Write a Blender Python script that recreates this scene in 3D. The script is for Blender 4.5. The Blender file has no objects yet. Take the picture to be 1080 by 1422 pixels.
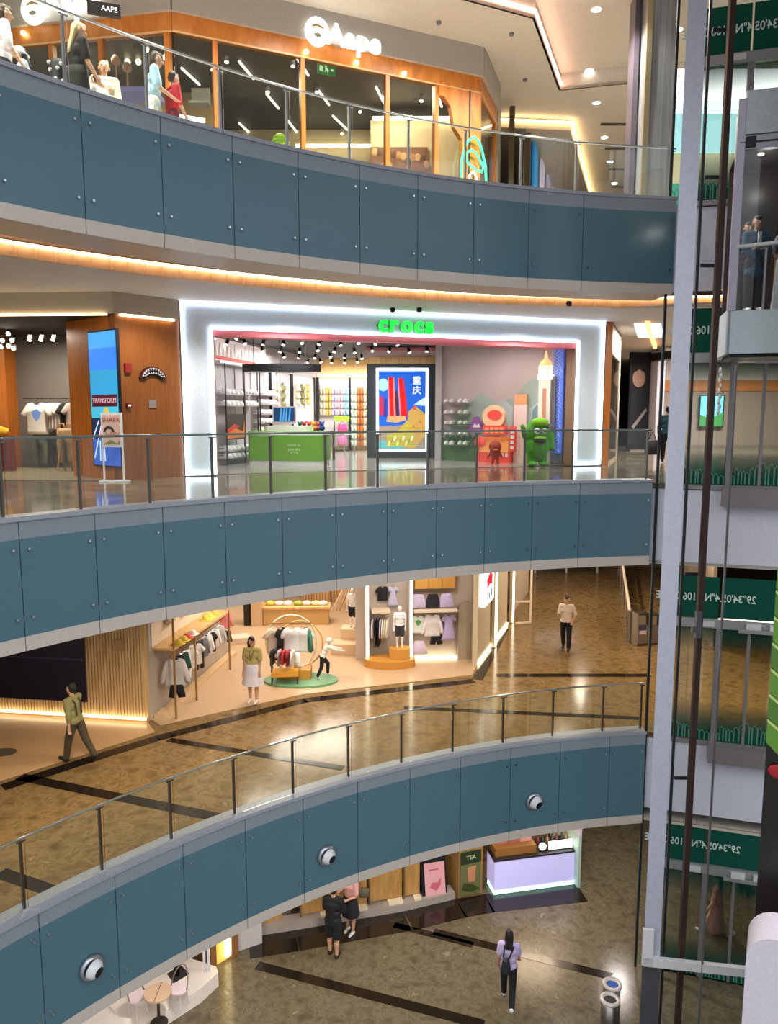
import bpy, math, random
from mathutils import Vector, Matrix
random.seed(7)
C = bpy.context.scene.collection
PI = math.pi
sin, cos, rad = math.sin, math.cos, math.radians
# ---------------------------------------------------------------- camera model (photo 1080x1422)
FPX, PITCH, EYE = 1044.4, 0.127, 1.43
Z4, Z3, Z2, Z1 = 5.73, 0.0, -5.59, -11.2          # finished floor heights
CX, CY, RR = 7.64, 0.03, 16.11                     # centre and radius of the atrium void
def ray(x, y):
    u = 711 - y
    return (x - 540, FPX*cos(PITCH) + u*sin(PITCH), u*cos(PITCH) - FPX*sin(PITCH))
def onz(x, y, z):
    a, b, c = ray(x, y); t = (z - EYE)/c
    return (a*t, b*t)
def atY(x, y, Y):
    a, b, c = ray(x, y); t = Y/b
    return (a*t, Y, EYE + c*t)
def ring(deg, r=RR): return (CX + r*cos(rad(deg)), CY + r*sin(rad(deg)))

class Frame:
    """A vertical plane through p0->p1: local x along it, local y behind it, z up from z0."""
    def __init__(s, p0, p1, z0):
        s.o = Vector((p0[0], p0[1], z0)); dx, dy = p1[0]-p0[0], p1[1]-p0[1]
        s.L = math.hypot(dx, dy); s.a = math.atan2(dy, dx); s.d = Vector((dx/s.L, dy/s.L, 0)); s.n = Vector((-dy/s.L, dx/s.L, 0))
    def px(s, x, y, depth=0.0):
        r = Vector(ray(x, y)); e = Vector((0, 0, EYE))
        t = ((s.o + s.n*depth) - e).dot(s.n)/r.dot(s.n)
        p = e + r*t - s.o
        return (p.dot(s.d), p.z)
    def w(s, x, y=0, z=0): return s.o + s.d*x + s.n*y + Vector((0, 0, z))

# ---------------------------------------------------------------- materials
def lin(h):
    h = h.lstrip('#'); o = []
    for i in (0, 2, 4):
        c = int(h[i:i+2], 16)/255
        o.append(c/12.92 if c <= .04045 else ((c+.055)/1.055)**2.4)
    return (o[0], o[1], o[2], 1)
_M = {}
def mat(h, rough=.5, metal=0., emit=0., eh=None, bump=0., scale=20., var=0., spec=.5, name=None):
    k = (h, rough, metal, emit, eh, bump, scale, var, spec)
    if k in _M: return _M[k]
    m = bpy.data.materials.new(name or 'surface_' + h.strip('#')); m.use_nodes = True
    nt = m.node_tree; b = nt.nodes['Principled BSDF']
    b.inputs['Base Color'].default_value = lin(h); b.inputs['Roughness'].default_value = rough
    b.inputs['Metallic'].default_value = metal; b.inputs['Specular IOR Level'].default_value = spec
    if emit:
        b.inputs['Emission Color'].default_value = lin(eh or h); b.inputs['Emission Strength'].default_value = emit
    else:
        tc = nt.nodes.new('ShaderNodeTexCoord'); nz = nt.nodes.new('ShaderNodeTexNoise')
        nz.inputs['Scale'].default_value = scale; nz.inputs['Detail'].default_value = 3
        nt.links.new(tc.outputs['Object'], nz.inputs['Vector'])
        v = var or .06
        cr = nt.nodes.new('ShaderNodeValToRGB'); c = lin(h)
        cr.color_ramp.elements[0].position = .3; cr.color_ramp.elements[1].position = .7
        cr.color_ramp.elements[0].color = (c[0]*(1-v), c[1]*(1-v), c[2]*(1-v), 1)
        cr.color_ramp.elements[1].color = (min(1, c[0]*(1+v)), min(1, c[1]*(1+v)), min(1, c[2]*(1+v)), 1)
        nt.links.new(nz.outputs['Fac'], cr.inputs['Fac']); nt.links.new(cr.outputs['Color'], b.inputs['Base Color'])
        if bump:
            bp = nt.nodes.new('ShaderNodeBump'); bp.inputs['Strength'].default_value = bump; bp.inputs['Distance'].default_value = .02
            nt.links.new(nz.outputs['Fac'], bp.inputs['Height']); nt.links.new(bp.outputs['Normal'], b.inputs['Normal'])
    _M[k] = m; return m
def em(h, s): return mat(h, .5, emit=s)
def glass(name, tint=(.93, .97, .95), refl=.07, rough=.015, film=None):
    m = bpy.data.materials.new(name); m.use_nodes = True; nt = m.node_tree; N = nt.nodes; N.clear()
    out = N.new('ShaderNodeOutputMaterial'); tr = N.new('ShaderNodeBsdfTransparent'); gl = N.new('ShaderNodeBsdfGlossy')
    mx = N.new('ShaderNodeMixShader'); fr = N.new('ShaderNodeFresnel'); ad = N.new('ShaderNodeMath')
    tr.inputs[0].default_value = (*tint, 1); gl.inputs[0].default_value = (1, 1, 1, 1); gl.inputs['Roughness'].default_value = rough
    fr.inputs[0].default_value = 1.45; ad.operation = 'MULTIPLY_ADD'; ad.inputs[1].default_value = .9; ad.inputs[2].default_value = (refl-.07)*.4
    nt.links.new(fr.outputs[0], ad.inputs[0]); nt.links.new(ad.outputs[0], mx.inputs[0])
    nt.links.new(tr.outputs[0], mx.inputs[1]); nt.links.new(gl.outputs[0], mx.inputs[2])
    last = mx
    if film:   # printed green film that fades out with height: (hex, z bands in object space as (pos, alpha) pairs, zmin, zmax)
        h, stops, z0, z1 = film
        tc = N.new('ShaderNodeTexCoord'); sp = N.new('ShaderNodeSeparateXYZ'); mr = N.new('ShaderNodeMapRange'); cr = N.new('ShaderNodeValToRGB')
        mr.inputs[1].default_value = z0; mr.inputs[2].default_value = z1
        el = cr.color_ramp.elements
        while len(el) < len(stops): el.new(.5)
        for e, (p, a) in zip(el, stops): e.position = p; e.color = (a, a, a, 1)
        df = N.new('ShaderNodeBsdfDiffuse'); df.inputs[0].default_value = lin(h); m2 = N.new('ShaderNodeMixShader')
        nt.links.new(tc.outputs['Object'], sp.inputs[0]); nt.links.new(sp.outputs[2], mr.inputs[0]); nt.links.new(mr.outputs[0], cr.inputs[0])
        nt.links.new(cr.outputs[0], m2.inputs[0]); nt.links.new(mx.outputs[0], m2.inputs[1]); nt.links.new(df.outputs[0], m2.inputs[2]); last = m2
    nt.links.new(last.outputs[0], out.inputs[0]); return m
def ramp_mat(name, stops, scale=2., rough=.3, detail=6., dist=1.2, stretch=(1, 1, 1), wave=0., spec=.5):
    m = bpy.data.materials.new(name); m.use_nodes = True; nt = m.node_tree; b = nt.nodes['Principled BSDF']
    tc = nt.nodes.new('ShaderNodeTexCoord'); mp = nt.nodes.new('ShaderNodeMapping'); mp.inputs['Scale'].default_value = stretch
    nz = nt.nodes.new('ShaderNodeTexNoise'); nz.inputs['Scale'].default_value = scale; nz.inputs['Detail'].default_value = detail; nz.inputs['Distortion'].default_value = dist
    cr = nt.nodes.new('ShaderNodeValToRGB'); el = cr.color_ramp.elements
    while len(el) < len(stops): el.new(.5)
    for e, (p, h) in zip(el, stops): e.position = p; e.color = lin(h)
    nt.links.new(tc.outputs['Object'], mp.inputs[0]); nt.links.new(mp.outputs[0], nz.inputs['Vector'])
    nt.links.new(nz.outputs['Fac'], cr.inputs[0]); nt.links.new(cr.outputs[0], b.inputs['Base Color'])
    b.inputs['Roughness'].default_value = rough; b.inputs['Specular IOR Level'].default_value = spec
    return m
MARBLE = ramp_mat('dark_marble', [(.3, '#665031'), (.45, '#7c643d'), (.55, '#8b7049'), (.62, '#735b37'), (.72, '#967c52')], 3.6, .17, 12, .45, (1, 1, 1), spec=.42)
MARBLE1 = ramp_mat('olive_marble', [(.3, '#544936'), (.45, '#625743'), (.55, '#6f644e'), (.62, '#5c513d'), (.72, '#80765f')], 4.2, .2, 12, .5, (1, 1, 1), spec=.4)
MARBLE_DARK = mat('#241c14', .12, var=.2, scale=6)
MARBLE3 = ramp_mat('polished_stone', [(.3, '#5d5143'), (.5, '#7c7060'), (.7, '#958977')], 1.6, .1, 6, .8)
WOOD = ramp_mat('orange_wood', [(.3, '#b0621c'), (.5, '#bd6e26'), (.7, '#c97a30')], 3, .35, 5, .6, (6, 6, .4))
WOODB = ramp_mat('brown_wood', [(.3, '#80491b'), (.5, '#8a501f'), (.7, '#945824')], 3, .4, 5, .6, (5, 5, .4))
PALEWOOD = ramp_mat('pale_wood', [(.3, '#c79a5c'), (.5, '#d6ac70'), (.7, '#e2bd85')], 3, .45, 5, .6, (4, 4, .5))
PLY = ramp_mat('plywood', [(.3, '#a87a40'), (.5, '#b5884c'), (.7, '#c09458')], 3, .5, 5, .6, (3, 3, .6))
GLASS = glass('clear_glass'); GLASSD = glass('smoky_glass', (.84, .87, .86), .1)
WHITE = mat('#e6e4e6', .4); LILAC = mat('#c9c8d8', .35); STEEL = mat('#b4b6bc', .28, .85); DSTEEL = mat('#4a443f', .4, .6)
BLACK = mat('#0d0d10', .45); CHROME = mat('#d7d9de', .15, 1.); BEIGE = mat('#cdbfae', .6); CREAM = mat('#d9c3a0', .6); GREY = mat('#77787c', .6)
SKIN = mat('#c99a7c', .5, name='skin')

# ---------------------------------------------------------------- mesh builder
class MB:
    def __init__(s): s.v = []; s.f = []; s.m = []
    def add(s, vs, fs, m=0):
        b = len(s.v); s.v += [tuple(v) for v in vs]; s.f += [tuple(b+i for i in f) for f in fs]; s.m += [m]*len(fs); return s
    def box(s, c, size, rz=0., m=0, M=None):
        x, y, z = size[0]/2, size[1]/2, size[2]/2; vs = []
        for k in (-z, z):
            for (i, j) in ((-x, -y), (x, -y), (x, y), (-x, y)):
                vs.append((c[0] + i*cos(rz) - j*sin(rz), c[1] + i*sin(rz) + j*cos(rz), c[2] + k))
        if M: vs = [M @ Vector(v) for v in vs]
        return s.add(vs, [(3, 2, 1, 0), (4, 5, 6, 7), (0, 1, 5, 4), (1, 2, 6, 5), (2, 3, 7, 6), (3, 0, 4, 7)], m)
    def bx(s, x0, x1, y0, y1, z0, z1, m=0): return s.box(((x0+x1)/2, (y0+y1)/2, (z0+z1)/2), (abs(x1-x0), abs(y1-y0), abs(z1-z0)), 0, m)
    def wall(s, a, b, z0, z1, t, m=0):
        L = math.hypot(b[0]-a[0], b[1]-a[1]); n = (-(b[1]-a[1])/L*t, (b[0]-a[0])/L*t)
        return s.prism([a, b, (b[0]+n[0], b[1]+n[1]), (a[0]+n[0], a[1]+n[1])], z0, z1, m)
    def prism(s, poly, z0, z1, m=0):
        n = len(poly); vs = [(p[0], p[1], z0) for p in poly] + [(p[0], p[1], z1) for p in poly]
        ar = sum(poly[i][0]*poly[(i+1) % n][1] - poly[(i+1) % n][0]*poly[i][1] for i in range(n))
        fs = [tuple(range(n-1, -1, -1)), tuple(range(n, 2*n))] + [(i, (i+1) % n, n+(i+1) % n, n+i) for i in range(n)]
        if ar < 0: fs = [tuple(reversed(f)) for f in fs]
        return s.add(vs, fs, m)
    def plate(s, poly, y0, y1, m=0):
        """A polygon in the x-z plane with thickness from y0 (front) to y1."""
        n = len(poly); vs = [(p[0], y0, p[1]) for p in poly] + [(p[0], y1, p[1]) for p in poly]
        ar = sum(poly[i][0]*poly[(i+1) % n][1] - poly[(i+1) % n][0]*poly[i][1] for i in range(n))
        fs = [tuple(range(n)), tuple(range(2*n-1, n-1, -1))] + [((i+1) % n, i, n+i, n+(i+1) % n) for i in range(n)]
        if ar < 0: fs = [tuple(reversed(f)) for f in fs]
        return s.add(vs, fs, m)
    def cyl(s, p0, p1, r0, r1=None, n=12, m=0):
        r1 = r0 if r1 is None else r1; p0, p1 = Vector(p0), Vector(p1); d = (p1-p0)
        if d.length < 1e-6: return s
        d.normalize(); u = d.orthogonal().normalized(); w = d.cross(u); vs = []
        for p, r in ((p0, r0), (p1, r1)):
            for i in range(n):
                a = 2*PI*i/n; vs.append(p + (u*cos(a) + w*sin(a))*r)
        fs = [(i, (i+1) % n, n+(i+1) % n, n+i) for i in range(n)] + [tuple(range(n-1, -1, -1)), tuple(range(n, 2*n))]
        return s.add(vs, fs, m)
    def tube(s, pts, r, n=8, m=0, closed=False):
        pts = [Vector(p) for p in pts]; N = len(pts); vs = []; up = None
        for i, p in enumerate(pts):
            a = pts[i-1] if (i or closed) else p; b = pts[(i+1) % N] if (i < N-1 or closed) else p
            d = (b-a).normalized()
            u = d.orthogonal().normalized() if up is None else (up - d*up.dot(d)).normalized()
            up = u; w = d.cross(u)
            for k in range(n):
                t = 2*PI*k/n; vs.append(p + (u*cos(t) + w*sin(t))*r)
        fs = []
        for i in range(N if closed else N-1):
            j = (i+1) % N
            for k in range(n): fs.append((i*n+k, i*n+(k+1) % n, j*n+(k+1) % n, j*n+k))
        if not closed: fs += [tuple(range(n-1, -1, -1)), tuple(range((N-1)*n, N*n))]
        return s.add(vs, fs, m)
    def ball(s, c, r, n=12, m=0):
        if not hasattr(r, '__len__'): r = (r, r, r)
        h = max(4, n//2); vs = [(c[0], c[1], c[2]-r[2])]; fs = []
        for i in range(1, h):
            t = -PI/2 + PI*i/h
            for k in range(n):
                a = 2*PI*k/n; vs.append((c[0]+r[0]*cos(t)*cos(a), c[1]+r[1]*cos(t)*sin(a), c[2]+r[2]*sin(t)))
        vs.append((c[0], c[1], c[2]+r[2])); T = len(vs)-1
        for k in range(n): fs.append((0, 1+(k+1) % n, 1+k)); fs.append((T, T-n+k, T-n+(k+1) % n))
        for i in range(h-2):
            for k in range(n):
                b = 1+i*n; fs.append((b+k, b+(k+1) % n, b+n+(k+1) % n, b+n+k))
        return s.add(vs, fs, m)
    def lathe(s, c, prof, n=20, m=0):
        vs = []; fs = []; P = len(prof)
        for (r, z) in prof:
            for k in range(n):
                a = 2*PI*k/n; vs.append((c[0]+r*cos(a), c[1]+r*sin(a), c[2]+z))
        for i in range(P-1):
            for k in range(n): fs.append((i*n+k, i*n+(k+1) % n, (i+1)*n+(k+1) % n, (i+1)*n+k))
        if prof[0][0] > 1e-4: fs.append(tuple(range(n-1, -1, -1)))
        if prof[-1][0] > 1e-4: fs.append(tuple(range((P-1)*n, P*n)))
        return s.add(vs, fs, m)
    def arc(s, a0, a1, r0, r1, z0, z1, m=0, step=1.):
        """A curved bar about the atrium centre."""
        n = max(1, int(abs(a1-a0)/step)); vs = []; fs = []
        for i in range(n+1):
            a = a0 + (a1-a0)*i/n
            for r, z in ((r0, z0), (r1, z0), (r1, z1), (r0, z1)):
                x, y = ring(a, r); vs.append((x, y, z))
        for i in range(n):
            for k in range(4): fs.append((i*4+k, i*4+(k+1) % 4, i*4+4+(k+1) % 4, i*4+4+k))
        fs += [(3, 2, 1, 0), (n*4, n*4+1, n*4+2, n*4+3)]
        return s.add(vs, fs, m)
    def mesh(s, name, mats, smooth=False):
        me = bpy.data.meshes.new(name); me.from_pydata(s.v, [], s.f)
        for mm in (mats if isinstance(mats, (list, tuple)) else [mats]): me.materials.append(mm)
        if len(me.materials) > 1: me.polygons.foreach_set('material_index', s.m)
        if smooth: me.polygons.foreach_set('use_smooth', [True]*len(me.polygons))
        me.update(); return me
    def build(s, name, mats, parent=None, smooth=False, loc=None, rz=0., label=None):
        o = bpy.data.objects.new(name, s.mesh(name, mats, smooth)); C.objects.link(o)
        if loc is not None: o.location = loc
        o.rotation_euler = (0, 0, rz)
        if parent: o.parent = parent
        if label: o['label'] = label
        return o
def tag(o, label, cat, group=None, kind=None):
    o['label'] = label; o['category'] = cat
    if group: o['group'] = group
    if kind: o['kind'] = kind
    return o
def thing(name, label, cat, loc=(0, 0, 0), rz=0., group=None):
    o = bpy.data.objects.new(name, None); C.objects.link(o); o.empty_display_size = .1
    o.location = loc; o.rotation_euler = (0, 0, rz); return tag(o, label, cat, group)
def struct(mb, name, mats, smooth=False, label=None, loc=None, rz=0.):
    o = mb.build(name, mats, None, smooth, loc, rz); o['kind'] = 'structure'
    return o
def dup(root, loc, rz=None, label=None, group=None, scale=None):
    r = root.copy(); C.objects.link(r); r.location = loc
    if rz is not None: r.rotation_euler = (0, 0, rz)
    if label: r['label'] = label
    if group: r['group'] = group
    if scale: r.scale = scale
    for ch in list(root.children):
        c = ch.copy(); C.objects.link(c); c.parent = r
        for g in list(ch.children):
            d = g.copy(); C.objects.link(d); d.parent = c
    return r
def text_mesh(body, size, mats, name, parent=None, loc=(0, 0, 0), depth=.01, bold=0., mirror=False, align='CENTER', rz=0., sx=1.):
    cu = bpy.data.curves.new(name, 'FONT'); cu.body = body; cu.size = size; cu.extrude = depth/2; cu.offset = bold
    cu.align_x = align; cu.align_y = 'CENTER'; cu.resolution_u = 3
    t = bpy.data.objects.new('tmp', cu); C.objects.link(t); bpy.context.view_layer.update()
    me = bpy.data.meshes.new_from_object(t.evaluated_get(bpy.context.evaluated_depsgraph_get()))
    bpy.data.objects.remove(t); bpy.data.curves.remove(cu)
    R = Matrix.Rotation(PI/2, 4, 'X')
    if mirror: R = Matrix.Scale(-1, 4, (1, 0, 0)) @ R
    R = Matrix.Scale(sx, 4, (1, 0, 0)) @ R
    me.transform(R)
    if mirror: me.flip_normals()
    me.materials.clear(); me.materials.append(mats); me.name = name
    for p in me.polygons: p.material_index = 0
    o = bpy.data.objects.new(name, me); C.objects.link(o); o.location = loc; o.rotation_euler = (0, 0, rz)
    if parent: o.parent = parent
    return o
ORD = 'first second third fourth fifth sixth seventh eighth ninth tenth eleventh twelfth thirteenth fourteenth fifteenth sixteenth seventeenth eighteenth nineteenth twentieth'.split()
# ================================================================ SHELL
LDX, LDY = .958, -.287                                     # direction of the lift landing screens
L0 = (5.72, 16.02)
def land(s): return (L0[0] + LDX*s, L0[1] + LDY*s)
def outline(r, a0=168, a1=97.0):
    p = [ring(a0 + (a1-a0)*i/44, r) for i in range(45)]
    off = r - RR
    return p + [(land(0)[0], land(0)[1]+max(off, 0)), (land(11)[0], land(11)[1]+max(off, 0)), (40, land(11)[1]+max(off, 0)), (40, 52), (-40, 52), (-40, ring(a0, r)[1])]
CEIL = mat('#c9bfae', .7); CEIL4 = mat('#d0c8bb', .7)
struct(MB().prism(outline(16.06), Z1-.35, Z1) if False else MB().prism([(-40, -2), (40, -2), (40, 52), (-40, 52)], Z1-.35, Z1), 'floor_ground', MARBLE1)
struct(MB().prism(outline(16.2), Z2-.3, Z2), 'floor_lower', MARBLE)
struct(MB().prism(outline(16.2), Z3-.3, Z3), 'floor_middle', MARBLE3)
struct(MB().prism(outline(16.2), Z4-.3, Z4), 'floor_upper', mat('#d9d0c2', .25))  # out of view; pale tone chosen so its bounce brightens the ceiling
struct(MB().prism(outline(16.04), -7.64, -7.58), 'ceiling_ground', CEIL)
struct(MB().prism(outline(16.04), -1.73, -1.67), 'ceiling_lower', CEIL)
# soffit, cove and timber bulkhead under the upper balcony
SOF = mat('#d8c4ac', .45)
mb = MB().arc(165, 96.5, 16.03, 16.85, 3.92, 3.98, 0); mb.arc(165, 96.5, 16.85, 16.91, 3.92, 4.4, 0); mb.arc(165, 96.5, 16.85, 19.4, 4.4, 4.45, 0)
mb.prism([(5.78, 16.2), (13, 14.1), (13, 17.6), (5.7, 18.85)], 4.4, 4.45)
struct(mb, 'ceiling_soffit', SOF)
TIMB = ramp_mat('timber_louvre', [(.3, '#c9a67e'), (.5, '#d2b08a'), (.7, '#dcbc98')], 4, .4, 4, .5, (1, 1, 1))
mb = MB().arc(165, 96.0, 19.0, 19.08, 4.07, 4.26, 0)
for k in range(70):
    mb.arc(165-k, 165-k-.1, 18.96, 19.0, 4.07, 4.26, 1)
mb.wall((5.65, 18.93), (14, 17.6), 4.07, 4.26, .08)
struct(mb, 'trim_1', [TIMB, mat('#e2c39c', .5)])
struct(MB().arc(165, 96.0, 18.9, 18.95, 4.25, 4.30).wall((5.65, 18.84), (14, 17.5), 4.25, 4.30, .05), 'trim_2', em('#ffd2a6', 7))
struct(MB().prism(outline(19.08, 165, 98), 4.07, 4.12), 'ceiling_middle', mat('#d5cfc8', .6))
# upper storey ceiling with a raised tray along the void and a lower soffit over the side passage
ZC = 10.26
brd = [(-40, 15.6), onz(500, -40, ZC), onz(742, 25, ZC), onz(778, 125, ZC), onz(905, 112, ZC), (40, onz(905, 112, ZC)[1]-4)]
struct(MB().prism(brd + [(40, 52), (-40, 52)], ZC, ZC+.08), 'ceiling_upper', CEIL4)
struct(MB().prism([(-40, 6)] + brd + [(40, 6)], ZC+.42, ZC+.5), 'ceiling_tray', CEIL4)
mb = MB(); led = MB()
for a, b in zip(brd[:-1], brd[1:]):
    mb.wall(a, b, ZC, ZC+.45, .05); 
for a, b in zip(brd[1:3], brd[2:4]):
    led.wall((a[0]+.03, a[1]-.03), (b[0]+.03, b[1]-.03), ZC+.12, ZC+.17, .03)
struct(mb, 'trim_3', CEIL4); struct(led, 'trim_4', em('#ffc9b4', 14))
sof = [(2.9, 23.6), (5.45, 23.9), (8.6, 33), (4.8, 33)]
struct(MB().prism(sof, 9.95, 10.2), 'ceiling_passage', mat('#c2b7a6', .7))
led = MB().wall((2.9, 23.5), (5.5, 23.8), 10.12, 10.17, .03); led.wall((5.5, 23.8), (8.66, 33), 10.12, 10.17, .03)
struct(led, 'trim_5', em('#ffd9a0', 12))
mb = MB()
for k in range(5):
    y = 24.2+2.1*k; mb.box((5.9+.35*(y-23.8)+2.2, y, 10.24), (3.6, .09, .05))
struct(mb, 'trim_6', mat('#57524a', .6))
# ---------------------------------------------------------------- balcony fronts
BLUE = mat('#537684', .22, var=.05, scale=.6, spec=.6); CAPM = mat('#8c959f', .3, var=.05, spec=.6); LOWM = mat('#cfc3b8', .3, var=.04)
CURB = mat('#9fa2ab', .35); GAP = mat('#2f414c', .6)
# name, curb top, bottom, first seam angle, spacing, number of seams, wording
LEV = [('upper', 5.83, 3.92, 103.68, 4.25, 12, 9.0), ('middle', .10, -1.74, 103.26, 3.86, 13, 8), ('lower', -5.49, -7.65, 100.03, 4.205, 13, 8)]
END = {'upper': 96.5, 'middle': 97.4, 'lower': 97.0}
RAILZ = {'upper': 6.80, 'middle': 1.135, 'lower': -4.425}
bolt = MB().cyl((0, 0, 0), (0, -.05, 0), .018, n=10).mesh('bolt', CHROME)
for nm, zt, zb, a0, da, ns, _ in LEV:
    e = END[nm]
    struct(MB().arc(168, e, 16.06, 16.2, zb+.02, zt-.06), 'wall_%s_fascia' % nm, GAP)
    mb = MB().arc(168, e, 15.97, 16.3, zt-.05, zt); mb.arc(168, e, 15.955, 15.985, zt-.06, zt+.002)
    struct(mb, 'trim_%s' % {'upper': 7, 'middle': 8, 'lower': 9}[nm], CURB)
    seams = [e] + [a0 + da*i for i in range(ns)]
    for i, (s0, s1) in enumerate(zip(seams[:-1], seams[1:])):
        g = .022
        t = thing('fascia_panel', 'blue balcony front panel, %s along the %s balcony, counted from the lift shaft' % (ORD[i], nm), 'panel', (*ring((s0+s1)/2, 16.0), zb), group='blue balcony front panels')
        off = Vector(t.location)
        def part(n, z0, z1, m, r0=15.98, r1=16.02):
            b = MB().arc(s0+g, s1-g, r0, r1, z0, z1, 0, .6); b.v = [tuple(Vector(v)-off) for v in b.v]; return b.build(n, m, t)
        H = zt-zb
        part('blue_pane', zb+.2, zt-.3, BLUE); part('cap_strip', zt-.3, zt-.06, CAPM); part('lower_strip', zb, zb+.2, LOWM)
        for aa in (s0+.38, s1-.38):
            for zz in (zt-.44, zb+.46):
                if s1-s0 < 3: continue
                o = bpy.data.objects.new('bolt', bolt); C.objects.link(o); o.parent = t
                x, y = ring(aa, 15.98); o.location = (x-off.x, y-off.y, zz-off.z); o.rotation_euler = (0, 0, rad(aa-90))
    # balustrade
    zr = RAILZ[nm]
    t = thing('balustrade', {'upper': 'glass balustrade with steel rail along the uppermost balcony', 'middle': 'glass balustrade with dark posts in front of the shoe shop balcony',
              'lower': 'glass balustrade with dark posts above the round air nozzles'}[nm], 'railing', (*ring(120, 16.1), zt))
    off = Vector(t.location)
    def sub(b, n, m, smooth=False):
        b.v = [tuple(Vector(v)-off) for v in b.v]; return b.build(n, m, t, smooth)
    sub(MB().tube([(*ring(168-(168-e)*k/90, 16.12), zr) for k in range(91)], .018, 8), 'handrail', STEEL if nm != 'middle' else mat('#7d8a88', .3, .6), True)
    PM = {'upper': mat('#a2a5a9', .3, .6), 'middle': mat('#6a6964', .35, .5), 'lower': mat('#50483f', .4, .5)}[nm]
    posts = [e+.25] + [s+.4 for s in seams[1:]]
    for a in posts:
        b = MB()
        for d in (-.05, .05):
            x0, y0 = ring(a+d, 16.1); x1, y1 = ring(a+d, 16.2)
        x, y = ring(a, 16.15); b.box((x, y, (zt+zr)/2-.02), (.032, .05, zr-zt-.04), rad(a-90))
        x, y = ring(a, 16.12); b.box((x, y, zr-.05), (.13, .02, .018), rad(a-90))
        sub(b, 'post', PM)
    for a, b_ in zip(posts[:-1], posts[1:]):
        sub(MB().arc(a+.12, b_-.12, 16.09, 16.104, zt+.01, zr+.03, 0, .8), 'glass_pane', GLASS)
# round air nozzles on the lower balcony front
for i, (a, w) in enumerate(((106.39, 'close to the lift shaft'), (123.57, 'between the others'), (139.49, 'farthest along from the lift'))):
    x, y = ring(a, 15.965)
    t = thing('air_nozzle', 'round silver air nozzle on the lower blue balcony front, %s' % w, 'air vent', (x, y, -6.83), rad(a-90), 'air nozzles')
    pr = [(.135, 0), (.19, .0), (.2, .03), (.17, .07), (.14, .075), (.135, .0)]
    b = MB().lathe((0, 0, 0), pr, 28); b.v = [(v[0], -v[2], v[1]) for v in b.v]; b.build('ring_flange', STEEL, t, True)
    b = MB(); n = 20
    for j in range(9):
        th = rad(31 + 55*j/8)                              # hollow ball aimed slightly down
        for k in range(n):
            b.v.append((.15*sin(th)*cos(2*PI*k/n), -.15*cos(th), .15*sin(th)*sin(2*PI*k/n)))
    for j in range(8):
        for k in range(n): b.f.append((j*n+k, j*n+(k+1) % n, (j+1)*n+(k+1) % n, (j+1)*n+k)); b.m.append(0)
    Rm = Matrix.Rotation(rad(12), 4, 'X') @ Matrix.Rotation(rad(16), 4, 'Z')
    b.v = [tuple(Rm @ Vector(v) + Vector((0, -.045, 0))) for v in b.v]; ball = b.build('nozzle_ball', WHITE, t, True)
    b = MB().cyl((0, -.132, 0), (0, -.112, 0), .08, .08, 18); b.v = [tuple(Rm @ Vector(v) + Vector((0, -.045, 0))) for v in b.v]; b.build('nozzle_bore', BLACK, t)
# far walls that close the storeys
FARW = mat('#8f8578', .7)
for nm, z0, z1 in (('ground', Z1, -7.6), ('lower', Z2, -1.7), ('middle', 0, 4.1), ('upper', Z4, 10.3)):
    struct(MB().bx(-40, 40, 50, 50.3, z0, z1).bx(-40.3, -40, 0, 50, z0, z1).bx(40, 40.3, 0, 50, z0, z1), 'wall_%s' % nm, FARW)
# ================================================================ SOFT GOODS
def pillow(mb, poly, t, m=0, inset=.82, y=0.):
    n = len(poly); cx = sum(p[0] for p in poly)/n; cz = sum(p[1] for p in poly)/n
    L = []
    for yy, k in ((y-t, inset), (y-t*.45, 1.), (y+t*.45, 1.), (y+t, inset)):
        L.append([(cx+(p[0]-cx)*k, yy, cz+(p[1]-cz)*k) for p in poly])
    vs = [v for l in L for v in l]; fs = []
    for i in range(3):
        for k in range(n): fs.append((i*n+k, i*n+(k+1) % n, (i+1)*n+(k+1) % n, (i+1)*n+k))
    fs += [tuple(range(n-1, -1, -1)), tuple(range(3*n, 4*n))]
    return mb.add(vs, fs, m)
SHAPES = {   # outlines in metres, hung from z=0
 'tee': [(-.09, 0), (-.2, -.03), (-.36, -.24), (-.27, -.31), (-.22, -.22), (-.235, -.68), (.235, -.68), (.22, -.22), (.27, -.31), (.36, -.24), (.2, -.03), (.09, 0), (.05, -.05), (-.05, -.05)],
 'long': [(-.09, 0), (-.2, -.03), (-.29, -.3), (-.34, -.56), (-.27, -.58), (-.22, -.3), (-.23, -.64), (.23, -.64), (.22, -.3), (.27, -.58), (.34, -.56), (.29, -.3), (.2, -.03), (.09, 0), (.05, -.04), (-.05, -.04)],
 'pants': [(-.17, 0), (-.21, -.4), (-.2, -.92), (-.06, -.92), (-.015, -.36), (.015, -.36), (.06, -.92), (.2, -.92), (.21, -.4), (.17, 0)],
 'shorts': [(-.17, 0), (-.23, -.4), (-.04, -.42), (0, -.24), (.04, -.42), (.23, -.4), (.17, 0)],
 'skirt': [(-.14, 0), (-.26, -.4), (-.13, -.42), (0, -.41), (.13, -.42), (.26, -.4), (.14, 0)],
 'dress': [(-.09, 0), (-.18, -.03), (-.28, -.2), (-.2, -.26), (-.15, -.2), (-.14, -.4), (-.26, -.92), (0, -.95), (.26, -.92), (.14, -.4), (.15, -.2), (.2, -.26), (.28, -.2), (.18, -.03), (.09, 0), (.05, -.06), (-.05, -.06)],
}
_G = {}
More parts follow.
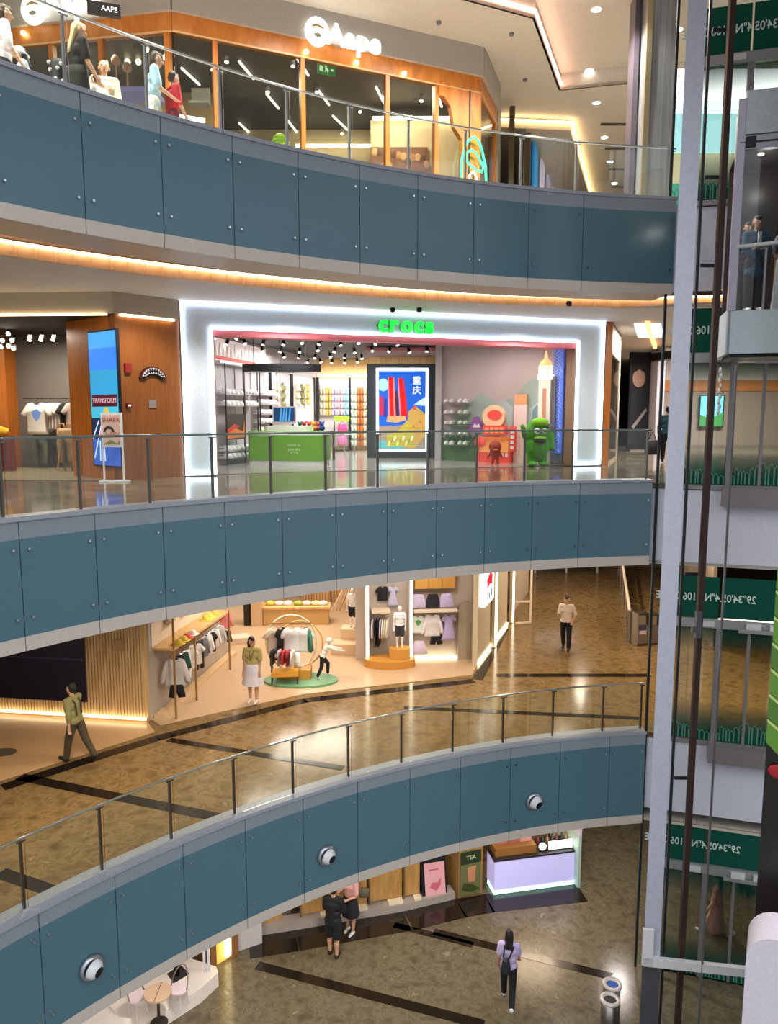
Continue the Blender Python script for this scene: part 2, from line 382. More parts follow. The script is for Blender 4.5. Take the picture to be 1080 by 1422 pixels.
def garment(kind, h, label, loc, rz=0., s=1., group=None, hanger=True, print_h=None, cat=None, t=.045):
    r = thing({'tee': 'tee_shirt', 'long': 'long_sleeved_top', 'pants': 'trousers', 'shorts': 'shorts', 'skirt': 'skirt', 'dress': 'dress'}[kind], label, cat or 'clothes', loc, rz, group)
    k = (kind, h, s, t)
    if k not in _G: _G[k] = pillow(MB(), [(p[0]*s, p[1]*s) for p in SHAPES[kind]], t*s).mesh('cloth', mat(h, .85, bump=.15, scale=14), True)
    o = bpy.data.objects.new('cloth', _G[k]); C.objects.link(o); o.parent = r
    if hanger:
        kk = ('hanger', s)
        if kk not in _G:
            _G[kk] = MB().tube([(-.17*s, 0, -.05*s), (0, 0, .03*s), (.17*s, 0, -.05*s)], .008, 6).tube([(0, 0, .03*s), (0, 0, .09*s), (.02, 0, .12*s)], .005, 6).mesh('hanger', CHROME)
        o = bpy.data.objects.new('hanger', _G[kk]); C.objects.link(o); o.parent = r
    if print_h:
        b = MB().plate([(-.1*s, -.2*s), (.02*s, -.14*s), (.12*s, -.22*s), (.07*s, -.34*s), (.0, -.4*s), (-.06*s, -.33*s)], -t*s-.006, -t*s-.001); b.build('chest_print', mat(print_h, .8), r)
    return r
# ---------------------------------------------------------------- bodies
def _cap(mb, a, ra, b, rb, n=10):
    mb.ball(a, ra, n); mb.ball(b, rb, n); mb.cyl(a, b, ra, rb, n)
def blob(caps, voxel, name, m, smooth=3):
    """Fuse tapered capsules and ellipsoids into one continuous skin."""
    mb = MB()
    for c in caps:
        if len(c) == 2: mb.ball(c[0], c[1], 14)
        else: _cap(mb, *c)
    me = mb.mesh('raw', m); o = bpy.data.objects.new('tmp', me); C.objects.link(o)
    r = o.modifiers.new('r', 'REMESH'); r.mode = 'VOXEL'; r.voxel_size = voxel
    s = o.modifiers.new('s', 'SMOOTH'); s.factor = .5; s.iterations = smooth
    bpy.context.view_layer.update()
    e = bpy.data.meshes.new_from_object(o.evaluated_get(bpy.context.evaluated_depsgraph_get()))
    bpy.data.objects.remove(o); bpy.data.meshes.remove(me)
    e.materials.clear(); e.materials.append(m); e.name = name; e.polygons.foreach_set('use_smooth', [True]*len(e.polygons)); e.update()
    return e
def skeleton(H, lean=0, legs=((4, 0), (-4, 0)), arms=((0, 12, 15, 0), (0, 12, 15, 0)), sh=1., head=0, turn=0, sit=None, wide=1.):
    """legs: (swing, knee) ; arms: (swing, out, elbow, inward), degrees; +y is forward; side -1 first."""
    J = {}; th, shn = .245*H, .235*H; low = 0; hipw = .052*H
    V = Vector
    for i, s in ((0, -1), (1, 1)):
        a, k = rad(legs[i][0]), rad(legs[i][1]); hip = V((s*hipw, 0, 0))
        kn = hip + V((s*.006*H, sin(a)*th, -cos(a)*th)); an = kn + V((0, sin(a-k)*shn, -cos(a-k)*shn))
        J['hip%d' % i], J['kn%d' % i], J['an%d' % i] = hip, kn, an; low = min(low, an.z - .042*H); J['fa%d' % i] = a-k
    up = V((0, sin(rad(lean)), cos(rad(lean)))); fw = V((0, cos(rad(lean)), -sin(rad(lean))))
    J['waist'] = up*.10*H; J['chest'] = up*.21*H; J['neck'] = up*.30*H
    hu = V((0, sin(rad(lean*.4+head)), cos(rad(lean*.4+head)))); J['head'] = J['neck'] + hu*.095*H; J['hu'] = hu
    J['hf'] = V((sin(rad(turn)), cos(rad(turn))*cos(rad(head)), -sin(rad(head))))
    for i, s in ((0, -1), (1, 1)):
        a, o, e, t = [rad(q) for q in arms[i]]; S = J['neck'] - up*.022*H + V((s*.098*H*sh, 0, 0))
        d1 = V((s*sin(o), sin(a)*cos(o), -cos(a)*cos(o))); E = S + d1*.165*H
        d2 = V((-s*sin(t), sin(a+e)*cos(t), -cos(a+e)*cos(t))); W = E + d2*.145*H
        J['sh%d' % i], J['el%d' % i], J['wr%d' % i], J['hd%d' % i] = S, E, W, d2
    dz = V((0, 0, -low)) 
    for k in list(J):
        if isinstance(J[k], Vector) and k[:2] not in ('hd', 'hu', 'hf'): J[k] = J[k] + dz
    J['pelvis'] = dz.copy(); J['up'] = up; J['fw'] = fw; J['H'] = H; J['w'] = wide
    return J
def body_caps(J, hands=True, face=True):
    H, w = J['H'], J['w']; V = Vector; c = []; P = J['pelvis']; up, fw = J['up'], J['fw']; X = V((1, 0, 0))
    c.append((P - X*.04*H + up*.01*H, .058*H*w, P + X*.04*H + up*.01*H, .058*H*w))
    c.append((J['waist'] - X*.03*H, .052*H*w, J['waist'] + X*.03*H, .052*H*w)); c.append((P, .062*H*w, J['waist'], .055*H*w))
    c.append((J['chest'] - X*.042*H, .056*H*w, J['chest'] + X*.042*H, .056*H*w)); c.append((J['waist'], .055*H*w, J['chest'], .06*H*w))
    c.append((J['sh0'], .034*H, J['sh1'], .034*H)); c.append((J['chest'], .058*H, J['neck'] - up*.02*H, .04*H))
    c.append((J['neck'] - up*.02*H, .031*H, J['head'] - J['hu']*.03*H, .028*H))
    for i in (0, 1):
        c.append((J['hip%d' % i], .052*H, J['kn%d' % i], .034*H)); c.append((J['kn%d' % i], .034*H, J['an%d' % i], .021*H))
        c.append((J['kn%d' % i]*.7 + J['an%d' % i]*.3 - V((0, .008*H, 0)), .033*H, J['kn%d' % i]*.35 + J['an%d' % i]*.65, .025*H))
        f = V((0, cos(J['fa%d' % i]), sin(J['fa%d' % i]))); d = V((0, sin(J['fa%d' % i]), -cos(J['fa%d' % i]))); A = J['an%d' % i]
        c.append((A + d*.02*H, .02*H, A + d*.024*H + f*.085*H, .016*H))
        c.append((J['sh%d' % i], .03*H, J['el%d' % i], .023*H)); c.append((J['el%d' % i], .023*H, J['wr%d' % i], .0155*H))
        if hands:
            W, d2 = J['wr%d' % i], J['hd%d' % i]; s = (-1, 1)[i]
            pl = d2.cross(X*s); pl = pl.normalized() if pl.length > .1 else V((0, 0, 1))      # palm normal
            sd = pl.cross(d2).normalized()
            c.append((W + d2*.012*H - sd*.010*H, .011*H, W + d2*.048*H - sd*.014*H, .010*H)); c.append((W + d2*.012*H + sd*.010*H, .011*H, W + d2*.048*H + sd*.014*H, .010*H))
            for q, (o, ln) in enumerate(((-.021, .036), (-.007, .042), (.007, .039), (.021, .031))):
                b = W + d2*.054*H + sd*o*H; m_ = b + d2*ln*.55*H - pl*.004*H; e = m_ + d2*ln*.4*H - pl*.012*H
                c.append((b, .0058*H, m_, .0054*H)); c.append((m_, .0054*H, e, .0046*H))
            tb = W + d2*.016*H + sd*-.018*H; tm = tb + (d2*.6 - sd*.75).normalized()*.026*H; c.append((tb, .0075*H, tm, .0062*H)); c.append((tm, .006*H, tm + d2*.022*H, .005*H))
    hd, hf, hu = J['head'], J['hf'], J['hu']; sd = hf.cross(hu).normalized()
    c.append((hd + hu*.018*H, .05*H, hd + hu*.03*H - hf*.012*H, .05*H)); c.append((hd - hu*.028*H + hf*.018*H, .034*H, hd + hu*.01*H + hf*.01*H, .046*H))
    if face:
        c.append((hd + hu*.012*H + hf*.054*H, .006*H, hd - hu*.006*H + hf*.064*H, .0085*H))
        for s in (-1, 1): c.append((hd + sd*.05*s*H + hu*.008*H, .009*H, hd + sd*.052*s*H - hu*.012*H, .007*H))
    return c
def person(label, loc, rz, J, top=None, bottom=None, shoes='#202020', hair='#17120f', hair_len=0., skin=SKIN, bare_arms=True, legs='long', skirt=None, face=True, cat='person', name='person', hat=None, sleeve=.6, top_len=.0, voxel=.0085, hair_cap=True, face_mask=None):
    H = J['H']; V = Vector; r = thing(name, label, cat, loc, rz); P = J['pelvis']; up = J['up']; X = V((1, 0, 0)); w = J['w']
    o = bpy.data.objects.new('body', blob(body_caps(J, True, face), voxel*H/1.65, 'body', skin)); C.objects.link(o); o.parent = r
    def add(nm, caps, h, vox=.012, rough=.85, sm=2):
        o = bpy.data.objects.new(nm, blob(caps, vox, nm, mat(h, rough, bump=.25, scale=9), sm)); C.objects.link(o); o.parent = r; return o
    g = .012*H
    if top:
        c = []; hem = P + up*(.02-top_len)*H
        c.append((hem - X*.045*H, .058*H*w+g, hem + X*.045*H, .058*H*w+g)); c.append((J['waist'] - X*.036*H, .056*H*w+g, J['waist'] + X*.036*H, .056*H*w+g))
        c.append((hem, .06*H*w+g, J['waist'], .058*H*w+g)); c.append((J['waist'], .058*H*w+g, J['chest'], .062*H*w+g))
        c.append((J['chest'] - X*.044*H, .058*H*w+g, J['chest'] + X*.044*H, .058*H*w+g)); c.append((J['sh0'], .034*H+g, J['sh1'], .034*H+g)); c.append((J['chest'], .06*H+g, J['neck'] - up*.035*H, .045*H))
        for i in (0, 1):
            S, E, W = J['sh%d' % i], J['el%d' % i], J['wr%d' % i]
            if sleeve <= 1: c.append((S, .034*H+g, S + (E-S)*sleeve, .03*H+g))
            else: c.append((S, .032*H+g, E, .026*H+g)); c.append((E, .026*H+g, E + (W-E)*(sleeve-1), .02*H+g*.8))
        add('top', c, top)
    if bottom:
        c = [(P - X*.042*H, .06*H*w+g*.6, P + X*.042*H, .06*H*w+g*.6), (P, .062*H*w+g*.6, J['waist']*.6+P*.4, .056*H*w+g*.6)]
        for i in (0, 1):
            h, k, a = J['hip%d' % i], J['kn%d' % i], J['an%d' % i]
            if legs == 'long': c.append((h, .054*H+g*.6, k, .04*H+g*.6)); c.append((k, .04*H+g*.6, k + (a-k)*.93, .033*H+g*.4))
            else: c.append((h, .056*H+g, h + (k-h)*.85, .05*H+g))
        add('trousers' if legs == 'long' else 'shorts', c, bottom)
    if skirt:
        h, ln, fl = skirt; n = 28; b = MB(); rows = 6
        for j in range(rows+1):
            t = j/rows; z = P.z + .07*H - ln*t; rx = (.112+.05*fl*t)*H*w; ry = (.084+.05*fl*t)*H*w
            for k in range(n):
                a = 2*PI*k/n; q = 1 + .06*t*sin(7*a); b.v.append((P.x+rx*q*cos(a), P.y+ry*q*sin(a), z))
        for j in range(rows):
            for k in range(n): b.f.append((j*n+k, (j+1)*n+k, (j+1)*n+(k+1) % n, j*n+(k+1) % n)); b.m.append(0)
        b.f.append(tuple(range(n))); b.m.append(0); b.build('skirt', mat(h, .85, bump=.2, scale=8), r, True)
    if shoes:
        for i in (0, 1):
            fa = J['fa%d' % i]; f = V((0, cos(fa), sin(fa))); d = V((0, sin(fa), -cos(fa))); A = J['an%d' % i]
            add('shoe', [(A + d*.016*H - f*.012*H, .027*H, A + d*.02*H + f*.05*H, .025*H), (A + d*.02*H + f*.05*H, .025*H, A + d*.024*H + f*.098*H, .019*H), (A + d*.0, .027*H, A + d*.016*H, .027*H)], shoes, .010, .6)
    hd, hu, hf = J['head'], J['hu'], J['hf']; sd = hf.cross(hu).normalized()
    if hair and hair_cap:
        c = [(hd + hu*.03*H - hf*.02*H, .053*H, hd + hu*.005*H - hf*.028*H, .048*H), (hd + hu*.045*H + hf*.018*H, .036*H, hd + hu*.04*H - hf*.02*H, .05*H)]
        if hair_len:
            for s in (-.6, 0, .6):
                c.append((hd - hf*.035*H + sd*s*.045*H, .03*H, hd - hf*.05*H + sd*s*.05*H - hu*hair_len*H, .018*H))
        add('hair', c, hair, .009, .6)
    if face:
        for s in (-1, 1): MB().ball(hd + hu*.016*H + hf*.05*H + sd*.02*s*H, (.007*H, .006*H, .0045*H), 8).build('eye', mat('#1c1512', .3), r)
        MB().ball(hd - hu*.026*H + hf*.052*H, (.014*H, .006*H, .004*H), 8).build('mouth', mat('#8c4640', .5), r)
    if hat:
        b = MB(); c0 = hd + hu*.035*H
        b.lathe((0, 0, 0), [(.098*H, -.03*H), (.066*H, .0), (.06*H, .03*H), (.04*H, .045*H), (.0, .05*H)], 20)
        b.v = [tuple(Vector(v)+c0) for v in b.v]; b.build('hat', mat(hat, .8), r, True)
    return r
def rr(x0, x1, y0, y1, r, n=6):
    p = []
    for cx_, cy_, a0 in ((x1-r, y0+r, -90), (x1-r, y1-r, 0), (x0+r, y1-r, 90), (x0+r, y0+r, 180)):
        for k in range(n+1): a = rad(a0+90*k/n); p.append((cx_+r*cos(a), cy_+r*sin(a)))
    return p
def px_poly(F, pts, dep=0.): return [F.px(x, y, dep) for x, y in pts]
# ================================================================ UPPER FLOOR: STREETWEAR SHOP
A1 = Frame((-8.6, 17.28), (-4.43, 16.5), 0); A2 = Frame((-4.43, 16.5), (2.23, 19.5), 0); A3 = Frame((2.23, 19.5), (2.9, 21.5), 0)
BOARD = mat('#a8a199', .6); ORG = ramp_mat('orange_band', [(.3, '#b86a22'), (.5, '#c9792d'), (.7, '#d58838')], 2, .4, 4, .5, (3, 3, 1))
for F, nm in ((A1, 'wall_board_side'), (A2, 'wall_board_front'), (A3, 'wall_board_end')):
    struct(MB().bx(0, F.L+.02, -.1, .12, 9.6, ZC), nm, BOARD, loc=F.o, rz=F.a)
for i, F in enumerate((A1, A2, A3)):
    struct(MB().bx(0, F.L, -.02, .14, 9.24, 9.6, 0).bx(0, F.L, -.04, .0, 9.22, 9.25, 1), 'trim_%d' % (17+i), [ORG, mat('#e0b27a', .4)], loc=F.o, rz=F.a)
for F, nm, cuts in ((A1, 'angled side', (0, .35, .62, .97)), (A2, 'long front', (0, .118, .38, .66, .835))):
    t = thing('glazed_front', 'floor to ceiling glass front under the orange band, %s of the streetwear shop' % nm, 'shop window', F.o, F.a, 'streetwear shop glazing')
    for a, b_ in zip(cuts[:-1], cuts[1:]):
        MB().bx(F.L*a+.03, F.L*b_-.03, .03, .045, Z4+.05, 9.24).build('glass_pane', GLASSD if F is A2 else GLASS, t)
    for a in cuts[1:]:
        MB().bx(F.L*a-.05, F.L*a+.05, -.03, .12, Z4, 9.24).build('timber_mullion', WOOD, t)
    MB().bx(0, F.L*cuts[-1], 0, .1, Z4, Z4+.05).build('sill', DSTEEL, t)
# timber corner with chamfered opening
t = thing('timber_corner', 'orange timber corner portal at the end of the upper glass front', 'portal', A2.o, A2.a)
L = A2.L
MB().plate([(L*.9, 8.35), (L*.93, 8.1), (L*.93, Z4), (L, Z4), (L, 9.24), (L*.835, 9.24), (L*.835, 9.0), (L*.86, 9.0), (L*.885, 8.8)], -.03, .12).build('corner_panel', ORG, t)
MB().bx(L*.835, L*.93, .05, .065, Z4, 8.9).build('glass_pane', GLASS, t)
MB().bx(L*.955, L*.96, -.04, -.03, Z4, 9.24).build('joint_line', BLACK, t)
t = thing('side_window', 'timber edged side window round the corner of the streetwear shop', 'shop window', A3.o, A3.a)
MB().bx(.05, A3.L-.15, .02, .035, Z4, 9.2).build('glass_pane', GLASS, t); MB().bx(A3.L-.15, A3.L, -.02, .12, Z4, 9.24).bx(0, .06, -.02, .12, Z4, 9.24).build('timber_frame', WOOD, t)
# interior
cor = [(-8.6, 17.4), (-4.43, 16.64), (2.2, 19.62), (2.85, 21.5), (2.85, 24.5), (-16, 24.5), (-16, 17.4)]
struct(MB().prism(cor, 9.72, 9.78), 'ceiling_streetwear', mat('#1b1c1c', .6)); struct(MB().prism(cor, Z4+.005, Z4+.02), 'floor_streetwear', mat('#8d8378', .3))
struct(MB().bx(-16, -.45, 23.2, 23.4, Z4, 9.72), 'wall_streetwear_back', CREAM); struct(MB().bx(-.5, 2.8, 21.6, 21.8, Z4, 9.4, 0).bx(-.5, 2.8, 21.6, 21.8, 9.4, 9.72, 1), 'wall_streetwear_inner', [CREAM, mat('#2a2a2a', .6)])
for i, (a, b_, y, z, w) in enumerate(((410, 517, 193, 22.9, 0), (517, 650, 148, 21.4, 1))):
    p = atY(a, y, z); q = atY(b_, y-4*w, z)
    o = MB().bx(p[0], q[0], z, z+.06, 9.16 if not w else 9.34, 9.22 if not w else 9.42).build('cove_strip', em('#ffe9c4', 11)); tag(o, '%s warm white strip lamp on the cream wall behind the upper glass' % ('lower, farther back' if not w else 'bright'), 'lamp')
p = atY(514, 222, 21.5); q = atY(594, 222, 21.5)
t = thing('wall_picture', 'brown and gold patterned picture strip on the cream shop wall', 'picture', (p[0], 21.52, p[2]-.33))
MB().bx(0, q[0]-p[0], -.02, .04, 0, .66).build('picture_sheet', mat('#7a4f34', .5), t)
b = MB(); rnd = random.Random(2)
for k in range(12): b.ball((.12+.13*k, -.02, .15+.4*rnd.random()), (.09, .012, .11), 8, k % 3)
b.build('pattern_print', [mat('#c9a06a', .5), mat('#5d3a2a', .5), mat('#b07a55', .5)], t)
# ceiling bars
for i, (x0, y0, x1, y1) in enumerate(((412, 83, 428, 107), (370, 133, 387, 153), (442, 128, 457, 148), (400, 170, 413, 187), (522, 123, 537, 153), (602, 120, 613, 150), (462, 163, 482, 182), (252, 97, 277, 120), (332, 88, 352, 112), (332, 173, 348, 188))):
    p = onz(x0, y0, 9.62); q = onz(x1, y1, 9.62)
    o = MB().cyl((0, 0, 0), (q[0]-p[0], q[1]-p[1], 0), .03, n=6).build('linear_lamp', em('#fff1d6', 3.2)); o.location = (p[0], p[1], 9.66); tag(o, 'thin bar lamp on the dark upper shop ceiling, %s of ten in reading order' % ORD[[0, 4, 3, 6, 2, 1, 5, 7, 8, 9][i]], 'lamp', 'bar lamps')
for i, (x0, y0) in enumerate(((407, 92), (440, 128), (533, 135), (372, 128), (315, 86), (500, 155), (585, 140), (475, 185), (296, 97))):
    p = onz(x0, y0, 9.6)
    t = thing('ceiling_spotlight', 'small white spotlight on the dark upper shop ceiling, %s of nine' % ORD[i], 'lamp', (p[0], p[1], 9.66), 0, 'upper shop spotlights')
    MB().cyl((0, 0, .06), (0, -.04, -.08), .05, n=10).build('lamp_body', WHITE, t); MB().cyl((0, -.04, -.08), (0, -.042, -.09), .045, n=10).build('lens', em('#fff0d0', 12), t)
# lettering and round emblem on the fascia board
WH = em('#fffdf6', 2.4)
u, z = A2.px(441, 43, -.2); 
t = thing('shop_sign', 'glowing white lettering with round face emblem above the orange band', 'sign', A2.w(u, -.2, z), A2.a)
def emblem(t, s=1.):
    b = MB(); b.plate([(.27*s*cos(a), .29*s*sin(a)) for a in [2*PI*k/28 for k in range(28)]], 0, .08); b.build('emblem_disc', WH, t)
    b = MB(); b.plate([(-.13*s, .1*s), (-.02*s, .15*s), (.13*s, .1*s), (.15*s, .05*s), (.0, .09*s), (-.13*s, .06*s)], -.01, 0); b.build('emblem_brow', mat('#c9a978', .5), t)
    b = MB(); b.plate([(.085*s*cos(a), -.07*s+.06*s*sin(a)) for a in [PI+PI*k/10 for k in range(11)]]+[(.05*s, -.05*s), (0, -.03*s), (-.05*s, -.05*s)], -.01, 0); b.build('emblem_muzzle', mat('#b7ada0', .5), t)
emblem(t)
o = text_mesh('Aape', .62, WH, 'lettering', t, (.86, 0, -.02), .08, .006)
u, z = A1.px(45, 12, -.2)
t = thing('shop_sign', 'glowing white lettering with round emblem partly above the view, on the angled side', 'sign', A1.w(u, -.2, z), A1.a); emblem(t, 1.0); text_mesh('Aape', .62, WH, 'lettering', t, (.9, 0, .02), .08, .006)
p = atY(148, 14, 16.0)
t = thing('projecting_sign', 'dark grey projecting blade sign with small white letters', 'sign', p, rad(20)); MB().bx(-.36, .26, -.04, .04, -.12, .12).build('sign_board', mat('#3b3b3e', .4), t)
text_mesh('AAPE', .13, em('#ffffff', 1.1), 'lettering', t, (.05, -.056, 0), .006)
MB().cyl((-.2, 0, .16), (-.2, 0, 10.2-p[2]), .015, n=6).build('hanger_rod', DSTEEL, t)
o = MB().bx(0, .75, -.03, .03, -.035, .035).build('strip_lamp', em('#fff6e6', 8)); pp = atY(157, 31, 16.9); o.location = pp; tag(o, 'short bright strip lamp beneath the projecting sign', 'lamp')
for i, (x, y) in enumerate(((425, 72), (495, 87), (561, 102), (33, 46))):
    F = A2 if i < 3 else A1; u, z = F.px(x, y, -.06); o = MB().cyl((0, 0, 0), (0, -.05, -.01), .045, n=12).build('downlight', em('#fff2d8', 14)); o.location = F.w(u, -.05, z); o.rotation_euler.z = F.a
    tag(o, 'small glowing downlight on the orange band, %s' % ('under the lettering, %s' % ORD[i] if i < 3 else 'on the angled side'), 'lamp', 'orange band downlights')
# exit sign, neon, dome
p = atY(453, 97, 18.9)
t = thing('exit_sign', 'green hanging exit sign with a running figure', 'exit sign', p, A2.a)
MB().bx(-.22, .22, -.03, .03, -.11, .11).build('sign_box', em('#2f7a35', .7), t); b = MB()
b.ball((-.02, -.035, .06), (.025, .008, .025), 8).plate([(-.06, .03), (.03, .03), (.05, -.03), (.02, -.08), (0, -.02), (-.06, -.08), (-.03, -.01)], -.04, -.03); b.bx(.1, .18, -.04, -.03, -.02, .02).bx(-.18, -.1, -.04, -.03, -.06, .06); b.build('figure', em('#c9f2c0', 1), t)
MB().cyl((0, 0, .11), (0, 0, 9.72-p[2]), .01, n=6).build('hanger', DSTEEL, t)
NG = em('#2fe58a', 2.6)
u, z = A2.px(657, 250, -.12)
t = thing('neon_sign', 'green neon loop sign with a curling inner line by the timber corner', 'sign', A2.w(u, -.14, z), A2.a)
def nx(x, y):
    a, c = A2.px(x, y, -.14); return (a-u, 0, c-z)
MB().tube([nx(*q) for q in ((640, 256), (641, 222), (646, 203), (652, 193), (658, 190), (664, 195), (669, 208), (674, 232), (675, 256))], .03, 6).build('outer_loop', NG, t, True)
MB().tube([nx(*q) for q in ((667, 224), (661, 212), (654, 208), (648, 213), (647, 222), (653, 230), (661, 236), (669, 239), (671, 232), (667, 224), (663, 216))], .026, 6).build('inner_curl', NG, t, True)
MB().tube([nx(*q) for q in ((651, 252), (652, 243), (657, 238), (661, 246), (663, 256))], .026, 6).build('lower_curl', em('#d9ffe6', 2), t, True)
MB().cyl((0, .02, -2.2), (0, .02, .2), .02, n=6).build('stand_rod', DSTEEL, t)
x, Y, z = atY(389, 204, 18.6)
t = thing('lime_dome', 'lime green ribbed dome standing behind the upper glass front', 'display', (x, Y, Z4+.02))
MB().lathe((0, 0, 0), [(.2, 0), (.2, z-Z4-.1), (.0, z-Z4-.1)], 20).build('pedestal', mat('#3a3a3a', .5), t)
for k in range(3): MB().lathe((0, 0, z-Z4-.1+.11*k), [(.27-.06*k, 0), (.285-.06*k, .07), (.2-.06*k, .14), (.0, .16)], 24).build('dome_ring', mat('#a5cf1e' if k % 2 == 0 else '#8fb81a', .4, emit=.25), t, True)
# display furniture in the angled side
p = atY(178, 132, 18.2)
t = thing('display_table', 'lavender topped display table behind the angled glass', 'table', (p[0], p[1], Z4+.02)); h = p[2]-Z4
MB().bx(-.9, .7, -.3, .4, h-.06, h+.04).build('table_top', mat('#8f8fd6', .5, emit=.2), t)
for sx in (-.8, .6):
    for sy in (-.2, .3): MB().bx(sx-.04, sx+.04, sy-.04, sy+.04, 0, h-.06).build('leg', DSTEEL, t)
for i, (dx, hgt) in enumerate(((-.5, .5), (-.25, .6), (.0, .45))):
    o = MB().lathe((0, 0, 0), [(.05, 0), (.02, .05), (.02, hgt), (.09, hgt+.02), (.1, hgt+.12), (.05, hgt+.2), (0, hgt+.21)], 14).build('cap_stand', mat('#a5765c', .5), None, True); o.location = (p[0]+dx, p[1], p[2]+.045); tag(o, 'brown cap on a slim stand on the lavender table, %s' % ORD[i], 'display', 'cap stands')
for i, (x, y, Y) in enumerate(((172, 53, 18.2), (187, 53, 18.2), (202, 52, 18.2), (203, 68, 18.2), (230, 80, 17.6), (234, 90, 17.6), (300, 98, 17.7), (78, 68, 18.5), (88, 66, 18.5), (192, 86, 18.8), (177, 86, 18.8))):
    q = atY(x, y, Y); t = thing('hanging_bulb', 'glowing round bulb on a thin cord in the upper shop, %s along' % ORD[i], 'lamp', q, 0, 'hanging bulbs')
    MB().ball((0, 0, 0), .065, 12).build('bulb', em('#ffe2ae', 9), t, True); MB().cyl((0, 0, .06), (0, 0, 9.7-q[2]), .008, n=5).build('cord', BLACK, t)
o = MB().bx(0, 1.35, 0, .05, 0, .07).build('cove_strip', em('#ffe6b8', 8)); o.location = atY(128, 64, 20.5); tag(o, 'warm strip lamp high on the tan wall of the angled side', 'lamp')
struct(MB().bx(-9, -4.4, 20.6, 20.7, Z4, 9.7), 'wall_streetwear_tan', mat('#a58a63', .6))
o = MB().bx(-.35, .35, -.05, .05, -.03, .03).build('strip_lamp', em('#ffffff', 7)); o.location = atY(261, 164, 16.9); o.rotation_euler = (0, 0, rad(24)); tag(o, 'low bright white strip lamp behind the glass beside the red shirt', 'lamp')
b = MB(); b.prism(rr(-.22, .22, -.15, .15, .05), 0, .04); b.bx(-.2, .2, .12, .15, .04, .4); o = b.build('lounge_seat', mat('#b8ad98', .5)); o.location = atY(277, 146, 17.4); tag(o, 'beige lounge seat behind the glass beyond the red shirt', 'seat')
o = MB().bx(-.07, .07, -.03, .03, -.35, .35).build('blue_display', em('#4f6fd0', 1.2)); o.location = atY(303, 165, 17.6); tag(o, 'small upright blue display beside the timber mullion', 'screen')
# neighbouring frontage and passage
struct(MB().wall((2.95, 21.5), (3.3, 23.4), Z4, ZC, .2), 'wall_passage_end', mat('#9b968c', .6))
for i, (x, w) in enumerate(((709, .14), (730, .2))):
    q = atY(x, 250, 22.6+i*.6); o = MB().bx(-w/2, w/2, -.1, .1, Z4, ZC-.15-.5*i).build('door_post', mat('#5f5138', .35, .5)); o.location = (q[0], q[1], 0); tag(o, 'tall bronze door post %s' % ('beside the blue banners' if i else 'next to the streetwear side window'), 'post')
PA = Frame((4.1, 23.8), (7.2, 33), 0)
struct(MB().bx(0, PA.L, 0, .2, Z4, 9.95), 'wall_passage', mat('#8f9497', .5), loc=PA.o, rz=PA.a)
for i, (x, h) in enumerate(((743, '#2f8fd0'), (753, '#c8c3dc'), (762, '#b5b0c9'), (769, '#cfcad8'))):
    u = PA.px(x, 250, -.1)[0]; zt_ = PA.px(x, 194+ (x-743)*2.3, -.1)[1]
    t = thing('hanging_banner', '%s banner on the upper passage wall%s' % ('bright blue' if not i else 'pale lilac', '' if not i else ', %s after the blue one' % ORD[i-1]), 'banner', PA.w(u, -.12, Z4+.1), PA.a)
    MB().bx(-.42, .42, 0, .06, 0, zt_-Z4-.1).build('banner_sheet', mat(h, .4, emit=.35), t)
    MB().cyl((0, 0, zt_-Z4+.05), (0, -.35, zt_-Z4+.12), .03, n=6).build('lamp_arm', BLACK, t); MB().cyl((0, -.35, zt_-Z4+.16), (0, -.3, zt_-Z4-.02), .08, .1, 10).build('lamp_head', BLACK, t)
COLM = ramp_mat('brushed_column', [(.3, '#7f8286'), (.5, '#909398'), (.7, '#a2a5a9')], 3, .3, 3, .3, (8, 8, .15))
q0 = atY(889, 200, 17.7); q1 = atY(933, 200, 17.5)
struct(MB().bx(q0[0], q1[0], 17.5, 18.3, Z4, ZC+.4, 0).bx(q0[0]-.02, q0[0]+.1, 17.48, 17.6, Z4, ZC+.4, 1).bx(q0[0]-.16, q0[0]-.05, 17.9, 18.3, Z4, ZC+.4, 2), 'column_upper', [COLM, mat('#b3a588', .3, .5), mat('#5b5560', .4)])
for i, (x, y, z) in enumerate(((828, 12, ZC+.42), (818, 97, ZC+.42), (828, 142, ZC), (839, 190, ZC), (847, 224, ZC), (853, 254, ZC), (941, 40, ZC+.42))):
    X, Y = onz(x, y, z); t = thing('downlight', 'round white downlight in the pale upper ceiling, %s in from the void' % ORD[i], 'lamp', (X, Y, z), 0, 'upper ceiling downlights')
    MB().cyl((0, 0, -.02), (0, 0, .0), .13, n=20).build('trim_ring', WHITE, t); MB().cyl((0, 0, -.03), (0, 0, -.02), .1, n=20).build('lens', em('#fffaf0', 14), t)
for i, (x, y) in enumerate(((609, 30), (710, 46), (729, 110))):
    X, Y = onz(x, y, ZC); o = MB().cyl((0, 0, -.06), (0, 0, 0), .05, .06, 12).build('sprinkler', GREY); o.location = (X, Y, ZC); tag(o, 'small grey sprinkler in the upper ceiling, %s from the lettering' % ORD[i], 'sprinkler', 'sprinklers')
for i, x in enumerate((781, 563, 95)):
    q = atY(x, 411 if i < 2 else 338, 16.3 if i == 0 else 17.2); 
# small dome cameras under the timber bulkhead
for i, (x, y) in enumerate(((790, 419), (582, 428), (545, 428))):
    X, Y = onz(x, y, 4.06); o = MB().lathe((0, 0, 0), [(.0, -.12), (.06, -.1), (.07, -.04), (.05, 0)], 14).build('dome_camera', BLACK, None, True); o.location = (X, Y, 4.07); tag(o, 'tiny black dome camera under the timber bulkhead, %s from the lift' % ORD[i], 'camera', 'dome cameras')
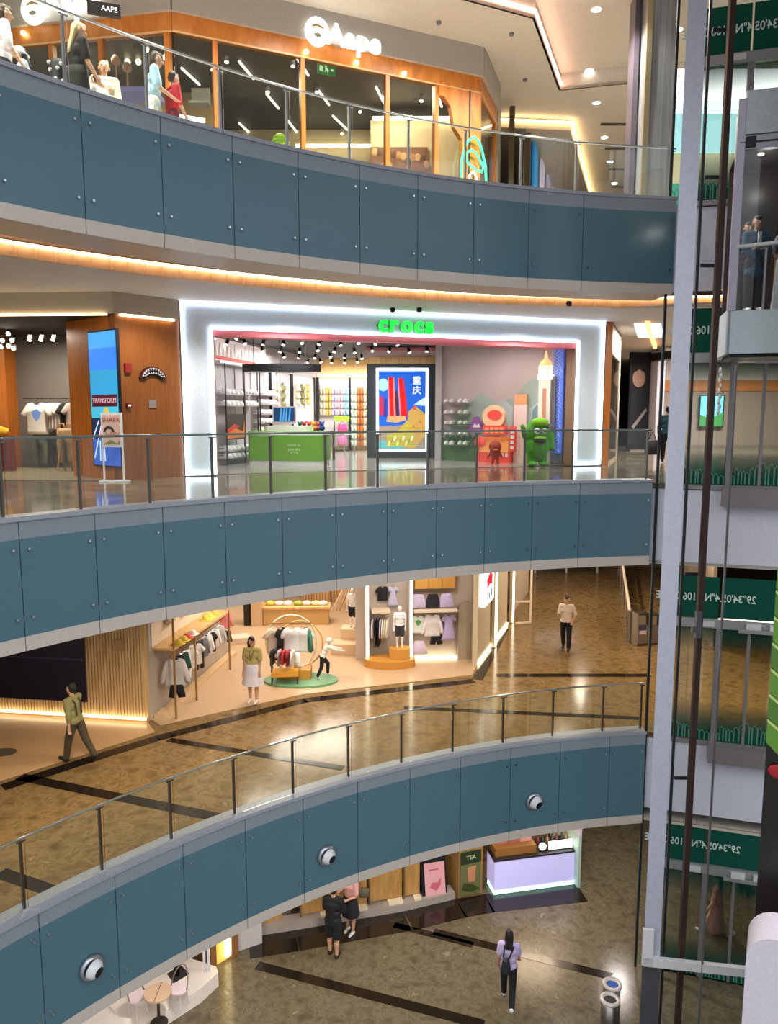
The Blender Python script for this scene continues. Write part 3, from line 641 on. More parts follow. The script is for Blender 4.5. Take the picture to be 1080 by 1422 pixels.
# ================================================================ MIDDLE FLOOR: SHOE SHOP
FC = Frame((-4.82, 17.8), (6.07, 21.7), 0)
FW_ = mat('#dde8f2', .5)
xl = FC.px(298, 560)[0]; xr = FC.px(798, 560)[0]; zi = 3.44; ZT = 4.06; LC = FC.L
t = thing('shopfront_portal', 'big white portal outlined by white light strips around the shoe shop', 'shopfront', FC.o, FC.a)
MB().plate([(0, 0.02), (0, ZT), (LC, ZT), (LC, 0.02), (xr, 0.02), (xr, zi), (xl, zi), (xl, 0.02)], 0, .45).build('portal_board', FW_, t)
LED = em('#e3efff', 3.6)
b = MB()
for (x0, x1, z0, z1) in ((-.0, .07, .05, ZT), (LC-.07, LC, .05, ZT), (0, LC, ZT-.07, ZT), (0, xl, .05, .1), (xr, LC, .05, .1)): b.bx(x0, x1, -.06, 0, z0, z1)
b.build('outer_light_strip', LED, t)
b = MB()
for (x0, x1, z0, z1) in ((xl-.07, xl, .1, zi+.07), (xr, xr+.07, .1, zi+.07), (xl, xr, zi, zi+.07)): b.bx(x0, x1, -.06, 0, z0, z1)
b.build('inner_light_strip', LED, t)
MB().bx(xl, xr, .02, .44, zi-.14, zi).build('pink_lintel', mat('#e2747c', .5), t)
MB().bx(xl, xl+.04, .02, .44, 0.02, zi-.14).build('jamb_lining', mat('#8d6f55', .5), t); MB().bx(xr-.04, xr, .02, .44, .02, zi-.14).build('jamb_lining', mat('#8d6f55', .5), t)
t2 = thing('shop_sign', 'glowing green lettering sign over the shoe shop entrance', 'sign', FC.w(*[(FC.px(560, 453)[0]), -.2, FC.px(560, 453)[1]]), FC.a)
x = -1.0*.93
for ch in 'crocs':
    o = text_mesh(ch, .58, em('#17e53c', 1.5), 'letter', t2, (0, 0, 0), .1, .016); xs = [v.co.x for v in o.data.vertices]; zs = [v.co.z for v in o.data.vertices]
    wd = max(xs)-min(xs); o.location = (x - min(xs), 0, -.0); x += wd+.06
off = (x-.06-.93)/2
for o in t2.children: o.location.x -= off
for o in list(t2.children):
    h = o.copy(); h.data = o.data.copy(); C.objects.link(h); h.name = 'backing_letter'; h.location.y = .07
    for v in h.data.vertices: v.co.x *= 1.0
    h.data.materials.clear(); h.data.materials.append(mat('#0b6a24', .5))
struct(MB().wall(FC.w(0)[:2], FC.w(LC)[:2], ZT, 4.4, .3), 'trim_10', mat('#cfd0da', .5))
# room
SHOPF = mat('#b3aca6', .12, var=.03); SW = mat('#cbc2c2', .6)
cor = [FC.w(xl-.2, .47)[:2], FC.w(xr+.2, .47)[:2], (6.2, 23.2), (3.5, 32.2), (-5.8, 32.2), (-5.6, 21.0)]
struct(MB().prism(cor, .005, .02), 'floor_shop', SHOPF)
struct(MB().prism(cor, 3.72, 3.8), 'ceiling_shop', mat('#3b3a3c', .7))
WL = Frame((-5.0, 21.2), (-2.95, 31.0), 0)                        # shelving wall
struct(MB().bx(-3.3, WL.L+.2, .0, .1, 0, 3.72), 'wall_shop_side', mat('#b8b0b0', .6), loc=WL.o, rz=WL.a)
BK = Frame((-3.2, 31.0), (1.6, 31.3), 0)
struct(MB().bx(-.3, 6.6, .0, .1, 0, 3.72), 'wall_shop_back', PALEWOOD, loc=BK.o, rz=BK.a)
# shelving units with white clogs on the side wall
def clog_mesh(h, band=None):
    b = MB(); m = [mat(h, .5), mat(band or h, .5)]
    n = 10
    for i, (y, w, z) in enumerate(((-.13, .028, .035), (-.11, .045, .06), (-.05, .052, .085), (.0, .048, .09), (.03, .04, .07))):
        for k in range(n):
            a = PI*k/(n-1); b.v.append((w*cos(a), y, .02+z*sin(a)))
    for i in range(4):
        for k in range(n-1): b.f.append((i*n+k, i*n+k+1, (i+1)*n+k+1, (i+1)*n+k)); b.m.append(0)
    b.f.append(tuple(range(n))); b.m.append(0); b.f.append(tuple(range(4*n, 5*n))); b.m.append(0)
    b.prism([(.05*cos(a)*(1 if sin(a) > 0 else .95), -.005+.135*sin(a)) for a in [2*PI*k/14 for k in range(14)]], 0, .03, 0)
    b.tube([(-.05, .03, .06), (-.045, .11, .07), (0, .135, .075), (.045, .11, .07), (.05, .03, .06)], .009, 5, 1)
    return b.mesh('clog', m)
CLOG = {k: clog_mesh(*v) for k, v in {'white': ('#f2f0ee',), 'cream': ('#efe3c4', '#c9b27a'), 'lilac': ('#d5cbe4',), 'pink': ('#f0c3cd',), 'blue': ('#a9d2ea',), 'orange': ('#d9742c', '#7a2e18'), 'olive': ('#8c8a55', '#3d3d2a'), 'mint': ('#cfe3cc',), 'black': ('#222326',), 'yellow': ('#e6c567', '#8c6a2a')}.items()}
def clog(colour, label, p, rz, s=1.25, group=None, pitch=0.):
    o = bpy.data.objects.new('clog', CLOG[colour]); C.objects.link(o); o.location = p; o.rotation_euler = (pitch, 0, rz); o.scale = (s, s, s)
    return tag(o, label, 'shoe', group)
UP = mat('#18181b', .45); SHV = mat('#b9b1b4', .45)
units = [(299, 325), (325, 346), (347, 374)]
uz = {0: (544, 557, 0, 0, 627, 634), 1: (544, 557, 0, 0, 627, 634), 2: (545, 557, 573, 585, 597, 610, 625)}
rows_done = 0
spec = [('doorway end', 299, 324, (544, 560, 623, 633), 4), ('second bay in', 326, 344, (544, 560, 621, 631), 4), ('third bay in', 348, 372, (545, 558, 572, 584, 596, 608, 621), 5)]
for ui, (nm, x0, x1, ys, n) in enumerate(spec):
    a = WL.px(x0, 560)[0]; b_ = WL.px(x1, 560)[0]
    t = thing('shelving_bay', 'tall black framed shelving bay of white clogs, %s' % nm, 'shelves', WL.w(a), WL.a, 'wall shelving bays')
    w = b_-a
    MB().bx(-.03, .0, -.34, -.31, 0, 2.9).build('upright', UP, t); MB().bx(w, w+.03, -.34, -.31, 0, 2.9).build('upright', UP, t)
    MB().bx(0, w, -.03, -.01, .2, 2.9).build('back_panel', SHV, t)
    for ri, y in enumerate(ys):
        xm = (x0+x1)/2; z = WL.px(xm, y+3, -.17)[1]
        MB().bx(0, w, -.34, -.03, z-.025, z).build('shelf', SHV, t)
        for k in range(n):
            p = WL.w(a + w*(k+.5)/n, -.19, z+.003)
            clog('white', 'white clog on the %s shelf down of the %s, %s along' % (ORD[ri], nm, ORD[k]), p, WL.a + .15, 1.45, 'white clogs on wall shelves')
# long lit pictures above the shelves
t = thing('wall_picture', 'long glossy pink and white wall picture above the clog shelves', 'picture', WL.w(.1, -.05, 3.0), WL.a)
MB().bx(0, 4.1, -.02, .04, 0, .62).build('picture_panel', mat('#e8d3ce', .5, emit=.55), t)
b = MB(); rnd = random.Random(5)
for k in range(14):
    x = .1+.27*k; hh = .15+.3*rnd.random(); b.plate([(x, .12), (x+.1, .12+hh), (x+.2, .12)], -.03, -.02, k % 3)
b.build('figures_print', [mat('#e6c9b8', .6), mat('#cfd2c4', .6), mat('#f6ece6', .6)], t)
MB().bx(0, 3.2, -.03, -.02, .02, .12).build('red_stripe', mat('#c9463c', .6, emit=.3), t)
MB().bx(0, 4.1, -.25, .0, -.1, -.03).build('light_shelf', mat('#dfe0e6', .5), t)
t = thing('wall_poster', 'dark poster with orange and red flowing shapes under the clog shelves', 'poster', WL.w(WL.px(299, 600)[0], -.36, WL.px(310, 610)[1]), WL.a)
w = WL.px(324, 600)[0]-WL.px(299, 600)[0]; hh = WL.px(310, 575)[1]-WL.px(310, 610)[1]
MB().bx(0, w, 0, .02, 0, hh).build('poster_sheet', mat('#2b2422', .5), t)
MB().plate([(0, .1), (w*.3, hh*.5), (w*.9, hh*.3), (w, hh*.75), (w, .05), (0, .03)], -.006, 0).build('orange_wave', mat('#d0752a', .5), t)
MB().plate([(0, hh*.4), (w*.4, hh*.62), (w*.7, hh*.5), (w*.4, hh*.42), (0, hh*.25)], -.012, -.006).build('red_wave', mat('#b3342a', .5), t)
# hanging clog walls: columns of clogs by the side wall and on the back wall
def clog_wall(F, x0, x1, y0, y1, cols, rows, colours, dep, nm, s=1.1):
    for r_ in range(rows):
        for c_ in range(cols):
            x = x0+(x1-x0)*(c_+.5)/cols; y = y0+(y1-y0)*(r_+.5)/rows
            u, z = F.px(x, y, dep)
            for q, sd in ((-.06, 'outer'), (.06, 'inner')):
                clog(colours[c_ % len(colours)], '%s %s clog, %s row down, %s column of the %s' % (sd, colours[c_ % len(colours)], ORD[r_], ORD[c_], nm), F.w(u+q*s, dep, z), F.a, s, 'clogs on the ' + nm, rad(75))
for (x0, x1, nm) in ((374, 401, 'pegboard by the black column'), (404, 434, 'pegboard behind the screen')):
    a = WL.px(x0, 560)[0]; b_ = WL.px(x1, 560)[0]; w = b_-a
    t = thing('pegboard', 'tall pale pegboard with dark posts, the %s' % ('one behind the screen' if x0 > 400 else 'one by the white bays'), 'display', WL.w(a), WL.a, 'pegboards')
    MB().bx(0, w, -.05, -.01, .15, 2.9).build('board', mat('#cfc8c6', .6), t); MB().bx(-.05, .0, -.1, -.02, 0, 2.95).build('post', UP, t); MB().bx(w, w+.03, -.1, -.02, 0, 2.95).build('post', UP, t)
    MB().bx(.1*w, .7*w, -.08, -.05, 2.35, 2.8).build('white_card', mat('#f5f2f0', .5, emit=.4), t)
clog_wall(WL, 378, 396, 532, 600, 2, 6, ['cream', 'olive'], -.16, 'white bay pegboard')
clog_wall(WL, 407, 430, 534, 562, 3, 3, ['cream', 'olive', 'yellow'], -.16, 'screen side pegboard')
u0, u1 = BK.px(440, 560)[0], BK.px(515, 560)[0]; zt = BK.px(480, 526)[1]
for i, (x0, x1) in enumerate(((443, 484), (487, 513))):
    a, b_ = BK.px(x0, 560)[0], BK.px(x1, 560)[0]; w = b_-a
    t = thing('pegboard', 'wide pegboard on the back wall of the shoe shop, %s' % ('the narrower one' if i else 'the one with a white header'), 'display', BK.w(a), BK.a, 'pegboards')
    MB().bx(0, w, -.06, -.01, .2, zt).build('board', mat('#d4cdca', .6), t); MB().bx(-.08, 0, -.2, -.02, 0, zt+.05).bx(w, w+.08, -.2, -.02, 0, zt+.05).build('post', UP, t)
    if not i: MB().bx(.05, w*.85, -.1, -.06, zt-.45, zt-.08).build('white_header', mat('#f3f3f3', .5, emit=.5), t)
clog_wall(BK, 444, 484, 538, 577, 5, 4, ['cream', 'yellow', 'lilac', 'pink', 'blue'], -.17, 'headed back pegboard')
clog_wall(BK, 487, 513, 538, 620, 3, 8, ['mint', 'orange', 'cream'], -.17, 'narrow back pegboard')
o = MB().bx(u0+.05, u1+.1, -.3, -.2, zt+.06, zt+.16).build('light_strip', em('#fff6ea', 9)); o.location = BK.o; o.rotation_euler.z = BK.a; tag(o, 'long white strip lamp above the back wall of clogs', 'lamp')
# ceiling spotlights of the shop
sp = MB().cyl((0, 0, .0), (0, 0, -.16), .05, n=10, m=0).cyl((0, 0, .12), (0, 0, 0), .012, n=6, m=0).mesh('spot_body', UP)
sl = MB().cyl((0, 0, -.16), (0, 0, -.165), .044, n=10).mesh('spot_lens', em('#fffaf0', 14))
nsp = 0
for r_, (Y, n, X0, X1) in enumerate(((20.3, 8, -4.6, -.6), (22, 11, -5.2, .2), (24.5, 12, -5.2, 1.2), (27, 12, -4.8, 1.2), (29.5, 12, -3.6, 1.6))):
    for k in range(n):
        x = X0+(X1-X0)*k/(n-1); z = 3.6
        t = thing('ceiling_spotlight', 'black ceiling spotlight of the shoe shop, %s row in, %s along' % (ORD[r_], ORD[k]), 'lamp', (x, Y + .25*sin(k*2.1), z), 0, 'shoe shop spotlights')
        t.rotation_euler = (rad(-22 - 10*sin(k*1.7)), rad(20*sin(k*2.3)), 0)
        for nm_, me in (('spot_body', sp), ('spot_lens', sl)):
            o = bpy.data.objects.new(nm_, me); C.objects.link(o); o.parent = t
# black oval pendant
x0, Y0, z0 = atY(391, 512, 22.3)
t = thing('pendant_ring', 'black oval hanging light ring above the green counter', 'lamp', (x0, Y0, z0))
pts = [(1.15*cos(a), .45*sin(a), 0) for a in [2*PI*k/40 for k in range(40)]]
b = MB()
for i in range(40):
    p, q = pts[i], pts[(i+1) % 40]; b.wall(p, q, -.09, .12, .07)
b.build('ring_band', UP, t)
for x in (-.75, .0, .75): MB().cyl((x, -.36, .1), (x, -.36, 3.7-z0), .012, n=6).build('suspension_rod', UP, t)
# counter, screen
c0 = onz(343, 646, 0); c1 = onz(448, 647.5, 0); FK = Frame(c0, c1, 0.02)
t = thing('service_counter', 'lime green service counter with white top and plinth', 'counter', FK.o, FK.a)
W = FK.L
MB().prism(rr(.03, W-.03, .03, .9, .12), 0, .12).build('plinth', WHITE, t)
MB().prism(rr(0, W, 0, .95, .15), .12, .86).build('green_body', mat('#6ba31c', .35), t); MB().prism(rr(0, W, 0, .95, .15), .86, .9).build('white_band', WHITE, t)
MB().prism(rr(0, W, 0, .95, .15), .9, .96).build('green_rim', mat('#83c128', .35), t)
MB().prism(rr(.4, W-.45, .1, .85, .3), .96, 1.12).build('white_worktop', mat('#f4f4f4', .35), t)
for i, (s, z) in enumerate((('come as', .58), ('you are', .46), ('* * *', .34))): text_mesh(s, .12, mat('#d7eab8', .5), 'counter_lettering', t, (W*.63, -.006, z), .006)
u, z = FK.px(395, 590, .4)
t = thing('display_screen', 'silver framed screen with a dark blue picture on the green counter', 'screen', FK.w(u, .4, 1.13), FK.a)
MB().bx(-.36, .36, -.02, .03, .05, .56).build('bezel', mat('#d6d3d2', .3, .3), t); MB().bx(-.32, .32, -.025, -.02, .12, .52).build('picture', em('#0f3054', .9), t)
b = MB()
for k, x in enumerate((-.15, -.06, .02, .12)): b.plate([(x, .14), (x+.05, .5), (x+.09, .5), (x+.06, .14)], -.03, -.025)
b.build('blue_beams', em('#3f86bd', .8), t); MB().bx(-.2, .2, -.08, .08, 0, .05).build('stand', mat('#c9b8a0', .4), t)
# table with toys, wire stands, rack
x, Y = onz(437, 640, 0); zt_ = atY(437, 585, Y)[2]
t = thing('display_table', 'black topped table with pale basket fronts beside the counter', 'table', (x, Y, 0.02))
MB().bx(-.75, .62, 0, .6, .86, .93).build('table_top', UP, t); MB().bx(-.7, .6, .02, .58, .4, .86).build('basket_body', mat('#b5aca6', .6), t)
for xx in (-.72, .59):
    for yy in (.03, .57): MB().cyl((xx, yy, 0), (xx, yy, .86), .02, n=8).build('leg', DSTEEL, t)
for i, xx in enumerate((-.15, .35)): MB().lathe((xx, 0, .68), [(.16, -.2), (.2, 0), (.16, .12), (.0, .14)], 16).build('round_basket', mat('#f0efe8' if not i else '#e0d3bd', .7), t, True)
for i, (dx, dz, h, nm) in enumerate(((-.35, .1, '#c92f2f', 'red'), (-.2, .2, '#d23a2a', 'scarlet'), (-.05, .1, '#e3a32c', 'yellow'), (.1, .12, '#d46a5c', 'coral'), (.22, .1, '#2f4f9d', 'blue'), (-.5, .09, '#1f6b4a', 'dark green'))):
    b = MB().ball((0, 0, .09), (.1, .1, .09), 12).ball((0, 0, .22), .07, 10).ball((-.06, 0, .28), .03, 8).ball((.06, 0, .28), .03, 8)
    o = b.build('plush_toy', mat(h, .8), None, True); o.location = (x+dx, Y+.25+.1*(i % 2), .955); tag(o, '%s round plush toy on the black topped table' % nm, 'toy', 'plush toys')
for i, px_ in enumerate((455, 485)):
    x, Y = onz(px_, 637 - 4*i, 0)
    t = thing('wire_stand', 'steel trestle stand %s' % ('beside the table' if not i else 'beside the pink bags'), 'stand', (x, Y, .02))
    for dx in (-.18, .18):
        for s in (-1, 1):
            MB().cyl((dx, s*.22, 0), (dx, 0, .75), .015, n=6).build('leg', STEEL, t)
    MB().cyl((-.18, 0, .75), (.18, 0, .75), .018, n=6).build('top_bar', STEEL, t)
x, Y = onz(475, 627, 0)
t = thing('hanging_rack', 'small black rack with a lime sign top', 'rack', (x, Y, .02))
MB().bx(-.3, .3, -.03, .03, 1.2, 1.4).build('lime_header', mat('#9ccf2c', .5), t); MB().bx(-.32, -.29, -.03, .03, 0, 1.2).bx(.29, .32, -.03, .03, 0, 1.2).bx(-.3, .3, -.2, .2, 0, .05).build('frame', UP, t)
for i in range(2):
    b = MB(); pillow(b, [(-.16, .0), (.16, 0), (.2, -.36), (-.2, -.36)], .08); b.tube([(-.1, 0, 0), (-.06, 0, .1), (.06, 0, .1), (.1, 0, 0)], .012, 5)
    o = b.build('tote_bag', mat('#d6487e' if not i else '#e070a0', .7), None, True); o.location = (x+.02, Y-.1, 1.1-.48*i); tag(o, '%s pink bag hanging on the lime topped rack' % ('upper' if not i else 'lower'), 'bag', 'pink bags')
# poster wall with the lightbox
PW_ = Frame(onz(512, 637, 0), onz(606, 637, 0), 0)
struct(MB().bx(-.06, PW_.L, .05, .3, .02, PW_.px(540, 505)[1]), 'wall_poster', mat('#33373a', .5), loc=PW_.o, rz=PW_.a)
zz = PW_.px(540, 505)[1]
struct(MB().bx(-.06, PW_.L, .05, .35, zz, zz+.22, 0).bx(-.06, PW_.L, .1, .35, zz+.22, 3.72, 1).bx(-.1, PW_.L, -.05, .3, zz+.42, zz+.52, 2), 'trim_11', [PALEWOOD, mat('#d8cfc8', .6), mat('#e58a8f', .5)], loc=PW_.o, rz=PW_.a)
a, z1 = PW_.px(522, 511, -.06); b_, z0 = PW_.px(594, 627, -.06); w = b_-a; h = z1-z0
t = thing('lightbox_poster', 'bright white edged lightbox poster of red towers on a blue sky', 'poster', PW_.w(a, -.06, z0), PW_.a)
MB().bx(0, w, .0, .08, 0, h).build('lightbox_frame', em('#eaf6ff', 2.4), t)
def E_(nm, poly, hx, y, s=1.0): MB().plate([(w*(p[0]), h*(p[1])) for p in poly], y, y+.004).build(nm, em(hx, s), t)
E_('sky_sheet', [(.05, .03), (.95, .03), (.95, .965), (.05, .965)], '#1c5ec9', -.004, .9)
E_('moon', [(.14+.1*cos(2*PI*k/20), .8+.075*sin(2*PI*k/20)) for k in range(20)], '#9cc9ee', -.008)
E_('haze', [(.05, .03), (.95, .03), (.95, .2), (.5, .32), (.05, .3)], '#9a8878', -.008, .9)
E_('water', [(.05, .03), (.62, .03), (.3, .12), (.05, .14)], '#5ba4a8', -.012)
E_('cloud', [(.72, .56), (.8, .6), (.95, .66), (.95, .55)], '#b9d4f2', -.008)
E_('hill', [(.6, .3), (.62, .48), (.75, .55), (.95, .45), (.95, .2), (.72, .03), (.5, .06)], '#c09a4e', -.012, .9)
E_('town', [(.2, .06), (.2, .2), (.4, .24), (.6, .38), (.72, .3), (.72, .06)], '#b5a440', -.016, .9)
E_('violet_tower', [(.14, .42), (.16, .64), (.2, .64), (.2, .42)], '#39307f', -.016)
E_('magenta_tower', [(.06, .44), (.06, .66), (.13, .67), (.15, .44)], '#b32749', -.016)
E_('red_tower', [(.26, .42), (.24, .89), (.35, .89), (.38, .42)], '#d8171c', -.02)
E_('red_tower', [(.46, .42), (.42, .88), (.52, .88), (.58, .62), (.6, .42)], '#e01b20', -.02)
E_('tower_edge', [(.345, .42), (.325, .88), (.345, .89), (.375, .42)], '#f58a80', -.024)
E_('tower_edge', [(.24, .42), (.225, .89), (.24, .89), (.262, .42)], '#f58a80', -.024)
E_('tower_edge', [(.46, .42), (.415, .88), (.43, .88), (.478, .42)], '#f58a80', -.024)
E_('tower_shadow', [(.385, .42), (.36, .7), (.4, .75), (.44, .42)], '#4a2433', -.018)
E_('podium', [(.2, .36), (.22, .43), (.56, .43), (.58, .38), (.4, .35)], '#ef9a6a', -.024)
for q in range(9): E_('town_detail', [(.22+.055*q, .08+.03*(q % 3)), (.25+.055*q, .13+.03*(q % 3)), (.28+.055*q, .12+.03*(q % 3)), (.25+.055*q, .07+.03*(q % 3))], ('#d8cf8a', '#8f8a3a', '#e3e0c0')[q % 3], -.02)
for q in range(5): E_('hill_detail', [(.63+.06*q, .26+.03*q), (.66+.06*q, .3+.03*q), (.7+.06*q, .27+.02*q)], ('#d98a3a', '#a87a3a')[q % 2], -.018)
E_('temple_roof', [(.7, .5), (.74, .57), (.78, .5)], '#d2502a', -.02)
text_mesh('重', h*.105, em('#e9efdf', 1.1), 'lettering', t, (w*.78, -.014, h*.845), .006, .003); text_mesh('庆', h*.105, em('#e9efdf', 1.1), 'lettering', t, (w*.78, -.014, h*.73), .006, .003)
# mural bay
MU = Frame((1.62, 24.3), (5.08, 22.23), 0)
struct(MB().bx(-.1, .12, -.12, .1, .02, 3.72), 'column_shop', mat('#b9b4b6', .4), loc=MU.o, rz=MU.a)
mur = ramp_mat('mural_paint', [(.25, '#bfadac'), (.5, '#c8b6b3'), (.75, '#cfbfba')], .5, .6, 2, .2)
struct(MB().bx(.1, MU.L+.05, .0, .1, .02, 3.72), 'wall_mural', mur, loc=MU.o, rz=MU.a)
t = thing('painted_scenery', 'pale green mountain scenery fixed on the pink shop wall', 'mural', MU.o, MU.a)
MB().plate(px_poly(MU, [(612, 600), (640, 570), (668, 545), (690, 560), (712, 552), (735, 528), (752, 519), (770, 528), (779, 540), (779, 640), (612, 640)]), -.01, 0).build('far_mountain', mat('#a9b9ad', .7), t)
MB().plate(px_poly(MU, [(640, 600), (672, 568), (700, 556), (725, 575), (745, 560), (779, 583), (779, 641), (640, 641)]), -.02, -.01).build('near_mountain', mat('#b9c6c2', .7), t)
g = [(611, 640), (611, 612)] + [(613+4*k, 603+6*(k % 2)) for k in range(14)] + [(667, 642)]
MB().plate(px_poly(MU, g), -.03, -.02).build('grass_strip', mat('#4f7a45', .7), t)
MB().plate(px_poly(MU, [(738, 590), (740, 570), (746, 562), (752, 572), (752, 600), (738, 600)]), -.03, -.02).build('blue_block', mat('#7f9aa3', .7), t)
t = thing('tower_cutout', 'tall white and orange tower cutout with a lit spire', 'display', MU.w(MU.px(760, 640)[0], -.33, .02), MU.a)
k_ = 22.5/1044
MB().bx(-.18, .18, -.1, .05, 0, 2.45).build('tower_shaft', mat('#efe3d6', .6), t); MB().bx(.18, .3, -.02, .06, .4, 2.55).build('shadow_side', mat('#7a7478', .6), t)
MB().bx(-.05, .05, -.115, -.1, .5, 2.2).build('red_panel', mat('#d38d72', .6), t)
b = MB().bx(-.2, .22, -.12, .08, 2.45, 2.6)
for x in (-.15, 0, .15): b.bx(x-.03, x+.03, -.12, .05, 2.6, 2.85)
b.build('lantern', em('#fff0d0', 1.5), t); MB().lathe((0, -.02, 2.85), [(.2, 0), (.15, .12), (.06, .2), (.02, .42), (0, .44)], 12).build('spire', em('#f0b878', 1.2), t, True)
t = thing('pink_tower_cutout', 'pale pink tower cutout with an orange top', 'display', MU.w(MU.px(724, 640)[0], -.12, .02), MU.a)
MB().bx(-.2, .2, -.08, .05, 0, 1.75).build('shaft', mat('#e9cdc3', .6), t); MB().bx(-.19, .19, -.09, .05, 1.75, 2.05).build('orange_top', mat('#eaa070', .6), t); MB().bx(-.26, -.2, -.02, .05, 0, 1.75).build('grey_side', mat('#a39ba8', .6), t)
x = MU.px(693, 640)[0]
t = thing('food_stall_cutout', 'red and orange food stall cutout with a striped drum sign', 'display', MU.w(x, -.35, .02), MU.a)
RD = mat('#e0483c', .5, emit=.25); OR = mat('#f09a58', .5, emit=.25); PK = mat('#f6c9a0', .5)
MB().bx(-.62, .5, -.05, .15, 0, .32).build('red_base', RD, t); MB().bx(-.5, .45, -.08, .1, .32, .7).build('orange_body', OR, t)
b = MB()
for k in range(5): b.bx(-.2+.14*k, -.12+.14*k, -.07, -.05, .18, .3)
b.build('white_teeth', WHITE, t)
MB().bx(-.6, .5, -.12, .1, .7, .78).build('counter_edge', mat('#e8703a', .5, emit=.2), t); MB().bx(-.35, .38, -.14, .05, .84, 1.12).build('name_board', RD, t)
b = MB()
for k in range(4): b.bx(-.27+.16*k, -.16+.16*k, -.155, -.14, .9, 1.06)
b.build('board_marks', OR, t)
c = MB(); c.cyl((-.05, .1, 1.38), (-.05, -.06, 1.38), .36, n=30); c.build('drum', PK, t, False)
c = MB(); c.plate([(.0+.24*cos(a), 1.44+.15*sin(a)) for a in [2*PI*k/18 for k in range(18)]], -.075, -.06); c.build('drum_swirl', RD, t)
MB().bx(.5, .68, -.1, .0, .35, 1.1).build('side_sign', RD, t)
b = MB()
for k in range(4): b.bx(.54, .64, -.115, -.1, .42+.16*k, .52+.16*k)
b.build('side_sign_marks', WHITE, t)
MB().ball((-.45, -.1, .62), (.2, .12, .16), 12).build('red_bowl', RD, t, True)
t = thing('purple_tent_cutout', 'small purple triangle tent cutout beside the drum sign', 'display', MU.w(MU.px(666, 597)[0], -.2, MU.px(666, 597)[1]), MU.a)
MB().plate([(-.26, 0), (-.12, .38), (.02, .42), (.26, 0)], -.05, .02).build('tent', mat('#8d5a9c', .6), t); MB().plate([(-.14, .08), (-.06, .2), (.02, .14), (.08, .2), (.14, .08)], -.06, -.05).build('white_mark', WHITE, t)
MB().cyl((0, 0, -MU.px(666, 597)[1]+.02), (0, 0, .02), .02, n=8).build('pole', STEEL, t)
for r_, y in enumerate((559, 574.5, 589, 603, 617)):
    for c_, x in enumerate((626, 645)):
        u, z = MU.px(x, y, -.1)
        o = MB().bx(-.2, .2, -.15, .15, -.03, 0).build('floating_shelf', mat('#6f6c6a', .5)); o.location = MU.w(u, -.2, z); o.rotation_euler.z = MU.a
        tag(o, 'small grey wall shelf, %s down in the %s column from the grey pillar' % (ORD[r_], ORD[c_]), 'shelf', 'small mural shelves')
        for q in (-1, 1):
            clog('white' if c_ == 0 or r_ in (0,) else 'mint', 'pale %s clog on the %s small shelf down, %s column from the grey pillar' % ('inner' if q < 0 else 'outer', ORD[r_], ORD[c_]), MU.w(u+.09*q, -.2, z), MU.a, 1.15, 'clogs on small shelves')
# green and red figures
GR = mat('#4f9a2a', .9, bump=.9, scale=40, var=.25); x, Y = onz(745, 648, 0)
t = thing('green_figure', 'fluffy bright green monster statue standing by the mural', 'statue', (x, Y, .02), rad(8))
me = blob([((0, 0, .55), (.36, .3, .42)), ((0, 0, .95), (.38, .32, .36)), ((0, -.02, 1.1), (.3, .28, .25)), ((-.36, 0, .85), .1, (-.46, -.06, 1.12), .07), ((.38, 0, .85), .12, (.42, -.06, .5), .08), ((-.15, 0, .3), .16, (-.16, -.02, .1), .12), ((.15, 0, .3), .16, (.16, -.02, .1), .12), ((-.16, -.1, .06), (.14, .2, .07)), ((.16, -.1, .06), (.14, .2, .07))], .025, 'fur_body', GR)
o = bpy.data.objects.new('fur_body', me); C.objects.link(o); o.parent = t
MB().ball((-.02, -.26, 1.24), (.24, .2, .13), 16).build('tuft', mat('#86c832', .9, bump=.9, scale=40), t, True)
for s in (-1, 1):
    MB().ball((-.02+.1*s, -.31, 1.0), .085, 14).build('eye', WHITE, t, True); MB().ball((-.01+.1*s, -.385, .99), .035, 10).build('pupil', BLACK, t, True)
MB().ball((-.02, -.3, .72), (.2, .09, .07), 14).build('mouth', mat('#14200e', .5), t, True); MB().ball((-.02, -.32, .8), (.19, .08, .045), 14).build('lip', mat('#7dbb30', .8), t, True)
b = MB().box((.2, -.22, 1.16), (.3, .1, .08), .5); b.build('head_band', GREY, t)
x, Y = onz(687, 646, 0)
t = thing('red_figure', 'small dark red standing figure in front of the food stall cutout', 'statue', (x, Y, .02))
me = blob([((0, 0, .52), (.19, .17, .18)), ((0, 0, .3), (.13, .11, .14)), ((-.07, 0, .2), .055, (-.08, 0, .05), .05), ((.07, 0, .2), .055, (.08, 0, .05), .05), ((-.13, 0, .36), .04, (-.2, 0, .22), .035), ((.13, 0, .36), .04, (.2, 0, .22), .035)], .02, 'figure_body', mat('#a8382a', .6))
o = bpy.data.objects.new('figure_body', me); C.objects.link(o); o.parent = t
MB().ball((0, -.15, .44), (.08, .03, .03), 10).build('muzzle', mat('#d98a6a', .6), t, True)
# blue patterned panel lining the end of the mural bay
t = thing('blue_banner', 'narrow blue panel with white wavy strokes at the end of the mural', 'banner', FC.w(xr-.06, .47, .35), FC.a)
MB().bx(-.05, -.02, 0, .5, 0, 3.0).build('blue_sheet', mat('#5673d6', .5, emit=.35), t)
b = MB(); rnd = random.Random(9)
for k in range(34):
    z = .05+.085*k; b.tube([(-.056, .03+.12*rnd.random(), z), (-.056, .17+.08*rnd.random(), z+.08), (-.056, .3+.08*rnd.random(), z+.02), (-.056, .47, z+.1)], .012, 4)
b.build('wavy_strokes', mat('#bccbf6', .6), t)
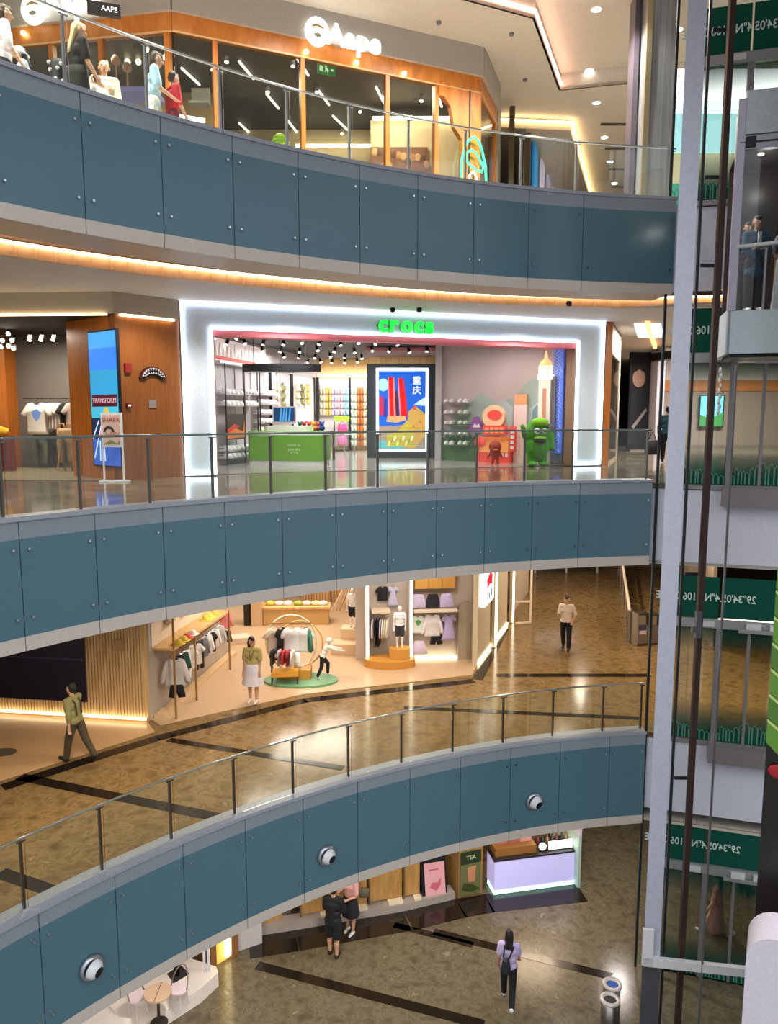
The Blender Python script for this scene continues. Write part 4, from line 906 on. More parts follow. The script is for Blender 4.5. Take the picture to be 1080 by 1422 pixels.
# end jamb and the neighbouring window, poster bay, passage
t = thing('timber_jamb', 'slim orange timber jamb at the end of the white portal', 'door jamb', FC.w(LC+.02), FC.a)
MB().bx(0, .26, -.02, .5, 0, 4.05).build('jamb_post', WOOD, t); MB().bx(.0, .03, -.03, -.02, 0, 4.05).build('edge_strip', BLACK, t)
P0 = FC.w(LC+.32, .1)[:2]; SS = Frame(P0, (9.75, 31.0), 0)
struct(MB().bx(0, SS.L, .35, .4, 0, 4.07), 'wall_side_shop', mat('#b99f82', .6), loc=SS.o, rz=SS.a)
t = thing('shop_window', 'clothes shop window with a warm interior beside the timber jamb', 'window', SS.o, SS.a)
MB().bx(.1, 3.8, 0, .02, .1, 3.2).build('glass_pane', GLASS, t); MB().bx(0, .1, -.03, .05, 0, 4.0).bx(3.8, 3.9, -.03, .05, 0, 4.0).bx(0, 3.9, -.03, .05, 3.2, 4.0).build('frame', mat('#c9bba8', .5), t)
MB().bx(1.4, 2.5, -.1, -.03, 3.3, 3.75).build('white_sign', em('#f6f6f6', 2), t)
for i, (s, h, k) in enumerate(((.9, '#d9d6cf', 'dress'), (1.7, '#55604f', 'dress'), (2.5, '#bfb4a0', 'long'))):
    garment(k, h, '%s hanging in the clothes shop window, %s from the jamb' % ({'dress': 'dress', 'long': 'top'}[k], ORD[i]), SS.w(s, .2, 1.5), SS.a, 1.1)
PB = Frame((9.78, 31), (10.68, 31.15), 0)
t = thing('portrait_poster', 'dark full height portrait poster at the end of the passage', 'poster', PB.o, PB.a)
MB().bx(0, PB.L-.02, 0, .1, .05, 4.0).build('dark_sheet', mat('#1a1a22', .4), t)
MB().plate([(.4+.28*cos(a), 2.95+.36*sin(a)) for a in [2*PI*k/20 for k in range(20)]], -.01, 0).build('face_print', mat('#c9a090', .6), t)
MB().plate([(.1, 3.1), (.2, 3.5), (.6, 3.55), (.75, 3.1), (.62, 3.2), (.4, 3.3), (.2, 3.2)], -.016, -.01).build('hair_print', mat('#1a1513', .6), t)
MB().plate([(0, .3), (.1, 2.3), (.4, 2.6), (.7, 2.4), (.88, 1.6), (.88, .3)], -.01, 0).build('coat_print', mat('#1e2330', .6), t)
MB().plate([(.15, 1.0), (.75, 1.75), (.8, 1.65), (.25, .9)], -.014, -.01).build('pale_stroke', mat('#a9a3a6', .6), t)
struct(MB().bx(PB.L+.02, PB.L+.35, -.5, .3, 0, 4.05), 'column_passage', LILAC, loc=PB.o, rz=PB.a)
struct(MB().bx(PB.L-.3, PB.L+.1, -4.5, -.5, 3.6, 3.9), 'trim_12', BLACK, loc=PB.o, rz=PB.a)
o = MB().prism([onz(880, 449, 4.06), onz(917, 449, 4.06), onz(922, 468, 4.06), onz(886, 468, 4.06)], 0, .03).build('ceiling_panel_lamp', em('#dcebf5', 1.6)); o.location.z = 4.035; tag(o, 'pale blue glowing ceiling panel over the passage by the portrait poster', 'lamp')
o = MB().wall(onz(902, 446, 4.06), onz(912, 480, 4.06), 3.95, 4.06, .12).build('cove_strip', em('#ffb877', 2.2)); tag(o, 'orange glowing cove strip beside the pale blue ceiling panel', 'lamp')
# distant hall seen through the lift glass
struct(MB().bx(11.5, 30, 36, 36.2, 0, 2.6, 0).bx(11.5, 30, 35.9, 36.2, 2.6, 3.1, 1).bx(11.5, 30, 35.9, 36.2, 3.1, 4.07, 2), 'wall_far_shops', [mat('#a8988c', .6), mat('#d08a52', .6), mat('#e6e2e0', .6)])
t = thing('wall_screen', 'bright blue green screen in the distant shop behind the lift glass', 'screen', (14.6, 35.7, .9))
MB().bx(0, 1.15, 0, .06, 0, 1.5).build('screen_frame', BLACK, t); MB().bx(.04, 1.1, -.01, 0, .04, 1.46).build('picture', em('#68b8dc', 1.6), t); MB().plate([(.04, .04), (.04, .6), (.5, .4), (1.1, .7), (1.1, .04)], -.016, -.01).build('green_field', em('#3e8a4a', 1), t)
# ---------------------------------------------------------------- CLOTHES SHOP with the orange and brown walls
BW = Frame((-5.92, 16.62), (-4.86, 17.78), 0)
struct(MB().bx(0, BW.L, .0, .3, 0, 4.07), 'wall_brown', WOODB, loc=BW.o, rz=BW.a)
SL = Frame((-7.55, 17.95), (-5.92, 16.62), 0)
struct(MB().bx(0, SL.L, .02, .3, 0, 3.62), 'wall_screen', WOOD, loc=SL.o, rz=SL.a)
struct(MB().bx(-.06, BW.L*.97, -.09, .0, 3.62, 4.07), 'trim_13', mat('#b5a896', .6), loc=BW.o, rz=BW.a)
struct(MB().bx(.1, BW.L*.9, -.1, -.02, 3.58, 3.62), 'trim_14', em('#ffe9bd', 7), loc=BW.o, rz=BW.a)
H1 = Frame((-12, 16.9), (-5.92, 16.55), 0)
struct(MB().bx(0, H1.L, 0, .1, 3.62, 4.07), 'trim_15', mat('#c4b7a3', .6), loc=H1.o, rz=H1.a)
struct(MB().bx(0, H1.L-.15, -.05, .05, 3.58, 3.62), 'trim_16', em('#ffe3ac', 5), loc=H1.o, rz=H1.a)
cor = [(-12, 16.95), (-5.95, 16.6), (-7.5, 18.1), (-6.5, 26), (-16, 26), (-16, 16.95)]
struct(MB().prism(cor, 3.6, 3.66), 'ceiling_clothes_shop', mat('#241f1c', .7)); struct(MB().prism(cor, .005, .02), 'floor_clothes_shop', mat('#8d8069', .25))
GW = Frame((-10.35, 21.2), (-7.2, 20.9), 0)
struct(MB().bx(0, GW.L, 0, .12, 0, 3.6), 'wall_grey', mat('#77736e', .7), loc=GW.o, rz=GW.a)
struct(MB().bx(-.25, 0, -.5, .12, 0, 3.6).bx(-6, -.25, 1.6, 1.75, 0, 3.6), 'wall_orange', WOOD, loc=GW.o, rz=GW.a)
# tall screen
t = thing('advert_screen', 'tall blue advert screen on the orange wall behind the easel', 'screen', SL.o, SL.a)
pl = px_poly(SL, [(124, 463), (163, 459), (166, 647), (132, 642)], -.04)
xa, xb = SL.px(127, 550, -.04)[0], SL.px(164.5, 550, -.04)[0]; za, zb_ = SL.px(146, 646, -.04)[1], SL.px(146, 460, -.04)[1]; hh = zb_-za; w = xb-xa
MB().bx(xa-.03, xb+.03, -.05, 0.02, za-.03, zb_+.03).build('screen_case', BLACK, t)
for i, (f0, f1, hx) in enumerate(((0, .2, '#2b4fa8'), (.2, .36, '#16223f'), (.36, .52, '#3aa6c4'), (.52, .72, '#2b93c6'), (.72, .88, '#2f7fe6'), (.88, 1, '#3f9fe8'))):
    MB().bx(xa, xb, -.056, -.05, za+hh*f0, za+hh*f1).build('picture_band', em(hx, 1.0), t)
MB().bx(xa+.06, xb-.03, -.066, -.056, za+hh*.445, za+hh*.535).build('name_plate', em('#4a1522', .8), t)
o = text_mesh('TRANSFORM', .16, em('#c9a3ad', .9), 'plate_lettering', t, ((xa+xb)/2+.015, -.068, za+hh*.49), .004); xs = [v.co.x for v in o.data.vertices]; k = (w-.14)/(max(xs)-min(xs))
for v in o.data.vertices: v.co.x *= k
b = MB()
for q in ((xa+.05, za+.15, xa+.42, za+.95), (xa+.02, za+.6, xa+.3, za+1.0), (xa+.3, za+.1, xa+.32, za+.55), (xa+.5, za+.1, xa+.47, za+.5)): b.cyl((q[0], -.06, q[1]), (q[2], -.06, q[3]), .012, n=5)
b.build('light_streaks', em('#b8d2ff', 1.3), t); MB().ball((xa+.38, -.058, za+.75), (.07, .006, .1), 10).build('red_flare', em('#e04a3a', 1.5), t)
MB().ball((xa+.62, -.058, za+hh*.4), (.13, .006, .12), 12).build('gold_burst', em('#b5a84e', 1), t)
# teeth emblem and small devices on the brown wall
u, z = BW.px(212, 519, -.03); kk = 17.2/1050
t = thing('wall_emblem', 'black arched emblem with a row of white shark teeth', 'emblem', BW.w(u, -.05, z), BW.a)
def arch(ro, ri, y0, y1, m, nm, dz=0, sq=1.):
    n = 24; A = [rad(8+164*k/n) for k in range(n+1)]
    MB().plate([(ro*cos(a), ro*.95*sin(a)*sq+dz) for a in A] + [(ri*cos(a), ri*.62*sin(a)*sq+dz) for a in reversed(A)], y0, y1).build(nm, m, t)
arch(.34, .2, 0, .04, mat('#15100f', .4), 'outer_lip', -.16); arch(.31, .23, -.01, 0, mat('#7c2430', .5), 'gum', -.15)
arch(.285, .225, -.02, -.01, BLACK, 'throat', -.145)
b = MB()
for k in range(11):
    a = rad(22+13.6*k); r0, r1 = .292, .247
    b.plate([(r0*cos(a-.09), r0*.95*sin(a-.09)-.15), (r0*cos(a+.09), r0*.95*sin(a+.09)-.15), (r1*cos(a), r1*.9*sin(a)-.15)], -.03, -.02)
for k in range(9):
    a = rad(30+15*k); r0, r1 = .22, .25
    b.plate([(r0*cos(a-.1), r0*.62*sin(a-.1)-.13), (r0*cos(a+.1), r0*.62*sin(a+.1)-.13), (r1*cos(a), r1*.72*sin(a)-.13)], -.03, -.02)
b.build('teeth', WHITE, t)
def wall_box(F, x, y, w, h, m, nm, label, cat, d=.06):
    u, z = F.px(x, y, -d); o = MB().bx(-w/2, w/2, 0, d-.002, -h/2, h/2).build(nm, m); o.location = F.w(u, -d, z); o.rotation_euler.z = F.a; return tag(o, label, cat)
wall_box(BW, 178.5, 511, .15, .2, mat('#8c1f1d', .5), 'alarm_box', 'dark red square alarm box beside the teeth emblem', 'alarm')
o = wall_box(BW, 180, 563, .12, .09, mat('#7a1c1c', .5), 'call_point', 'small red call point with a pale window below the alarm box', 'alarm')
MB().bx(-.03, .03, -.006, 0, -.02, .015).build('pale_window', em('#ffd6cc', 1), o)
wall_box(BW, 212, 561, .18, .18, mat('#9a938c', .4, .3), 'speaker_plate', 'small grey wall plate under the teeth emblem', 'plate', .02)
# easel
e0 = onz(144, 669, 0); e1 = onz(176, 669, 0); FE = Frame(e0, e1, 0)
t = thing('poster_easel', 'white framed poster easel on two legs before the tall screen', 'easel', FE.o, FE.a); W = FE.L
zt_ = FE.px(160, 573)[1]; zb2 = FE.px(160, 621)[1]
MB().bx(0, .035, 0, .03, 0, zt_).build('leg', WHITE, t); MB().bx(W-.08, W-.045, 0, .03, 0, zt_).build('leg', WHITE, t); MB().bx(-.06, W+.04, -.12, .15, 0, .035).build('foot_bar', WHITE, t)
MB().bx(0, W-.05, -.01, .02, zb2, zt_).build('board_frame', WHITE, t); MB().bx(.04, W-.09, -.016, -.01, zb2+.05, zt_-.05).build('poster_sheet', mat('#d8b8a8', .6), t)
text_mesh('SHARK', .13, mat('#a33a34', .6), 'poster_lettering', t, (W*.45, -.02, zt_-.16), .004); text_mesh('NEW', .13, mat('#b4584c', .6), 'poster_lettering', t, (W*.48, -.02, zb2+.28), .004)
n = 14; A = [PI*k/n for k in range(n+1)]
MB().plate([(.17+.12*cos(a), zt_-.42+.13*sin(a)) for a in A] + [(.17+.07*cos(a), zt_-.42+.07*sin(a)) for a in reversed(A)], -.02, -.016).build('arch_print', mat('#2a2320', .6), t)
MB().plate([(.06, zb2+.07), (.2, zb2+.16), (.35, zb2+.08), (W-.12, zb2+.15), (W-.1, zb2+.06)], -.02, -.016).build('green_print', mat('#7d7a45', .6), t)
# rails of clothes
RL = Frame((-10.1, 20.7), (-7.9, 20.5), 0); zr = RL.px(60, 553)[1]
t = thing('clothes_rail', 'dark wall rail of hanging shirts on the grey wall', 'clothes rail', RL.o, RL.a)
MB().cyl((.15, 0, zr), (2.2, 0, zr), .018, n=8).build('rail_bar', DSTEEL, t)
for x in (.15, 1.15, 2.15): MB().cyl((x, 0, zr), (x, .42, zr), .014, n=6).build('wall_bracket', DSTEEL, t)
garment('tee', '#ece8e2', 'white T-shirt with a blue chest print facing out on the grey wall rail', RL.w(RL.px(59, 560)[0], -.3, zr-.12), RL.a, 1.25, print_h='#5f86c9')
for i, (x, h) in enumerate(((73, '#e4dfd6'), (77, '#d8d3cb'), (81, '#efe9e4'), (85, '#e9e3dc'), (89, '#f0ebe6'), (94, '#26262a'), (98, '#1d1e22'), (102, '#c9b8b4'))):
    garment('tee', h, '%s shirt hung side on along the grey wall rail, %s from the printed T-shirt' % ('black' if x in (94, 98) else 'pale', ORD[i]), RL.w(RL.px(x, 560)[0], -.02, zr-.12), RL.a+rad(62), 1.05, 'shirts on the grey wall rail', t=.026)
garment('pants', '#5d5f4c', 'olive trousers hung under the printed white T-shirt', RL.w(RL.px(60, 605)[0], -.2, 1.06), RL.a, 1.05)
garment('pants', '#4d4f42', 'dark olive trousers hung under the pale shirts', RL.w(RL.px(72, 605)[0], .1, 1.0), RL.a, 1.0)
x, Y = onz(94, 655, 0)
t = thing('display_ladder', 'tan wooden display frame with looped top and splayed legs', 'display stand', (x, Y, .02), .2)
for s in (-1, 1):
    MB().tube([(s*.08, .15, 0), (s*.17, .02, .7), (s*.2, 0, 1.05), (s*.15, 0, 1.2), (s*.05, 0, 1.22), (0, 0, 1.05)], .022, 8).build('leg', mat('#b98a5c', .5), t, True); MB().tube([(s*.2, -.2, 0), (s*.12, 0, .9)], .02, 8).build('leg', mat('#a87a4e', .5), t)
MB().cyl((-.15, .02, .62), (.15, .02, .62), .018, n=8).build('crossbar', mat('#a87a4e', .5), t)
garment('pants', '#a58a68', 'tan trousers draped on the looped wooden frame', (x, Y-.06, 1.12), .2, .95, hanger=False)
x, Y = onz(16, 640, 0)
t = thing('clothes_rack', 'black floor rack of dark clothes before the orange wall', 'clothes rail', (x, Y, .02), .1)
for s in (-.55, .55): MB().tube([(s, -.25, 0), (s, 0, .03), (s, 0, 1.6)], .02, 6).build('upright', UP, t)
MB().cyl((-.55, 0, 1.6), (.55, 0, 1.6), .018, n=8).build('rail_bar', UP, t)
for i, h in enumerate(('#1d1b1e', '#2a2730', '#191a1d', '#d77f8c', '#1f1e22', '#4a4448', '#b9b3ac')):
    garment('long', h, '%s top on the black floor rack, %s from the open end' % ({'#d77f8c': 'pink', '#b9b3ac': 'pale'}.get(h, 'dark'), ORD[i]), (x-.45+.15*i, Y, 1.5), .1+rad(62), 1.05, 'tops on the black floor rack', t=.03)
x, Y = onz(3, 655, 0)
o = MB().prism(rr(-.25, .3, -.2, .2, .05), 0, .9).build('display_plinth', mat('#6e2a22', .5)); o.location = (x, Y, .02); tag(o, 'dark red plinth carrying a folded yellow garment', 'plinth')
b = MB(); pillow(b, [(-.2, -.1), (-.22, .08), (.0, .14), (.22, .08), (.2, -.1)], .1); o = b.build('folded_garment', mat('#e0b42c', .8), None, True); o.location = (x, Y, 1.03); tag(o, 'yellow folded garment on the dark red plinth', 'clothes')
# ceiling lamps
x, Y, z = atY(13, 477, 19.5)
t = thing('spot_cluster', 'cluster of small white spot lamps hanging from a black stem', 'lamp', (x, Y, z))
MB().cyl((0, 0, 0), (0, 0, 3.6-z), .02, n=8).build('stem', UP, t)
for i, (dx, dz) in enumerate(((-.14, -.02), (.02, .0), (.1, .14), (-.1, .14), (.12, -.06), (.03, .3))):
    MB().cyl((dx, 0, dz), (dx*1.2, -.1, dz-.06), .05, .07, 10).build('lamp_head', UP, t); MB().ball((dx*1.2, -.1, dz-.07), .055, 10).build('bulb', em('#fff3e0', 8), t, True)
for i, px_ in enumerate((42, 58, 75)):
    x, Y, z = atY(px_, 464, 19.3)
    t = thing('ceiling_spotlight', 'black spotlight on the dark ceiling of the clothes shop, %s from the lamp cluster' % ORD[i], 'lamp', (x, Y, 3.45), 0, 'clothes shop spotlights'); t.rotation_euler = (rad(-30), 0, 0)
    for nm_, me in (('spot_body', sp), ('spot_lens', sl)):
        o = bpy.data.objects.new(nm_, me); C.objects.link(o); o.parent = t
# ================================================================ LOWER FLOOR: CHILDREN'S CLOTHES SHOP
TAN = mat('#c4a582', .35, var=.03); SLATM = ramp_mat('slat_wood', [(.3, '#cba46c'), (.5, '#dab680'), (.7, '#e6c794')], 3, .5, 4, .4, (6, 6, .4))
shopf = [(-5.5, 16.72), onz(222, 1008, Z2), onz(420, 965, Z2), onz(655, 938, Z2), (2.5, 20.6), (6.0, 33), (-16, 33), (-16, 17.3)]
struct(MB().prism(shopf, Z2+.004, Z2+.02), 'floor_children_shop', TAN)
struct(MB().prism([(-16, 17.5), (-9.3, 17.15), (-5.57, 16.6), onz(215, 1017, Z2), onz(0, 1085, Z2), (-16, 5)], Z2+.004, Z2+.018), 'floor_forecourt', mat('#c79f70', .3, var=.04))
def inlay(name, pts, w, z, m=MARBLE_DARK):
    b = MB()
    for p, q in zip(pts[:-1], pts[1:]): b.wall(p, q, z+.002, z+.006, w)
    return struct(b, name, m)
inlay('floor_inlay_1', [onz(20, 1083, Z2), onz(300, 1141, Z2)], .26, Z2); inlay('floor_inlay_2', [onz(-10, 1218, Z2), onz(75, 1248, Z2)], .24, Z2)
inlay('floor_inlay_3', [onz(230, 1030, Z2), onz(474, 1070, Z2)], .2, Z2); inlay('floor_inlay_4', [onz(690, 940, Z2), onz(905, 940, Z2)], .25, Z2); inlay('floor_inlay_5', [onz(560, 985, Z2), onz(890, 1000, Z2)], .2, Z2)
inlay('floor_inlay_6', [onz(0, 1090, Z2), onz(215, 1022, Z2), onz(420, 970, Z2), onz(655, 943, Z2), onz(694, 872, Z2)], -.3, Z2)
SW2 = Frame((-10.2, 17.27), (-5.57, 16.62), Z2)
t = None
b = MB().bx(0, SW2.L, 0.02, .2, 0, 3.86, 0)
n = int(SW2.L/.075)
for k in range(n): b.bx(.075*k, .075*k+.05, -.012, .02, .12, 3.86, 0)
b.bx(0, SW2.L, -.05, .02, 0, .1, 1)
struct(b, 'wall_slatted', [SLATM, mat('#b58b5c', .5)], loc=SW2.o, rz=SW2.a)
o = MB().bx(0, SW2.L, -.085, -.055, .08, .13).build('floor_strip_lamp', em('#ffe9bd', 7)); o.location = SW2.o; o.rotation_euler.z = SW2.a; tag(o, 'warm strip lamp along the foot of the slatted wall', 'lamp')
x1 = SW2.px(119, 900)[0]; z0 = SW2.px(60, 970)[1]
t = thing('wall_screen', 'large dark navy screen on the slatted wood wall', 'screen', SW2.o, SW2.a)
MB().bx(0, x1, -.08, -.031, z0, 3.86).build('screen_face', mat('#12142e', .15), t); MB().bx(0, x1, -.085, -.08, z0+1.0, z0+1.03).build('joint_line', mat('#3a3d63', .3), t)
u, z = SW2.px(165, 896, -.04); o = MB().bx(-.14, .14, -.02, 0, -.13, .13).build('wall_plate', mat('#b99666', .5)); o.location = SW2.w(u, -.035, z); o.rotation_euler.z = SW2.a; tag(o, 'small square tan wall plate on the slatted wall', 'plate')
LW = Frame((-5.5, 16.72), (-4.75, 21.6), Z2)
struct(MB().bx(0, LW.L, 0, .12, 0, 3.86), 'wall_children_side', mat('#b9ada0', .6), loc=LW.o, rz=LW.a)
struct(MB().bx(.05, LW.L, -.25, -.02, 0.02, .12), 'trim_20', mat('#d8b98c', .5), loc=LW.o, rz=LW.a)
# long shelf with rail on the side wall  (local -y is the shop side)
GOLD = mat('#a9834f', .35, .5); ZS = 1.66
t = thing('wall_shelf', 'long pale wooden shelf with gilt frame and hanging rail on the side wall', 'shelf', LW.o, LW.a)
MB().bx(.1, 3.6, -.55, -.0, ZS, ZS+.05).build('shelf_board', PALEWOOD, t); MB().cyl((.1, -.45, ZS-.12), (3.6, -.45, ZS-.12), .018, n=8).build('rail_bar', GOLD, t)
for x in (.12, 1.3, 3.6): MB().bx(x-.02, x+.02, -.56, -.52, .02, ZS+ (1.7 if x < .2 else .05)).build('upright', GOLD, t)
MB().bx(.1, 3.6, -.02, -.0, ZS+.06, 3.0).build('lit_back_panel', mat('#e6d6c0', .5), t)
items = [(.35, 'long', '#cfc8c0', 'grey white long top', -75, 1.05), (.62, 'pants', '#191a22', 'black trousers', -20, .8), (.8, 'long', '#1f4a3e', 'dark green top', -20, .8), (.95, 'pants', '#f0ece6', 'white trousers', -20, .8), (1.15, 'tee', '#e5dcd2', 'cream tee', -25, .85), (1.5, 'tee', '#f1ece6', 'white tee', -40, .8), (1.75, 'pants', '#23252c', 'charcoal trousers', -20, .8),
         (2.0, 'long', '#6f7076', 'grey top', -20, .8), (2.25, 'long', '#e2ddd6', 'pale top', -25, .8), (2.5, 'tee', '#23262c', 'black tee', -20, .8), (2.75, 'long', '#d9d4cc', 'stone top', -25, .8), (3.1, 'long', '#b8b6b6', 'light grey top', -30, .8)]
for i, (x, k, h, nm, ang, s) in enumerate(items):
    garment(k, h, '%s hanging under the long shelf, %s from its front end' % (nm, ORD[i]), LW.w(x, -.45, ZS-.26), LW.a+rad(ang), s, 'clothes under the long shelf', t=.03)
garment('shorts', '#17181f', 'black shorts hung below the grey white long top', LW.w(.36, -.47, ZS-.86), LW.a+rad(-75), .85, hanger=False)
for i, (x, h) in enumerate(((.45, '#d8b63a'), (.75, '#e3c75a'), (.95, '#e0574f'), (1.25, '#f2efe9'), (2.6, '#e6cf4a'), (2.85, '#e8d768'), (3.1, '#d7b83f'))):
    b = MB().lathe((0, 0, 0), [(.0, .12), (.07, .1), (.1, .04), (.11, .0)], 14); b.lathe((0, 0, 0), [(.11, .0), (.17, -.0), (.17, .012), (.1, .015)], 14)
    o = b.build('sun_hat', mat(h, .8), None, True); low = x < 1.3
    o.location = LW.w(x, -.5 if low else -.3, (ZS+.055)); tag(o, '%s hat on the long shelf, %s from its front end' % ({'#d8b63a': 'yellow', '#e3c75a': 'light yellow', '#e0574f': 'red', '#f2efe9': 'white', '#e6cf4a': 'lemon', '#e8d768': 'pale lemon', '#d7b83f': 'mustard'}[h], ORD[i]), 'hat', 'hats on the long shelf')
for i, (x, h) in enumerate(((.5, '#c9a98c'), (.95, '#d6bfa6'), (1.4, '#cdb79f'), (1.9, '#e1cfba'), (2.3, '#d0b090'))):
    garment('dress' if i % 2 else 'long', h, 'beige outfit pinned above the long shelf, %s from its front end' % ORD[i], LW.w(x, -.1, ZS+1.25), LW.a, .9, 'outfits above the long shelf')
p = atY(310, 847, 21.0)
garment('long', '#ee8f92', 'pink top hung at the far end of the side wall', p, .2, .85); garment('shorts', '#191920', 'black shorts hung below the pink top', (p[0]+.05, p[1]+.0, p[2]-.62), .2, .8, hanger=False)
x, Y = onz(322, 893, Z2)
o = MB().prism(rr(-.75, .55, -.25, .3, .04), 0, .18).build('low_platform', mat('#e6cdb2', .5)); o.location = (x, Y, Z2+.02); o.rotation_euler.z = .3; tag(o, 'low pale platform on the floor past the side wall', 'platform')
# oval platform, hoop rack, bench and clothes
x, Y = onz(418, 947, Z2); PX, PY = x, Y
o = MB().prism([(.98*cos(a), .55*sin(a)) for a in [2*PI*k/40 for k in range(40)]], 0, .06).build('oval_platform', mat('#6f9a72', .6)); o.location = (x, Y, Z2+.02); tag(o, 'green oval platform on the tan shop floor', 'platform')
ZP = Z2+.085
t = thing('hoop_rack', 'tall cream hoop shaped clothes rack on the green oval platform', 'clothes rail', (x-.25, Y+.1, ZP))
MB().tube([(.68*cos(a), .05*sin(a), .98+.72*sin(a)) for a in [2*PI*k/36 for k in range(36)]], .028, 8, 0, True).build('hoop', mat('#f1dcb8', .4), t, True)
MB().tube([(.2+.6*cos(a), .3, .85+.62*sin(a)) for a in [2*PI*k/36 for k in range(36)]], .024, 8, 0, True).build('second_hoop', mat('#e3b878', .4), t, True)
MB().cyl((-.55, 0, 1.5), (.55, 0, 1.5), .018, n=8).build('rail_bar', GOLD, t); MB().bx(-.4, .5, -.15, .35, 0, .25).build('base_box', mat('#c98f3a', .5), t)
for i, (dx, k, h, nm, ang) in enumerate(((-.42, 'tee', '#e9d8c4', 'cream tee', 20), (-.28, 'dress', '#1d1c22', 'black dress', 60), (.02, 'tee', '#fbfaf8', 'bright white tee', 5), (.3, 'tee', '#f6f4f0', 'white tee', -10), (.44, 'long', '#3f7a66', 'green top', -60))):
    garment(k, h, '%s on the cream hoop rack' % nm, (x-.25+dx, Y+.06, ZP+1.38), rad(ang), .98 if k != 'dress' else .9, 'clothes on the hoop rack', t=.035)
garment('shorts', '#fbfaf8', 'white shorts hung under the bright white tee', (x-.2, Y+.0, ZP+.72), 0, .95, 'clothes on the hoop rack', hanger=False)
t = thing('wooden_bench', 'golden wooden display chair heaped with striped clothes on the green platform', 'chair', (x-.42, Y-.28, ZP), .1)
MB().bx(-.32, .38, -.15, .18, .2, .34).build('seat_box', mat('#d99c35', .5), t)
for dx in (-.3, .36):
    for dy in (-.13, .16): MB().bx(dx-.018, dx+.018, dy-.018, dy+.018, 0, .8 if dx < 0 else .34).build('leg', mat('#3d3a33', .5), t)
for i, (dx, k, h, nm) in enumerate(((-.28, 'tee', '#1d1c20', 'black'), (-.1, 'tee', '#b9a3a3', 'grey pink'), (.02, 'long', '#c2303a', 'red'), (.14, 'tee', '#8e2d3a', 'dark red'), (.25, 'long', '#ded3cb', 'pale'))):
    garment(k, h, '%s garment draped over the golden display chair' % nm, (x-.42+dx, Y-.3-.01*i, ZP+.9), rad(78), .6, 'clothes on the golden chair', hanger=False, t=.05)
# mid-shop table, baskets, plinths
x, Y = onz(412, 866, Z2)
t = thing('display_table', 'long wooden display table with folded clothes in the middle of the shop', 'table', (x, Y, Z2+.02), .05)
MB().bx(-1.15, 1.15, -.3, .4, .55, .62).build('table_top', PALEWOOD, t); MB().bx(-1.1, 1.1, -.25, .35, 0, .55).build('table_body', mat('#c9a266', .5), t); MB().bx(-1.5, -1.12, -.3, .3, 0, .85).build('end_box', mat('#d9b98f', .5), t); MB().bx(-1.75, -1.55, -.25, .2, 0, 1.0).build('dark_end', mat('#2a211c', .5), t)
for i, (dx, h) in enumerate(((-.9, '#c9c04a'), (-.6, '#e9e4da'), (-.3, '#f4f2ee'), (.05, '#9fae4f'), (.35, '#dcd8cf'), (.65, '#e6d9a0'), (.9, '#f0ece6'))):
    b = MB(); pillow(b, [(-.13, 0), (-.14, .1), (0, .14), (.14, .1), (.13, 0)], .13); o = b.build('folded_clothes', mat(h, .85), None, True); o.location = (x+dx, Y+.05, Z2+.645); tag(o, 'folded clothes on the long shop table, %s along' % ORD[i], 'clothes', 'folded clothes')
for i, (px_, py_) in enumerate(((447, 838), (467, 835), (432, 832))):
    x, Y = onz(px_, py_, Z2); b = MB()
    b.bx(-.32, .32, -.28, .28, 0, .48, 0)
    for k in range(6): b.bx(-.3+.11*k, -.26+.11*k, -.29, -.28, .02, .46, 1)
    o = b.build('wicker_stool', [mat('#c69b6a', .6), mat('#8f6a42', .6)]); o.location = (x, Y, Z2+.02); tag(o, 'square ribbed wicker stool near the back of the shop, %s from the display wall' % ORD[[1, 0, 2][i]], 'stool', 'wicker stools')
x, Y = onz(487, 905, Z2)
t = thing('step_plinth', 'stepped pale display plinth before the bright partition', 'plinth', (x, Y, Z2+.02), -.1)
MB().bx(-.55, .3, -.35, .2, 0, .3).build('lower_step', mat('#e0bf98', .5), t); MB().bx(-.35, .3, .2, .75, 0, .6).build('upper_step', mat('#e5c8a3', .5), t)
o = MB().prism(rr(-.2, .2, -.2, .2, .03), 0, .6).build('box_plinth', mat('#c9a57c', .5)); o.location = (x+.55, Y-.2, Z2+.02); tag(o, 'square tan plinth beside the stepped plinth', 'plinth')
J = skeleton(1.25, legs=((5, 0), (-5, 5)), arms=((5, 15, 20, 0), (-5, 15, 10, 0))); MANN = mat('#efe9e2', .5)
person('pale mannequin in a white top and black shorts on the stepped plinth', (x+.05, Y+.45, Z2+.625), PI-.2, J, '#f3f0ea', '#1b1b20', None, None, 0, MANN, legs='short', face=False, cat='mannequin', name='mannequin', voxel=.011)
t = thing('draped_net', 'pale triangular draped net hanging behind the stepped plinth', 'drape', (x-.1, Y+1.2, Z2+.02))
b = MB()
for k in range(9):
    q = k/8; b.tube([(.35, 0, 2.7), (-.55+.9*q, .1*sin(9*q), .9)], .035, 6)
b.build('net_strands', mat('#ecd6b6', .7), t, True); MB().cyl((.35, .05, 0), (.35, .05, 2.75), .02, n=8).build('pole', GOLD, t)
